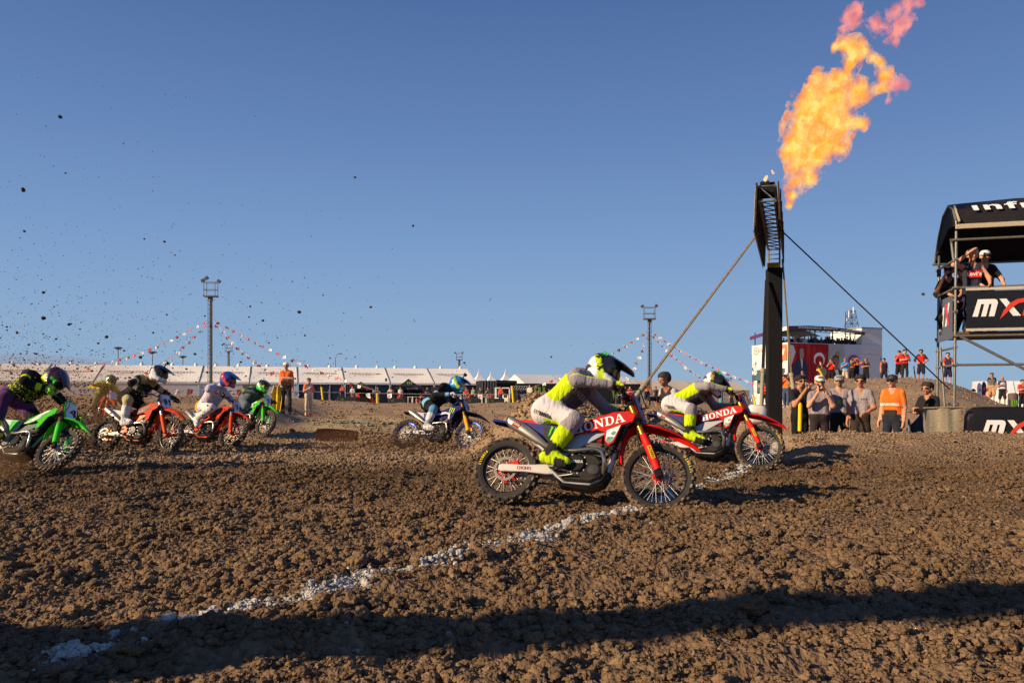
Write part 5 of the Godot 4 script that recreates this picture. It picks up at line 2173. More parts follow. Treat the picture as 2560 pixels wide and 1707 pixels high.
	m.lathe(Transform3D(Basis(Vector3.RIGHT, PI / 2), Vector3(0.62, 0.32, 0.11)), [[0.04, -0.02], [0.038, 0.012], [0.0, 0.014]], 14)
	part(eng, "side_cover", m, mat(c8(60, 60, 62), 0.45, 0.4))
	m = MB.new()
	m.tube([Vector3(0.95, 0.64, 0.02), Vector3(1.0, 0.58, 0.09), Vector3(0.95, 0.535, 0.145), Vector3(0.86, 0.545, 0.155), Vector3(0.68, 0.52, 0.15), Vector3(0.5, 0.535, 0.125)], 0.021, 10)
	m.tube([Vector3(0.9, 0.545, 0.155), Vector3(0.955, 0.52, 0.15), Vector3(0.985, 0.45, 0.14), Vector3(0.985, 0.36, 0.11), Vector3(0.95, 0.3, 0.06)], 0.021, 10)
	part(t, "exhaust_pipe", m, mat(spec.get("pipe", c8(168, 162, 154)), 0.25, 0.9))
	m = MB.new()
	m.loft([oval(Vector3(-0.015, 0.81, 0.125), 0.042, 0.036, 14, 0.8), oval(Vector3(0.0, 0.8, 0.125), 0.06, 0.05, 14, 0.8), oval(Vector3(0.13, 0.735, 0.13), 0.066, 0.055, 14, 0.8), oval(Vector3(0.3, 0.635, 0.135), 0.056, 0.048, 14, 0.8), oval(Vector3(0.4, 0.57, 0.13), 0.03, 0.028, 14, 0.8), oval(Vector3(0.5, 0.535, 0.125), 0.022, 0.022, 14, 1.0)])
	var muf := part(t, "muffler", m, mat(c8(150, 146, 140), 0.4, 0.75))
	m = MB.new()
	m.loft([oval(Vector3(-0.03, 0.815, 0.125), 0.036, 0.03, 12, 0.8), oval(Vector3(-0.01, 0.805, 0.125), 0.055, 0.046, 12, 0.8)])
	part(muf, "end_cap", m, mat(c8(90, 84, 80), 0.4, 0.6))
	if spec.has("muffler_text"):
		m = MB.new()
		m.box(Transform3D(Basis(Vector3(0, 0, 1), -0.5), Vector3(0.09, 0.755, 0.186)), Vector3(0.075, 0.06, 0.004))
		part(muf, "sticker", m, mat(c8(150, 40, 34), 0.5))
		text(muf, spec.muffler_text, 0.024, mat(c8(226, 214, 200), 0.5), Transform3D(Basis(Vector3(0, 0, 1), -0.5), Vector3(0.09, 0.755, 0.19)), "lettering", true, false, 0.002)
	# skid plate, pegs, pedals, chain
	m = MB.new()
	m.prism(poly([0.52, 0.27, 0.56, 0.19, 0.84, 0.165, 0.98, 0.22, 1.04, 0.34, 1.0, 0.35, 0.94, 0.255, 0.84, 0.21, 0.6, 0.225]), -0.1, 0.1, Transform3D(), 0.02)
	part(t, "skid_plate", m, mat(c8(34, 33, 32), 0.4))
	for z in [-1.0, 1.0]:
		m = MB.new()
		m.box(Transform3D(Basis(), Vector3(0.5, 0.335, z * 0.19)), Vector3(0.055, 0.02, 0.09), 0.005)
		m.tube([Vector3(0.5, 0.33, z * 0.1), Vector3(0.5, 0.33, z * 0.16)], 0.012, 6)
		part(t, "footpeg", m, metal)
	m = MB.new()
	m.tube([Vector3(0.56, 0.27, 0.13), Vector3(0.68, 0.285, 0.15), Vector3(0.71, 0.29, 0.17)], 0.008, 6)
	part(t, "brake_pedal", m, metal)
	m = MB.new()
	for a in [0.105, -0.105]:
		m.bx(Vector3(0.25, 0.335 + a * (0.72 if a > 0 else 0.9), -0.066), Vector3(0.5, 0.014, 0.012))
	part(t, "chain", m, dark)
	# smaller fittings round the engine
	m = MB.new()
	m.tube([Vector3(1.06, 0.56, 0.1), Vector3(1.0, 0.47, 0.12), Vector3(0.93, 0.4, 0.125)], 0.014, 8)
	m.tube([Vector3(1.06, 0.8, 0.1), Vector3(0.98, 0.74, 0.08), Vector3(0.92, 0.68, 0.06)], 0.014, 8)
	part(eng, "coolant_hose", m, dark)
	m = MB.new()
	for k in 9:
		var a := TAU * k / 9.0
		m.lathe(Transform3D(Basis(Vector3.RIGHT, PI / 2), Vector3(0.72 + cos(a) * 0.097, 0.405 + sin(a) * 0.097, 0.112)), [[0.009, 0.0], [0.009, 0.01], [0.0, 0.011]], 6)
	part(eng, "bolts", m, metal)
	m = MB.new()
	m.box(Transform3D(Basis(Vector3(0, 0, 1), 0.5), Vector3(0.66, 0.64, 0.0)), Vector3(0.13, 0.09, 0.12), 0.02)
	part(eng, "throttle_body", m, mat(c8(60, 60, 62), 0.5, 0.4))
	m = MB.new()
	m.box(Transform3D(Basis(Vector3(0, 0, 1), 0.3), Vector3(0.1, 0.38, 0.075)), Vector3(0.09, 0.06, 0.035), 0.01)
	part(t, "brake_caliper", m, mat(spec.hub, 0.4, 0.3))
	m = MB.new()
	m.prism(poly([0.56, 0.66, 0.7, 0.7, 0.95, 0.72, 0.96, 0.66, 0.8, 0.62, 0.6, 0.56, 0.52, 0.58]), -0.06, 0.06, Transform3D(), 0.01)
	part(t, "airbox", m, dark)
	# seat, tank, tail
	m = MB.new()
	var rr := []
	for a in [[0.04, 0.832, 0.05, 0.03], [0.12, 0.83, 0.075, 0.05], [0.3, 0.812, 0.085, 0.055], [0.5, 0.8, 0.08, 0.055], [0.7, 0.815, 0.068, 0.05], [0.86, 0.862, 0.06, 0.045], [1.0, 0.912, 0.045, 0.025]]:
		rr.append(oval(Vector3(a[0], a[1] - a[3] * 0.5, 0), a[3], a[2], 14, 0.6))
	m.loft(rr)
	part(t, "seat", m, mat(spec.seat, 0.7))
	m = MB.new()
	rr = []
	for a in [[0.62, 0.75, 0.07, 0.06], [0.8, 0.79, 0.1, 0.085], [0.95, 0.82, 0.1, 0.095], [1.06, 0.86, 0.075, 0.08], [1.13, 0.9, 0.05, 0.05]]:
		rr.append(oval(Vector3(a[0], a[1] - 0.01, 0), a[2], a[3], 14, 0.7))
	m.loft(rr)
	var tank := part(t, "tank", m, mat(spec.get("tank", spec.main), 0.55))
	m = MB.new()
	m.lathe(Transform3D(Basis(), Vector3(1.03, 0.935, 0)), [[0.03, -0.02], [0.03, 0.015], [0.0, 0.018]], 12)
	part(tank, "fuel_cap", m, dark)
	m = MB.new()
	rr = []
	for a in [[0.4, 0.785, 0.08], [0.2, 0.8, 0.09], [0.05, 0.822, 0.085], [-0.08, 0.845, 0.08], [-0.17, 0.86, 0.066], [-0.205, 0.865, 0.05]]:
		rr.append(sec(a[0], a[1], a[2], 0.035, 0.008, 8))
	m.loft(rr)
	part(t, "rear_fender", m, mat(spec.tail, 0.55))
	for z in [-1.0, 1.0]:
		m = MB.new()
		var z0: float = z * 0.088
		m.prism(poly([0.1, 0.815, 0.34, 0.79, 0.56, 0.775, 0.55, 0.64, 0.46, 0.56, 0.36, 0.6, 0.2, 0.7]), z0, z0 + z * 0.018, Transform3D(), 0.006)
		var sp := part(t, "side_panel", m, mat(spec.side, 0.55))
		m = MB.new()
		m.paint(spec.side2.srgb_to_linear())
		m.prism(poly([0.34, 0.775, 0.55, 0.76, 0.54, 0.65, 0.46, 0.58, 0.38, 0.62]), z0 + z * 0.019, z0 + z * 0.021)
		part(sp, "graphic", m, vc_mat(0.4))
		if spec.has("claws"):
			claw_mark(sp, 0.13, Transform3D(Basis(Vector3(0, 0, 1), -0.35) if z > 0 else Basis(Vector3.UP, PI) * Basis(Vector3(0, 0, 1), -0.35), Vector3(0.46, 0.695, z0 + z * 0.022)), c8(90, 190, 50))
	# radiators and shrouds
	for z in [-1.0, 1.0]:
		m = MB.new()
		m.box(Transform3D(Basis(Vector3(0, 0, 1), -0.32), Vector3(1.08, 0.68, z * 0.1)), Vector3(0.045, 0.3, 0.1), 0.01)
		var rad := part(t, "radiator", m, mat(c8(38, 38, 40), 0.5, 0.4))
		m = MB.new()
		for k in 9:
			m.box(Transform3D(Basis(Vector3(0, 0, 1), -0.32), Vector3(1.08, 0.68, z * 0.1) + Basis(Vector3(0, 0, 1), -0.32) * Vector3(0.024, -0.13 + k * 0.032, 0)), Vector3(0.012, 0.008, 0.1))
		part(rad, "louver", m, dark)
		m = MB.new()
		var zi: float = z * 0.1
		m.prism(poly([0.58, 0.77, 0.72, 0.8, 0.88, 0.865, 1.04, 0.915, 1.2, 0.925, 1.255, 0.88, 1.24, 0.82, 1.13, 0.78, 1.07, 0.61, 1.015, 0.575, 0.975, 0.62, 0.965, 0.71, 0.9, 0.735, 0.76, 0.705, 0.62, 0.7]), zi, zi + z * 0.016, Transform3D(), 0.006, z * 0.13, 0.6)
		var sh := part(t, "radiator_shroud", m, plastic)
		m = MB.new()
		for q in spec.get("marks", []):
			m.paint(q[0].srgb_to_linear())
			m.prism(poly(q[1]), zi + z * 0.0165, zi + z * 0.019, Transform3D(), 0.0, z * 0.13, 0.6)
		if m.v.size():
			part(sh, "graphic", m, vc_mat(0.55))
		if spec.has("word"):
			var face := Basis(Vector3.UP, -0.13) if z > 0 else Basis(Vector3.UP, PI + 0.13)
			text(sh, spec.word, 0.085, mat(spec.word_color, 0.45), Transform3D(face * Basis(Vector3(0, 0, 1), 0.24 * z), Vector3(0.9, 0.795, z * (0.1 + 0.0175 + 0.13 * 0.3))), "lettering", true, true, 0.004, 1.12)
		if spec.has("shroud_claw"):
			claw_mark(sh, 0.15, Transform3D((Basis(Vector3.UP, -0.13) if z > 0 else Basis(Vector3.UP, PI + 0.13)) * Basis(Vector3(0, 0, 1), -0.25), Vector3(1.02, 0.8, z * (0.1 + 0.0175 + 0.13 * 0.42))), c8(160, 200, 60))
	# fork
	for z in [-0.102, 0.102]:
		m = MB.new()
		m.tube([AX + FK * 0.3 + Vector3(0, 0, z), AX + FK * 0.76 + Vector3(0, 0, z)], 0.0285, 14)
		var fk := part(t, "fork_tube", m, mat(spec.fork, 0.3, 0.6), turn)
		m = MB.new()
		m.tube([AX + FK * 0.02 + Vector3(0, 0, z), AX + FK * 0.32 + Vector3(0, 0, z)], 0.0235, 10)
		part(fk, "slider", m, mat(c8(190, 186, 176), 0.25, 0.8))
		m = MB.new()
		var zs := signf(z)
		m.tube([AX + FK * 0.04 + Vector3(0.012, 0, z + zs * 0.008), AX + FK * 0.12 + Vector3(0.014, 0, z + zs * 0.008), AX + FK * 0.33 + Vector3(0.01, 0, z + zs * 0.006), AX + FK * 0.41 + Vector3(0.006, 0, z + zs * 0.004)], [0.034, 0.04, 0.041, 0.034], 14)
		var gd := part(fk, "fork_guard", m, mat(spec.guard, 0.55))
		m = MB.new()
		m.box(Transform3D(Basis(Vector3(0, 0, 1), 0.43), AX + Vector3(0.004, 0.0, z)), Vector3(0.075, 0.09, 0.05), 0.014)
		part(fk, "axle_clamp", m, mat(spec.get("clamp", c8(36, 36, 38)), 0.4, 0.4))
		if spec.has("guard_text"):
			m = MB.new()
			m.box(Transform3D(Basis(Vector3(0, 0, 1), 0.43), AX + FK * 0.21 + Vector3(0.014, 0, z + zs * 0.0465)), Vector3(0.034, 0.13, 0.004))
			part(gd, "sticker", m, mat(c8(222, 190, 40), 0.5))
			if z > 0.0:
				text(gd, spec.guard_text, 0.022, mat(c8(30, 30, 30), 0.5), Transform3D(Basis(Vector3(0, 0, 1), 0.43 - PI / 2), AX + FK * 0.21 + Vector3(0.014, 0, z + 0.0495)), "lettering", true, false, 0.002)
	m = MB.new()
	for k in [[0.56, 0.045], [0.73, 0.035]]:
		m.box(Transform3D(Basis(Vector3(0, 0, 1), 0.43), AX + FK * k[0]), Vector3(0.075, k[1], 0.275), 0.012)
	part(t, "triple_clamp", m, mat(spec.get("clamps", c8(70, 70, 74)), 0.35, 0.6), turn)
	# handlebar
	m = MB.new()
	var hb := AX + FK * 0.76
	m.tube([hb + Vector3(-0.09, 0.02, -0.4), hb + Vector3(-0.06, 0.075, -0.2), hb + Vector3(-0.005, 0.03, -0.1), hb + Vector3(-0.005, 0.03, 0.1), hb + Vector3(-0.06, 0.075, 0.2), hb + Vector3(-0.09, 0.02 + 0.02, 0.4)], 0.0125, 8)
	var bar := part(t, "handlebar", m, mat(spec.get("bar", c8(50, 50, 52)), 0.35, 0.6), turn)
	m = MB.new()
	m.box(Transform3D(Basis(), hb + Vector3(-0.03, 0.065, 0)), Vector3(0.05, 0.045, 0.2), 0.015)
	part(bar, "bar_pad", m, dark)
	for z in [-1.0, 1.0]:
		m = MB.new()
		m.tube([hb + Vector3(-0.078, 0.038, z * 0.285), hb + Vector3(-0.09, 0.028, z * 0.405)], 0.017, 8)
		part(bar, "grip", m, dark)
		m = MB.new()
		m.tube([hb + Vector3(-0.05, 0.05, z * 0.25), hb + Vector3(-0.02, 0.04, z * 0.29), hb + Vector3(-0.025, 0.025, z * 0.4)], 0.006, 6)
		part(bar, "lever", m, metal)
	m = MB.new()
	m.tube([hb + Vector3(-0.04, 0.06, 0.24), hb + Vector3(0.09, 0.12, 0.16), hb + Vector3(0.16, -0.05, 0.14), hb + Vector3(0.1, -0.3, 0.12), hb + Vector3(0.16, -0.62, 0.13)], 0.006, 6)
	part(bar, "brake_hose", m, dark)
	# number plate: a curved shield
	m = MB.new()
	rr = []
	for a in [[0.52, 0.08, 0.05], [0.6, 0.105, 0.058], [0.74, 0.125, 0.066], [0.83, 0.118, 0.06], [0.88, 0.085, 0.05]]:
		var row := PackedVector3Array()
		var o: Vector3 = AX + FK * a[0] + Vector3(0.1, 0.0, 0)
		for k in 9:
			var u := k / 4.0 - 1.0
			row.append(o + Vector3(-0.06 * u * u, 0.0, a[1] * u))
		for k in 9:
			var u := 1.0 - k / 4.0
			row.append(o + Vector3(-0.06 * u * u - 0.008, 0.0, a[1] * u))
		rr.append(row)
	m.loft(rr)
	var np := part(t, "number_plate", m, mat(spec.main, 0.4, 0.0, 0.2), turn)
	m = MB.new()
	var pts := PackedVector3Array()
	for a in [[0.555, 0.075], [0.65, 0.1], [0.75, 0.115], [0.85, 0.1]]:
		var o: Vector3 = AX + FK * a[0] + Vector3(0.1035, 0.0, 0)
		for k in 7:
			var u := k / 3.0 - 1.0
			pts.append(o + Vector3(-0.06 * u * u * 0.72, 0.0, a[1] * u))
	m.grid(pts, 7)
	part(np, "plate_field", m, mat(spec.plate, 0.45))
	if spec.has("number"):
		var nb := Basis(Vector3(0, 0, -1), FK, Vector3(FK.y, -FK.x, 0))
		text(np, spec.number, 0.125, mat(spec.get("number_color", c8(28, 34, 60)), 0.5), Transform3D(nb, AX + FK * 0.7 + Vector3(0.106, 0, 0)), "number", true, false, 0.006, 0.85 if spec.number.length() > 1 else 1.3)
	# front fender and the skirt behind it
	m = MB.new()
	rr = []
	for a in [[1.13, 0.845, 0.075, 0.02], [1.22, 0.868, 0.09, 0.03], [1.34, 0.87, 0.1, 0.05], [1.48, 0.845, 0.098, 0.052], [1.62, 0.795, 0.085, 0.045], [1.74, 0.725, 0.066, 0.032], [1.82, 0.665, 0.045, 0.018], [1.845, 0.64, 0.03, 0.01]]:
		rr.append(sec(a[0], a[1], a[2], a[3], 0.007, 8))
	m.loft(rr)
	var ff := part(t, "front_fender", m, mat(spec.get("fender", spec.main), 0.58), turn)
	if spec.has("fender_mark"):
		m = MB.new()
		for z in [-1.0, 1.0]:
			m.paint(spec.fender_mark.srgb_to_linear())
			m.quad(Vector3(1.24, 0.862, z * 0.06), Vector3(1.24, 0.848, z * 0.086), Vector3(1.52, 0.806, z * 0.09), Vector3(1.58, 0.806, z * 0.05))
			m.paint(lin(60, 170, 165))
			m.quad(Vector3(1.5, 0.838, z * 0.05), Vector3(1.5, 0.812, z * 0.092), Vector3(1.62, 0.772, z * 0.08), Vector3(1.6, 0.792, z * 0.05))
		part(ff, "graphic", m, vc_mat(0.4))
		text(ff, "PETRONAS", 0.024, mat(c8(40, 60, 70), 0.6), Transform3D(Basis(Vector3(0, 0, 1), -0.16) * Basis(Vector3.RIGHT, -0.75), Vector3(1.38, 0.852, 0.083)), "lettering", true, false, 0.003)
	m = MB.new()
	rr = []
	for a in [[1.2, 0.84, 0.08], [1.125, 0.76, 0.085], [1.085, 0.66, 0.085], [1.07, 0.55, 0.07], [1.08, 0.47, 0.05], [1.085, 0.44, 0.02]]:
		var row := PackedVector3Array()
		for k in 9:
			var u := k / 4.0 - 1.0
			row.append(Vector3(a[0] + 0.03 * u * u + 0.02, a[1], a[2] * u))
		for k in 9:
			var u := 1.0 - k / 4.0
			row.append(Vector3(a[0] + 0.03 * u * u + 0.028, a[1], a[2] * u))
		rr.append(row)
	m.loft(rr)
	part(t, "mud_guard", m, mat(spec.get("fender", spec.main), 0.42))
	return t


# ---------------------------------------------------------------- riders
func build_rider(spec: Dictionary, r: Dictionary) -> void:
	var x := bike_transform(spec)
	var t := thing("person", r.label, "rider", x.origin, x.basis, "riders racing from the start")
	var B := Body.new()
	B.k = 0.017
	var pel: Vector3 = r.pelvis
	var che: Vector3 = r.chest
	var hed: Vector3 = r.head
	var fwd := (che - pel).normalized()
	var side: Vector3 = (Vector3(0, 0, 1) - fwd * fwd.z).normalized()
	var back := side.cross(fwd).normalized()   # out of the back, upwards when crouched
	if back.y < 0.0:
		back = -back
	var j: Color = r.jersey
	var j2: Color = r.jersey2
	var p1: Color = r.pants
	var p2: Color = r.pants2
	var mode: int = r.get("mode", 2)
	var cut: float = r.get("cut", 0.0)
	var neck := che + fwd * 0.17 + back * 0.03
	for s in [-1.0, 1.0]:
		var o: Vector3 = side * (s * 0.085)
		B.bone(pel + side * (s * 0.075) + fwd * 0.1, che + o, 0.118, 0.13, j, j2, mode, cut, back)
		B.bone(pel + side * (s * 0.06) + fwd * 0.05, pel + side * (s * 0.07) - fwd * 0.03, 0.135, 0.142, p1)
		B.bone(che + o + back * 0.02 + fwd * 0.06, che + side * (s * 0.12) + fwd * 0.12, 0.115, 0.092, r.get("yoke", j2))
	B.bone(neck - fwd * 0.05, neck + (hed - neck) * 0.6, 0.07, 0.06, r.get("yoke", j2))
	for s in [1.0, -1.0]:
		var sh: Vector3 = che + side * (s * 0.185) + fwd * 0.09 + back * 0.015
		var el: Vector3 = r.elbow_r if s > 0.0 else r.elbow_l
		var gr := AX + FK * 0.76 + Vector3(-0.085, 0.035, s * 0.35)
		var st: float = spec.get("steer", 0.0)
		var pivot := AX + FK * 0.6
		gr = pivot + Basis(FK, -st) * (gr - pivot)
		var wr: Vector3 = gr + (el - gr).normalized() * 0.085 + Vector3(0, 0.025, 0)
		B.bone(sh, el, 0.077, 0.058, r.sleeve, r.sleeve2, r.get("arm_mode", 0), r.get("arm_cut", 0.5), Vector3(0, 1, 0))
		B.bone(el, wr, 0.059, 0.042, r.get("cuff", r.sleeve), r.sleeve2, r.get("fore_mode", r.get("arm_mode", 0)), r.get("arm_cut", 0.5), Vector3(0, 1, 0))
		var hip: Vector3 = pel + side * (s * 0.11) - fwd * 0.01
		var kn: Vector3 = r.knee_r if s > 0.0 else r.knee_l
		var an: Vector3 = r.ankle_r if s > 0.0 else r.ankle_l
		B.bone(hip, kn, 0.12, 0.082, p1, p2, r.get("leg_mode", 2), r.get("leg_cut", 0.35), Vector3(0, -1, 0))
		B.bone(kn, kn.lerp(an, 0.38), 0.086, 0.07, r.get("knee", p1), p2, 0)
		var foot: Vector3 = r.get("toe_r", an + Vector3(0.17, -0.06, 0)) if s > 0.0 else r.get("toe_l", an + Vector3(0.17, -0.06, 0))
		var down: Vector3 = (an - kn).normalized()
		var heel := an + down * 0.055
		B.bone(kn.lerp(an, 0.4), kn.lerp(an, 0.64), 0.08, 0.072, r.boot)
		B.bone(kn.lerp(an, 0.62), an, 0.068, 0.052, r.boot2)
		B.bone(heel - (foot - an).normalized() * 0.02, foot + down * 0.02, 0.046, 0.037, r.boot, r.boot2, 1, 0.55)
		B.bone(an, foot, 0.05, 0.035, r.boot)
		B.bone(heel + down * 0.022 - (foot - an).normalized() * 0.05, foot + down * 0.038, 0.024, 0.022, r.get("sole", lin(40, 38, 36)))
		# gloved hand closed round the grip
		var H := Body.new()
		H.k = 0.006
		var g1: Color = r.glove
		var g2: Color = r.get("glove2", g1)
		var knuckle := gr + Vector3(0.005, 0.042, 0)
		for k in 4:
			var o := Vector3(0, 0, (k - 1.5) * 0.023)
			H.bone(wr.lerp(knuckle + o, 0.25), knuckle + o, 0.021, 0.017, g1, g2, 1, 0.6)
			H.bone(knuckle + o, gr + o * 1.05 + Vector3(0.038, 0.012, 0), 0.0135, 0.012, g2)
			H.bone(gr + o * 1.05 + Vector3(0.038, 0.012, 0), gr + o + Vector3(0.018, -0.028, 0), 0.012, 0.01, g1)
		H.bone(wr, gr + Vector3(-0.018, -0.012, -s * 0.04), 0.016, 0.014, g1)
		H.bone(gr + Vector3(-0.018, -0.012, -s * 0.04), gr + Vector3(0.02, -0.024, -s * 0.045), 0.014, 0.011, g1)
		H.bone(wr + (el - gr).normalized() * 0.035, wr.lerp(knuckle, 0.45), 0.034, 0.03, g1)
		r["hand%d" % int(s)] = H
	var m := MB.new()
	B.build(m, r.get("cell", 0.013), nz)
	for s in [1, -1]:
		r["hand%d" % s].build(m, 0.0085 if r.get("cell", 0.013) < 0.02 else 0.014)
	part(t, "body", m, cloth_mat())
	helmet(t, r, Transform3D(r.turn.scaled(Vector3.ONE * 1.1), hed))
	for w in r.get("words", []):
		# [text, height, colour, position, direction it faces, slant]
		var zf: Vector3 = w[4].normalized()
		var xf: Vector3 = Basis(zf, w[5]) * Vector3.UP.cross(zf).normalized()
		text(t, w[0], w[1], mat(w[2], 0.7), Transform3D(Basis(xf, zf.cross(xf), zf), w[3]), "lettering", true, true, 0.006)


func helmet(t: Node3D, r: Dictionary, x: Transform3D) -> void:
	# helmet axes: x ahead, y up, z right
	var c: Color = r.h1
	var c2: Color = r.h2
	var c3: Color = r.h3
	var B := Body.new()
	B.k = 0.012
	for z in [-0.022, 0.022]:
		B.bone(Vector3(-0.03, 0.03, z), Vector3(0.03, 0.035, z), 0.118, 0.112, c, c3, 3 if r.get("h_print", false) else 0, 0.4)
		B.bone(Vector3(-0.055, -0.07, z * 2.0), Vector3(-0.03, -0.03, z * 2.0), 0.074, 0.085, c2)
	B.bone(Vector3(-0.02, 0.125, 0.0), Vector3(-0.1, 0.06, 0.0), 0.035, 0.04, c)
	for s in [-1.0, 1.0]:
		B.bone(Vector3(-0.02, -0.07, s * 0.085), Vector3(0.1, -0.1, s * 0.068), 0.045, 0.034, c2, c3, 1, 0.7)
		B.bone(Vector3(0.1, -0.1, s * 0.068), Vector3(0.155, -0.105, s * 0.02), 0.033, 0.03, c2)
		B.bone(Vector3(-0.04, 0.0, s * 0.112), Vector3(0.035, -0.035, s * 0.105), 0.026, 0.024, c3)
	B.bone(Vector3(0.155, -0.105, -0.02), Vector3(0.155, -0.105, 0.02), 0.03, 0.03, c3)
	for s in [-1.0, 1.0]:   # coloured side panel
		B.bone(Vector3(-0.05, 0.085, s * 0.09), Vector3(-0.02, 0.03, s * 0.108), 0.036, 0.036, c3)
		B.bone(Vector3(-0.02, 0.03, s * 0.105), Vector3(0.06, -0.075, s * 0.095), 0.04, 0.03, c3)
	var m := MB.new()
	B.build(m, 0.0095, nz)
	if r.has("panel"):   # shell black, a slanting coloured panel each side, pale behind and on the chin
		for q in m.v.size():
			var p := m.v[q]
			var u := p.x + 0.03 + (p.y - 0.03) * 0.5
			if p.y < -0.06 and p.x > 0.05:
				m.c[q] = c2 if absf(p.z) > 0.045 else c
			elif absf(p.z) > 0.05 and absf(u) < 0.034 and p.y < 0.09:
				m.c[q] = r.panel
			elif u < 0.0 and p.y < 0.085:
				m.c[q] = c2
			else:
				m.c[q] = c
	var h := part(t, "helmet", m, vc_mat(0.3, 0.6), x)
	# visor
	m = MB.new()
	var rr := []
	for a in [[0.035, 0.145, 0.1, 0.035], [0.1, 0.135, 0.108, 0.04], [0.18, 0.105, 0.1, 0.035], [0.25, 0.066, 0.08, 0.025], [0.275, 0.048, 0.06, 0.015]]:
		rr.append(sec(a[0], a[1], a[2], a[3], 0.006, 8))
	m.loft(rr)
	m.paint(r.visor)
	m.c.fill(r.visor)
	for q in m.v.size():
		if absf(m.v[q].z) < 0.03:
			m.c[q] = r.get("visor2", r.visor)
	part(h, "visor", m, vc_mat(0.35, 0.4))
	# goggles: frame, lens, strap
	m = MB.new()
	m.loft([oval(Vector3(0.118, -0.018, 0), 0.056, 0.095, 16, 0.75), oval(Vector3(0.142, -0.02, 0), 0.05, 0.086, 16, 0.75)])
	part(h, "goggle_frame", m, mat(r.get("goggle", Color8(40, 40, 42)), 0.5))
	m = MB.new()
	m.loft([oval(Vector3(0.137, -0.02, 0), 0.044, 0.078, 16, 0.75), oval(Vector3(0.146, -0.02, 0), 0.042, 0.07, 16, 0.75), oval(Vector3(0.152, -0.02, 0), 0.034, 0.05, 16, 0.75)])
	part(h, "goggle_lens", m, mat(r.get("lens", Color8(70, 52, 40)), 0.08, 0.3, 0.5))
	m = MB.new()
	var band := PackedVector3Array()
	for y in [-0.036, 0.0]:
		for k in 21:
			var a := deg_to_rad(lerpf(38.0, 322.0, k / 20.0))
			band.append(Vector3(cos(a) * 0.158 - 0.005, y + 0.012 * cos(a) + (0.012 if cos(a) < 0.0 else -0.012), sin(a) * 0.143))
	m.grid(band, 21)
	part(h, "goggle_strap", m, mat(r.get("goggle", Color8(40, 40, 42)), 0.7))
	if r.get("camera", false):
		m = MB.new()
		m.box(Transform3D(Basis(Vector3(0, 0, 1), -0.3), Vector3(0.1, 0.215, 0)), Vector3(0.05, 0.05, 0.065), 0.006)
		m.tube([Vector3(0.07, 0.14, 0), Vector3(0.09, 0.2, 0)], 0.012, 6)
		part(h, "action_camera", m, mat(c8(30, 30, 32), 0.4))
	if r.has("h_claw"):
		claw_mark(h, 0.085, Transform3D(Basis(Vector3.RIGHT, -0.75) * Basis(Vector3(0, 0, 1), -0.35), Vector3(-0.01, 0.125, 0.105)), r.h_claw)
	if r.has("h_word"):
		text(h, r.h_word, 0.055, mat(r.get("h_word_color", Color8(24, 24, 24)), 0.5), Transform3D(Basis(Vector3(0, 0, 1), -1.1), Vector3(-0.02, 0.02, 0.152)), "lettering", true, false, 0.004)


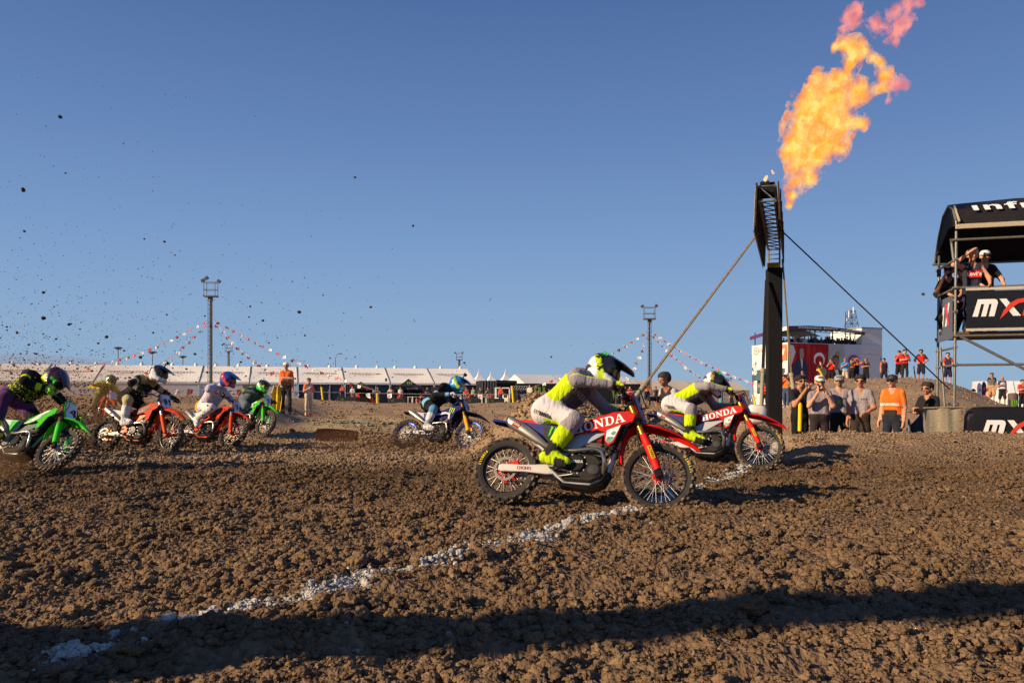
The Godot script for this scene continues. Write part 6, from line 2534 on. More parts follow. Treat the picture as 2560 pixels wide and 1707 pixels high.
func build_bikes() -> void:
	var black := lin(26, 26, 28)
	var red_marks := [[c8(226, 226, 224), [0.99, 0.73, 1.12, 0.78, 1.06, 0.64, 1.015, 0.6, 0.985, 0.63]], [c8(40, 150, 140), [1.0, 0.665, 1.075, 0.665, 1.05, 0.62, 1.015, 0.6, 0.985, 0.625]], [c8(50, 160, 150), [1.03, 0.7, 1.06, 0.73, 1.085, 0.71, 1.07, 0.68, 1.04, 0.68]], [c8(40, 50, 130), [0.6, 0.705, 0.7, 0.715, 0.78, 0.735, 0.75, 0.77, 0.66, 0.76]]]
	var honda := {"main": c8(206, 22, 22), "seat": c8(196, 40, 32), "tank": c8(206, 30, 26), "tail": c8(40, 44, 110), "side": c8(52, 56, 120), "side2": c8(34, 36, 34), "frame": c8(176, 178, 184), "rim": c8(30, 30, 32), "hub": c8(196, 40, 32), "fork": c8(176, 122, 44), "guard": c8(206, 26, 24), "plate": c8(120, 130, 160), "claws": true, "word": "HONDA", "word_color": c8(236, 236, 236), "marks": red_marks, "arm_text": "CHOHO", "cover_text": "HONDA", "muffler_text": "YOSH", "guard_text": "ACERBIS", "tyre_text": "PIRELLI", "fender_mark": c8(224, 228, 228)}
	var neon := lin(180, 208, 18)
	var g1 := lin(140, 134, 142)
	var g2 := lin(84, 79, 82)
	var fox := {"jersey": g2, "jersey2": neon, "yoke": g1, "mode": 2, "cut": -0.5, "sleeve": g1, "sleeve2": neon, "cuff": g1, "arm_mode": 0, "fore_mode": 2, "arm_cut": 0.55, "pants": lin(198, 194, 200), "pants2": neon, "leg_mode": 2, "leg_cut": 0.74, "knee": g1, "boot": neon, "boot2": lin(40, 40, 40), "glove": lin(40, 42, 38), "glove2": neon, "h1": lin(34, 34, 38), "h2": lin(216, 216, 216), "h3": neon, "visor": lin(28, 28, 34), "visor2": lin(70, 48, 40), "h_claw": c8(70, 210, 60), "h_word": "FOX", "panel": neon, "goggle": c8(60, 56, 50), "lens": c8(90, 70, 54)}
	# the two red bikes
	var b1: Dictionary = honda.duplicate()
	b1.merge({"x": -0.091, "y": 0.025, "d": 7.783, "yaw": 0.296, "lean": 0.368, "pitch": -0.024, "steer": -0.089, "number": "1", "label": "red motocross bike with white letters crossing the lime line, nearest the camera"})
	build_bike(b1)
	var r1: Dictionary = fox.duplicate()
	r1.merge({"label": "rider in grey and neon yellow with black helmet on the nearest red bike", "cell": 0.0115, "pelvis": Vector3(0.36, 0.955, 0), "chest": Vector3(0.6, 1.2, 0.02), "head": Vector3(0.872, 1.4, 0.02), "turn": Basis(Vector3.UP, 0.0) * Basis(Vector3(0, 0, 1), -0.22), "elbow_r": Vector3(0.71, 1.12, 0.45), "elbow_l": Vector3(0.84, 1.16, -0.42), "knee_r": Vector3(0.67, 0.81, 0.2), "knee_l": Vector3(0.68, 0.8, -0.2), "ankle_r": Vector3(0.46, 0.475, 0.175), "ankle_l": Vector3(0.46, 0.46, -0.18), "toe_r": Vector3(0.63, 0.405, 0.18), "toe_l": Vector3(0.63, 0.4, -0.18),
		"words": [["HONDA", 0.035, c8(30, 30, 34), Vector3(0.36, 0.85, 0.236), Vector3(0.1, -0.25, 1), -0.3], ["HONDA", 0.05, c8(32, 32, 36), Vector3(0.68, 1.085, 0.2), Vector3(0.05, -0.2, 1), -0.75]]})
	build_rider(b1, r1)
	var b2: Dictionary = honda.duplicate()
	b2.merge({"x": 2.162, "y": 0.02, "d": 11.98, "yaw": 0.4, "lean": 0.342, "steer": 0.01, "plate": c8(200, 30, 30), "label": "second red motocross bike close behind the nearest one, under the gantry"})
	build_bike(b2)
	var r2: Dictionary = fox.duplicate()
	r2.merge({"label": "rider in grey and neon yellow with gold-striped helmet on the second red bike", "cell": 0.014, "pelvis": Vector3(0.19, 0.985, 0), "chest": Vector3(0.55, 1.17, 0.02), "head": Vector3(0.79, 1.335, 0.02), "turn": Basis(Vector3(0, 0, 1), -0.62), "elbow_r": Vector3(0.77, 1.13, 0.45), "elbow_l": Vector3(0.74, 1.12, -0.42), "knee_r": Vector3(0.5, 0.85, 0.21), "knee_l": Vector3(0.52, 0.83, -0.2), "ankle_r": Vector3(0.49, 0.5, 0.175), "ankle_l": Vector3(0.46, 0.46, -0.18), "toe_r": Vector3(0.7, 0.4, 0.18), "toe_l": Vector3(0.63, 0.4, -0.18),
		"words": [["HONDA", 0.035, c8(30, 30, 34), Vector3(0.2, 0.88, 0.236), Vector3(0.1, -0.25, 1), -0.2], ["HONDA", 0.05, c8(32, 32, 36), Vector3(0.62, 1.06, 0.2), Vector3(0.05, -0.2, 1), -0.75]]}, true)
	r2.panel = lin(170, 132, 60)
	build_rider(b2, r2)
	# blue bike
	var blue := {"x": -2.288, "y": 0.02, "d": 16.81, "yaw": 0.4, "lean": 0.5, "steer": 0.0, "main": c8(18, 24, 106), "fender": c8(24, 26, 44), "seat": c8(30, 32, 70), "tail": c8(36, 38, 54), "side": c8(176, 180, 194), "side2": c8(40, 44, 110), "frame": c8(34, 38, 90), "rim": c8(40, 74, 190), "hub": c8(176, 178, 186), "fork": c8(190, 120, 40), "guard": c8(226, 156, 40), "plate": c8(176, 180, 196), "number": "3", "shroud_claw": true, "marks": [[c8(186, 190, 206), [0.6, 0.71, 0.9, 0.74, 0.96, 0.72, 0.975, 0.63, 1.015, 0.6, 1.0, 0.75, 0.86, 0.79, 0.62, 0.75]]], "head": c8(120, 120, 124), "label": "blue motocross bike with blue rims throwing up dirt in the middle"}
	build_bike(blue)
	build_rider(blue, {"label": "rider in black and pale blue with blue helmet on the blue bike", "cell": 0.015, "pelvis": Vector3(0.36, 1.02, 0), "chest": Vector3(0.63, 1.31, 0.0), "head": Vector3(0.9, 1.545, 0.0), "turn": Basis(Vector3(0, 0, 1), -0.1), "elbow_r": Vector3(0.66, 1.04, 0.4), "elbow_l": Vector3(0.75, 1.25, -0.42), "knee_r": Vector3(0.61, 0.82, 0.22), "knee_l": Vector3(0.65, 0.8, -0.2), "ankle_r": Vector3(0.53, 0.46, 0.175), "ankle_l": Vector3(0.48, 0.46, -0.18), "toe_r": Vector3(0.7, 0.39, 0.18),
		"jersey": black, "jersey2": lin(60, 96, 140), "yoke": lin(30, 50, 88), "mode": 4, "cut": 0.95, "sleeve": black, "sleeve2": lin(118, 170, 210), "arm_mode": 4, "arm_cut": 0.85, "pants": black, "pants2": lin(120, 184, 216), "leg_mode": 4, "leg_cut": 0.12, "knee": lin(90, 140, 180), "boot": lin(206, 206, 208), "boot2": lin(150, 150, 152), "glove": lin(186, 186, 190), "h1": lin(34, 110, 180), "h2": lin(50, 140, 206), "h3": lin(150, 190, 40), "visor": lin(30, 120, 190), "camera": true, "h_claw": c8(150, 200, 50), "lens": c8(190, 150, 100), "goggle": c8(40, 60, 120)})
	# orange bikes
	var ktm := {"main": c8(206, 60, 6), "seat": c8(40, 40, 48), "tail": c8(206, 60, 6), "side": c8(190, 190, 192), "side2": c8(50, 56, 90), "frame": c8(190, 62, 10), "frame_metal": 0.1, "rim": c8(40, 40, 42), "hub": c8(206, 80, 12), "fork": c8(186, 186, 186), "guard": c8(208, 66, 8), "clamp": c8(208, 70, 10), "plate": c8(206, 210, 226), "head": c8(70, 70, 74), "pipe": c8(190, 184, 170), "marks": [[c8(38, 42, 66), [0.62, 0.71, 0.8, 0.725, 0.95, 0.77, 1.08, 0.87, 0.95, 0.85, 0.75, 0.78]], [c8(206, 206, 210), [0.7, 0.725, 0.82, 0.74, 0.94, 0.785, 0.86, 0.79]]]}
	var o1: Dictionary = ktm.duplicate()
	o1.merge({"x": -7.826, "y": 0.04, "d": 15.27, "yaw": 0.3, "lean": 0.28, "steer": 0.25, "number": "91", "label": "orange motocross bike with 91 on its plate, behind the green bike"})
	build_bike(o1)
	build_rider(o1, {"label": "rider in black and tan with black and white helmet on bike 91", "cell": 0.015, "pelvis": Vector3(0.36, 1.07, 0), "chest": Vector3(0.62, 1.32, 0.02), "head": Vector3(0.95, 1.545, 0.02), "turn": Basis(Vector3(0, 0, 1), -0.12), "elbow_r": Vector3(0.78, 1.22, 0.47), "elbow_l": Vector3(0.85, 1.25, -0.45), "knee_r": Vector3(0.57, 0.96, 0.24), "knee_l": Vector3(0.6, 0.9, -0.22), "ankle_r": Vector3(0.53, 0.58, 0.185), "ankle_l": Vector3(0.48, 0.5, -0.18), "toe_r": Vector3(0.68, 0.56, 0.19),
		"jersey": black, "jersey2": lin(60, 56, 44), "yoke": lin(150, 140, 100), "mode": 3, "cut": 0.75, "sleeve": black, "sleeve2": lin(176, 164, 120), "arm_mode": 4, "arm_cut": 0.5, "pants": black, "pants2": lin(170, 158, 116), "leg_mode": 4, "leg_cut": 0.85, "knee": lin(176, 166, 128), "boot": lin(220, 220, 224), "boot2": lin(184, 184, 190), "glove": black, "h1": lin(24, 24, 28), "h2": lin(220, 220, 226), "h3": lin(200, 200, 206), "visor": lin(24, 24, 28), "camera": true, "lens": c8(70, 56, 50), "goggle": c8(40, 36, 36)})
	var o2: Dictionary = ktm.duplicate()
	o2.merge({"x": -7.196, "y": 0.03, "d": 17.06, "yaw": 0.45, "lean": 0.56, "steer": 0.0, "number": "61", "label": "orange motocross bike leaning hard, just right of bike 91"})
	build_bike(o2)
	build_rider(o2, {"label": "rider in white and yellow with blue, silver and red helmet, second orange bike", "cell": 0.015, "pelvis": Vector3(0.4, 0.96, 0.04), "chest": Vector3(0.63, 1.23, 0.17), "head": Vector3(0.93, 1.53, 0.27), "turn": Basis(Vector3.UP, 0.1) * Basis(Vector3.RIGHT, 0.35) * Basis(Vector3(0, 0, 1), -0.12), "elbow_r": Vector3(0.86, 1.09, 0.56), "elbow_l": Vector3(0.86, 1.2, -0.36), "knee_r": Vector3(0.87, 0.8, 0.3), "knee_l": Vector3(0.7, 0.82, -0.2), "ankle_r": Vector3(0.56, 0.56, 0.25), "ankle_l": Vector3(0.48, 0.46, -0.18), "toe_r": Vector3(0.64, 0.42, 0.24),
		"jersey": lin(196, 192, 206), "jersey2": lin(206, 186, 196), "yoke": lin(190, 186, 202), "mode": 3, "cut": 0.6, "sleeve": lin(192, 188, 204), "sleeve2": lin(220, 110, 50), "arm_mode": 4, "arm_cut": 0.8, "pants": lin(214, 210, 216), "pants2": lin(226, 160, 40), "leg_mode": 4, "leg_cut": 0.0, "knee": lin(214, 210, 216), "boot": lin(220, 218, 216), "boot2": lin(206, 204, 204), "glove": lin(60, 60, 70), "h1": lin(26, 60, 150), "h2": lin(40, 70, 160), "h3": lin(214, 60, 40), "visor": lin(34, 60, 140), "visor2": lin(190, 190, 200), "lens": c8(120, 90, 60), "goggle": c8(40, 40, 60)})
	# green bikes
	var kx := {"main": c8(66, 200, 44), "seat": c8(40, 44, 40), "tail": c8(66, 200, 44), "side": c8(196, 198, 196), "side2": c8(60, 190, 50), "frame": c8(120, 126, 120), "rim": c8(48, 46, 44), "hub": c8(150, 146, 140), "fork": c8(150, 104, 70), "guard": c8(66, 196, 44), "plate": c8(216, 218, 226), "number_color": c8(20, 20, 24), "head": c8(90, 90, 90), "marks": [[c8(226, 228, 226), [0.62, 0.705, 0.76, 0.712, 0.9, 0.745, 1.1, 0.9, 0.98, 0.88, 0.8, 0.78]], [c8(30, 30, 34), [0.84, 0.76, 0.98, 0.8, 1.06, 0.87, 0.96, 0.84]], [c8(50, 140, 190), [0.66, 0.72, 0.8, 0.735, 0.84, 0.76, 0.7, 0.745]]]}
	var k1: Dictionary = kx.duplicate()
	k1.merge({"x": -7.7, "y": 0.05, "d": 11.35, "yaw": 0.38, "lean": 0.66, "pitch": 0.02, "steer": -0.05, "number": "4", "label": "lime green motocross bike with number 4 at the left edge"})
	build_bike(k1)
	build_rider(k1, {"label": "rider in black and yellow jersey and purple trousers on the green bike", "cell": 0.014, "pelvis": Vector3(0.18, 1.15, 0.18), "chest": Vector3(0.52, 1.31, 0.26), "head": Vector3(0.93, 1.38, 0.28), "turn": Basis(Vector3.UP, 0.15) * Basis(Vector3(0, 0, 1), -0.55), "elbow_r": Vector3(0.84, 1.1, 0.6), "elbow_l": Vector3(0.78, 1.25, -0.32), "knee_r": Vector3(0.38, 0.94, 0.42), "knee_l": Vector3(0.6, 0.85, -0.2), "ankle_r": Vector3(0.36, 0.5, 0.26), "ankle_l": Vector3(0.48, 0.46, -0.18), "toe_r": Vector3(0.52, 0.44, 0.26),
		"jersey": black, "jersey2": lin(190, 214, 30), "yoke": black, "mode": 3, "cut": 0.84, "sleeve": black, "sleeve2": lin(190, 214, 30), "arm_mode": 4, "arm_cut": 0.75, "pants": lin(96, 50, 106), "pants2": lin(40, 34, 40), "leg_mode": 4, "leg_cut": 0.55, "knee": lin(80, 40, 90), "boot": lin(74, 46, 96), "boot2": lin(196, 216, 40), "glove": lin(130, 200, 40), "h1": lin(60, 16, 38), "h2": lin(190, 216, 40), "h3": lin(44, 24, 50), "visor": lin(50, 30, 60), "visor2": lin(90, 20, 50), "lens": c8(60, 50, 60), "goggle": c8(60, 180, 50)})
	var k2: Dictionary = kx.duplicate()
	k2.merge({"x": -7.6, "y": lie(-7.5, 20.8) + 0.05, "d": 21.2, "yaw": 0.6, "lean": 0.38, "steer": 0.0, "number": "1", "label": "far green motocross bike behind the orange bikes, beside the marshal"})
	build_bike(k2)
	build_rider(k2, {"label": "rider in dark slate jersey with green and black helmet, far green bike", "cell": 0.022, "pelvis": Vector3(0.42, 0.95, 0), "chest": Vector3(0.66, 1.17, 0.02), "head": Vector3(0.9, 1.39, 0.02), "turn": Basis(Vector3(0, 0, 1), -0.12), "elbow_r": Vector3(0.78, 1.08, 0.46), "elbow_l": Vector3(0.82, 1.12, -0.42), "knee_r": Vector3(0.75, 0.78, 0.22), "knee_l": Vector3(0.7, 0.8, -0.2), "ankle_r": Vector3(0.48, 0.47, 0.18), "ankle_l": Vector3(0.48, 0.46, -0.18),
		"jersey": lin(78, 88, 106), "jersey2": lin(90, 150, 60), "yoke": lin(70, 80, 98), "mode": 3, "cut": 0.88, "sleeve": lin(78, 88, 110), "sleeve2": lin(110, 180, 60), "arm_mode": 4, "arm_cut": 0.1, "pants": lin(92, 100, 116), "pants2": lin(80, 150, 60), "leg_mode": 0, "boot": lin(120, 120, 124), "boot2": lin(60, 150, 50), "glove": lin(60, 62, 70), "h1": lin(28, 34, 30), "h2": lin(70, 180, 50), "h3": lin(80, 200, 60), "visor": lin(26, 28, 34), "lens": c8(150, 110, 80), "goggle": c8(150, 200, 60)})
	var o3: Dictionary = ktm.duplicate()
	o3.merge({"x": -13.6, "y": lie(-13.4, 25.5) - 0.1, "d": 25.6, "yaw": 0.75, "lean": 0.3, "steer": 0.0, "label": "far orange motocross bike half hidden in flying dirt"})
	build_bike(o3)
	build_rider(o3, {"label": "far rider in yellow-green jersey with orange and green helmet", "cell": 0.024, "pelvis": Vector3(0.34, 0.98, 0), "chest": Vector3(0.56, 1.26, 0.02), "head": Vector3(0.8, 1.5, 0.02), "turn": Basis(Vector3(0, 0, 1), -0.12), "elbow_r": Vector3(0.66, 1.12, 0.5), "elbow_l": Vector3(0.7, 1.15, -0.46), "knee_r": Vector3(0.72, 0.8, 0.24), "knee_l": Vector3(0.7, 0.8, -0.2), "ankle_r": Vector3(0.48, 0.47, 0.18), "ankle_l": Vector3(0.48, 0.46, -0.18),
		"jersey": lin(176, 184, 40), "jersey2": lin(60, 60, 50), "yoke": lin(186, 196, 46), "mode": 3, "cut": 0.6, "sleeve": lin(176, 184, 40), "sleeve2": lin(190, 80, 40), "arm_mode": 4, "arm_cut": 0.75, "pants": lin(120, 116, 60), "pants2": lin(70, 66, 50), "leg_mode": 3, "leg_cut": 0.3, "boot": lin(130, 110, 90), "boot2": lin(90, 80, 70), "glove": lin(180, 180, 170), "h1": lin(40, 60, 46), "h2": lin(190, 120, 40), "h3": lin(80, 160, 60), "visor": lin(40, 50, 60), "h_print": true})
	# the rider cut by the left edge
	var o4: Dictionary = kx.duplicate()
	o4.merge({"x": -9.98, "y": 0.02, "d": 13.3, "yaw": 0.35, "lean": 0.3, "steer": 0.0, "main": c8(60, 70, 150), "guard": c8(60, 70, 150), "label": "blue and white motocross bike almost outside the left edge"})
	build_bike(o4)
	build_rider(o4, {"label": "rider in lavender with dark blue helmet cut by the left edge", "cell": 0.018, "pelvis": Vector3(0.3, 1.02, 0), "chest": Vector3(0.56, 1.33, 0.02), "head": Vector3(0.84, 1.56, 0.02), "turn": Basis(Vector3(0, 0, 1), -0.1), "elbow_r": Vector3(0.7, 1.2, 0.5), "elbow_l": Vector3(0.75, 1.2, -0.45), "knee_r": Vector3(0.62, 0.85, 0.24), "knee_l": Vector3(0.65, 0.8, -0.2), "ankle_r": Vector3(0.48, 0.5, 0.18), "ankle_l": Vector3(0.48, 0.46, -0.18),
		"jersey": lin(120, 116, 150), "jersey2": lin(176, 190, 60), "yoke": lin(120, 116, 150), "mode": 3, "cut": 0.8, "sleeve": lin(120, 116, 150), "sleeve2": lin(176, 190, 60), "arm_mode": 0, "pants": lin(170, 190, 60), "pants2": lin(70, 66, 90), "leg_mode": 3, "leg_cut": 0.4, "boot": lin(190, 190, 196), "boot2": lin(90, 90, 100), "glove": lin(40, 40, 46), "h1": lin(34, 44, 84), "h2": lin(60, 70, 110), "h3": lin(90, 100, 140), "visor": lin(30, 36, 66)})


# ---------------------------------------------------------------- people on foot
# a person faces +z; x is the viewer's right when the person faces the viewer
const POSES := {
	"down": [0.225, 1.13, -0.03, 0.25, 0.88, 0.06],
	"camera": [0.25, 1.2, 0.17, 0.06, 1.5, 0.27],
	"phone": [0.24, 1.17, 0.18, 0.035, 1.5, 0.3],
	"cross": [0.26, 1.15, 0.07, -0.05, 1.2, 0.21],
	"hips": [0.37, 1.16, -0.07, 0.18, 1.02, 0.1],
	"rail": [0.3, 1.17, 0.1, 0.24, 1.04, 0.32],
	"shade": [0.4, 1.45, 0.14, 0.09, 1.69, 0.17],
	"front": [0.27, 1.13, 0.04, 0.13, 1.02, 0.25],
	"chest": [0.27, 1.14, 0.06, 0.05, 1.28, 0.24],
}


func person(at: Vector3, turn: float, s: Dictionary) -> Node3D:
	var t := thing("person", s.label, "person", at, yawed(turn), s.get("group", ""))
	var k: float = s.get("h", 1.76) / 1.75
	var cell: float = s.get("cell", 0.03)
	var near := cell < 0.02
	var B := Body.new()
	B.k = 0.016 if near else 0.02
	var skin: Color = s.get("skin", lin(186, 134, 108))
	var shirt: Color = s.shirt
	var sleeve: Color = s.get("sleeve", shirt)
	var pants: Color = s.pants
	var drop: float = s.get("crouch", 0.0)
	var lean: float = s.get("lean", 0.0)
	var up := func(x: float, y: float, z: float) -> Vector3:   # upper body point
		return Vector3(x * 0.91, y - drop, z + lean * (y - 0.93)) * k
	var fat: float = s.get("fat", 1.0)
	for q in [-1.0, 1.0]:
		B.bone(up.call(q * 0.03, 1.46, -0.025), up.call(q * 0.13, 1.425, -0.02), 0.052, 0.052, s.get("yoke", shirt))
		B.bone(up.call(q * 0.068, 0.98, 0.0), up.call(q * 0.075, 1.3, 0.0), 0.1 * fat, 0.102, shirt, s.get("shirt2", shirt), s.get("mode", 0), s.get("cut", 0.5), s.get("dir", Vector3.UP))
		B.bone(up.call(q * 0.072, 1.3, 0.0), up.call(q * 0.115, 1.42, -0.01), 0.1, 0.068, s.get("yoke", shirt))
		B.bone(up.call(q * 0.06, 0.93, 0.0), up.call(q * 0.07, 0.97, 0.0), 0.11, 0.105 * fat, pants)
		var hip: Vector3 = up.call(q * 0.09, 0.92, 0.0)
		var st: float = s.get("stride", 0.0) * q
		var foot := Vector3(q * s.get("stance", 0.11), 0.0, st) * k
		var knee := (hip + foot + Vector3(0, 0.08, 0)) * 0.5 + Vector3(q * 0.02, 0.0, 0.03 + drop * 0.75) * k
		var ankle := foot + Vector3(0, 0.085, -0.02) * k
		B.bone(hip, knee, 0.094, 0.066, pants)
		if s.get("shorts", false):
			B.bone(hip.lerp(knee, 0.5), hip.lerp(knee, 1.04), 0.092, 0.084, pants)
			B.bone(knee, ankle, 0.055, 0.036, skin)
		else:
			B.bone(knee, ankle, s.get("leg", 0.07), s.get("leg", 0.07) * 0.86, pants)
		B.bone(ankle - Vector3(0, 0.03, 0), foot + Vector3(q * 0.02, 0.035, 0.15) * k, 0.045, 0.035, s.get("shoe", lin(60, 58, 58)))
		var pose: Array = POSES[s.get("pose_r" if q < 0.0 else "pose_l", s.get("pose", "down"))]
		var sh: Vector3 = up.call(q * 0.172, 1.415, -0.01)
		var el: Vector3 = up.call(q * pose[0], pose[1], pose[2])
		var wr: Vector3 = up.call(q * pose[3], pose[4], pose[5])
		if s.get("long", false):
			B.bone(sh, el, 0.064, 0.052, sleeve)
			B.bone(el, el.lerp(wr, 0.92), 0.05, 0.04, sleeve)
		else:
			if not s.get("bare", false):
				B.bone(sh, sh.lerp(el, 0.62), 0.06, 0.057, sleeve)
			B.bone(sh, el, 0.048, 0.04, skin)
		B.bone(el, wr, 0.042, 0.029, skin)
		# hand
		var hd := (wr - el).normalized()
		var inw := Vector3(-q, 0, 0)
		if absf(hd.dot(inw)) > 0.8:
			inw = Vector3(0, 0, -1)
		inw = (inw - hd * inw.dot(hd)).normalized()
		var across := hd.cross(inw).normalized()
		if near:
			var H := Body.new()
			H.k = 0.006
			var palm := wr + hd * 0.075
			for f in 4:
				var o := across * ((f - 1.5) * 0.021)
				var l: float = [0.032, 0.04, 0.037, 0.027][f]
				H.bone(wr + hd * 0.01 + o * 0.6, palm + o, 0.019, 0.014, skin)
				var a := palm + o + hd * l + inw * 0.012
				H.bone(palm + o, a, 0.0105, 0.0095, skin)
				H.bone(a, a + hd * l * 0.55 + inw * 0.024, 0.0095, 0.008, skin)
			var th := wr + hd * 0.03 + across * (0.034 * (1.0 if across.z > 0.0 or across.y > 0.5 else -1.0))
			H.bone(wr + hd * 0.012, th, 0.017, 0.014, skin)
			H.bone(th, th + hd * 0.045 + inw * 0.016, 0.013, 0.01, skin)
			s["hand%d" % int(q)] = H
		else:
			B.bone(wr, wr + hd * 0.1 + inw * 0.015, 0.034, 0.026, skin)
			B.bone(wr + hd * 0.03, wr + hd * 0.08 + across * 0.045, 0.016, 0.012, skin)
	var hc: Vector3 = up.call(0.0, 1.628, 0.03 + s.get("nod", 0.0))
	B.bone(up.call(0.0, 1.42, -0.01), hc - Vector3(0, 0.07, 0.02), 0.058, 0.052, skin)
	var face := Basis(Vector3.UP, deg_to_rad(s.get("look", 0.0)))
	var HD := Body.new()
	HD.k = 0.01
	var beard: Color = s.get("beard", skin)
	HD.bone(hc + face * Vector3(0, 0.035, -0.02), hc + face * Vector3(0, 0.03, 0.018), 0.086, 0.08, skin)
	HD.bone(hc + face * Vector3(0, -0.03, 0.02), hc + face * Vector3(0, -0.066, 0.042), 0.066, 0.04, skin, beard, 1, 0.45)
	for q in [-1.0, 1.0]:
		HD.bone(hc + face * Vector3(q * 0.086, 0.012, -0.012), hc + face * Vector3(q * 0.088, -0.02, -0.005), 0.016, 0.011, skin)
	HD.bone(hc + face * Vector3(0, 0.018, 0.09), hc + face * Vector3(0, -0.016, 0.108), 0.01, 0.015, skin)
	var m := MB.new()
	if near:
		HD.bone(hc + face * Vector3(-0.022, -0.048, 0.084), hc + face * Vector3(0.022, -0.048, 0.084), 0.007, 0.007, skin.lerp(lin(140, 60, 60), 0.5))
		B.build(m, cell, nz)
		HD.build(m, 0.0085)
		for q in [-1, 1]:
			s["hand%d" % q].build(m, 0.0085)
	else:
		B.bones.append_array(HD.bones)
		B.build(m, cell, nz)
	part(t, "body", m, cloth_mat())
	var x := Transform3D(face, hc)
	if s.has("hair"):
		var hm := MB.new()
		var HB := Body.new()
		HB.k = 0.012
		var curls: bool = s.get("curly", false)
		if curls:
			var rg := RandomNumberGenerator.new()
			rg.seed = 4
			for q in 110:
				var a := rg.randf() * TAU
				var e := rg.randf_range(0.0, 1.0)
				var p := Vector3(cos(a) * 0.094, 0.0 + e * 0.14, sin(a) * 0.098 - 0.02)
				if p.z > 0.035 and p.y < 0.075:
					continue
				if p.y > 0.11:
					p.x *= 0.7
					p.z *= 0.7
				HB.bone(p * 0.93, p * 0.93 + Vector3(0, 0.01, 0), 0.019, 0.016, s.hair)
		for q in [-0.03, 0.03]:
			HB.bone(Vector3(q, 0.062, -0.032), Vector3(q, 0.075, 0.03), 0.078, 0.062, s.hair)
		HB.bone(Vector3(0, 0.02, -0.055), Vector3(0, -0.03, -0.055), 0.07, 0.05, s.hair)
		for q in [-1.0, 1.0]:
			HB.bone(Vector3(q * 0.066, 0.05, 0.0), Vector3(q * 0.07, 0.0, -0.04), 0.034, 0.03, s.hair)
			HB.bone(Vector3(q * 0.03, 0.1, 0.055), Vector3(q * 0.055, 0.085, 0.03), 0.026, 0.03, s.hair)
		HB.build(hm, 0.011 if near else 0.022)
		part(t, "hair", hm, vc_mat(0.8), x)
	if s.has("cap"):
		var cm := MB.new()
		cm.colored = true
		cm.paint(s.cap)
		cm.lathe(Transform3D(Basis(), Vector3(0, 0.045, -0.005)), [[0.1, 0.0], [0.1, 0.03], [0.088, 0.062], [0.055, 0.086], [0.0, 0.094]], 16)
		cm.paint(s.get("cap2", s.cap))
		if not s.get("helmet", false):
			var rr := []
			for a in [[0.085, 0.07, 0.06], [0.13, 0.064, 0.05], [0.17, 0.05, 0.03]]:
				var row := PackedVector3Array()
				for q in 7:
					var u := q / 3.0 - 1.0
					row.append(Vector3(a[1] * u, a[2] - 0.014 * u * u, a[0] - 0.03 * u * u))
				for q in 7:
					var u := 1.0 - q / 3.0
					row.append(Vector3(a[1] * u, a[2] - 0.014 * u * u - 0.006, a[0] - 0.03 * u * u))
				rr.append(row)
			cm.loft(rr)
		if s.has("cap_badge"):
			cm.paint(s.cap_badge)
			cm.box(Transform3D(Basis(Vector3.RIGHT, -0.15), Vector3(0, 0.092, 0.09)), Vector3(0.085, 0.03, 0.006))
		part(t, "hard_hat" if s.get("helmet", false) else "cap", cm, vc_mat(0.6), x)
	if s.get("shades", false):
		var gm := MB.new()
		for q in [-1.0, 1.0]:
			gm.box(Transform3D(Basis(Vector3.UP, 0.25 * q), Vector3(q * 0.037, 0.014, 0.089)), Vector3(0.06, 0.036, 0.01), 0.004)
			gm.box(Transform3D(Basis(Vector3.UP, -0.12 * q), Vector3(q * 0.08, 0.02, 0.035)), Vector3(0.006, 0.01, 0.1))
		gm.bx(Vector3(0, 0.022, 0.098), Vector3(0.024, 0.01, 0.008))
		part(t, "sunglasses", gm, mat(s.get("lens", c8(24, 24, 26)), 0.12, 0.2), x)
	if s.get("headset", false):
		var gm := MB.new()
		for q in [-1.0, 1.0]:
			gm.box(Transform3D(Basis(), Vector3(q * 0.098, 0.0, 0)), Vector3(0.035, 0.075, 0.06), 0.012)
		gm.tube([Vector3(-0.1, 0.03, 0), Vector3(-0.06, 0.125, 0), Vector3(0.06, 0.125, 0), Vector3(0.1, 0.03, 0)], 0.01, 5)
		part(t, "headset", gm, mat(c8(50, 50, 52), 0.5), x)
	for w in s.get("words", []):   # [text, height, colour, x, y, z]
		text(t, w[0], w[1], mat(w[2], 0.7), Transform3D(Basis(), up.call(w[3], w[4], w[5])), "lettering", true, false, 0.004)
	for w in s.get("patches", []):   # [colour, x, y, z, width, height]
		var pm := MB.new()
		pm.box(Transform3D(Basis(), up.call(w[1], w[2], w[3])), Vector3(w[4], w[5], 0.006), 0.002)
		part(t, "patch", pm, mat(w[0], 0.7))
	return t


func held(called: String, label: String, category: String, who: Node3D, at: Vector3, turn: Basis, m: MB, material: Material) -> void:
	var x: Transform3D = who.transform * Transform3D(turn, at)
	solo(called, m, material, label, category, x)


func phone_mesh() -> MB:
	var m := MB.new()
	m.bx(Vector3.ZERO, Vector3(0.078, 0.155, 0.009), 0.003)
	return m


func camera_mesh() -> MB:
	var m := MB.new()
	m.bx(Vector3(0, 0, 0), Vector3(0.14, 0.1, 0.07), 0.012)
	m.bx(Vector3(0, 0.06, 0.0), Vector3(0.06, 0.04, 0.06), 0.008)
	m.lathe(Transform3D(Basis(Vector3.RIGHT, PI / 2), Vector3(0, -0.005, 0.03)), [[0.042, 0.0], [0.04, 0.08], [0.046, 0.085], [0.046, 0.15], [0.0, 0.15]], 14)
	return m


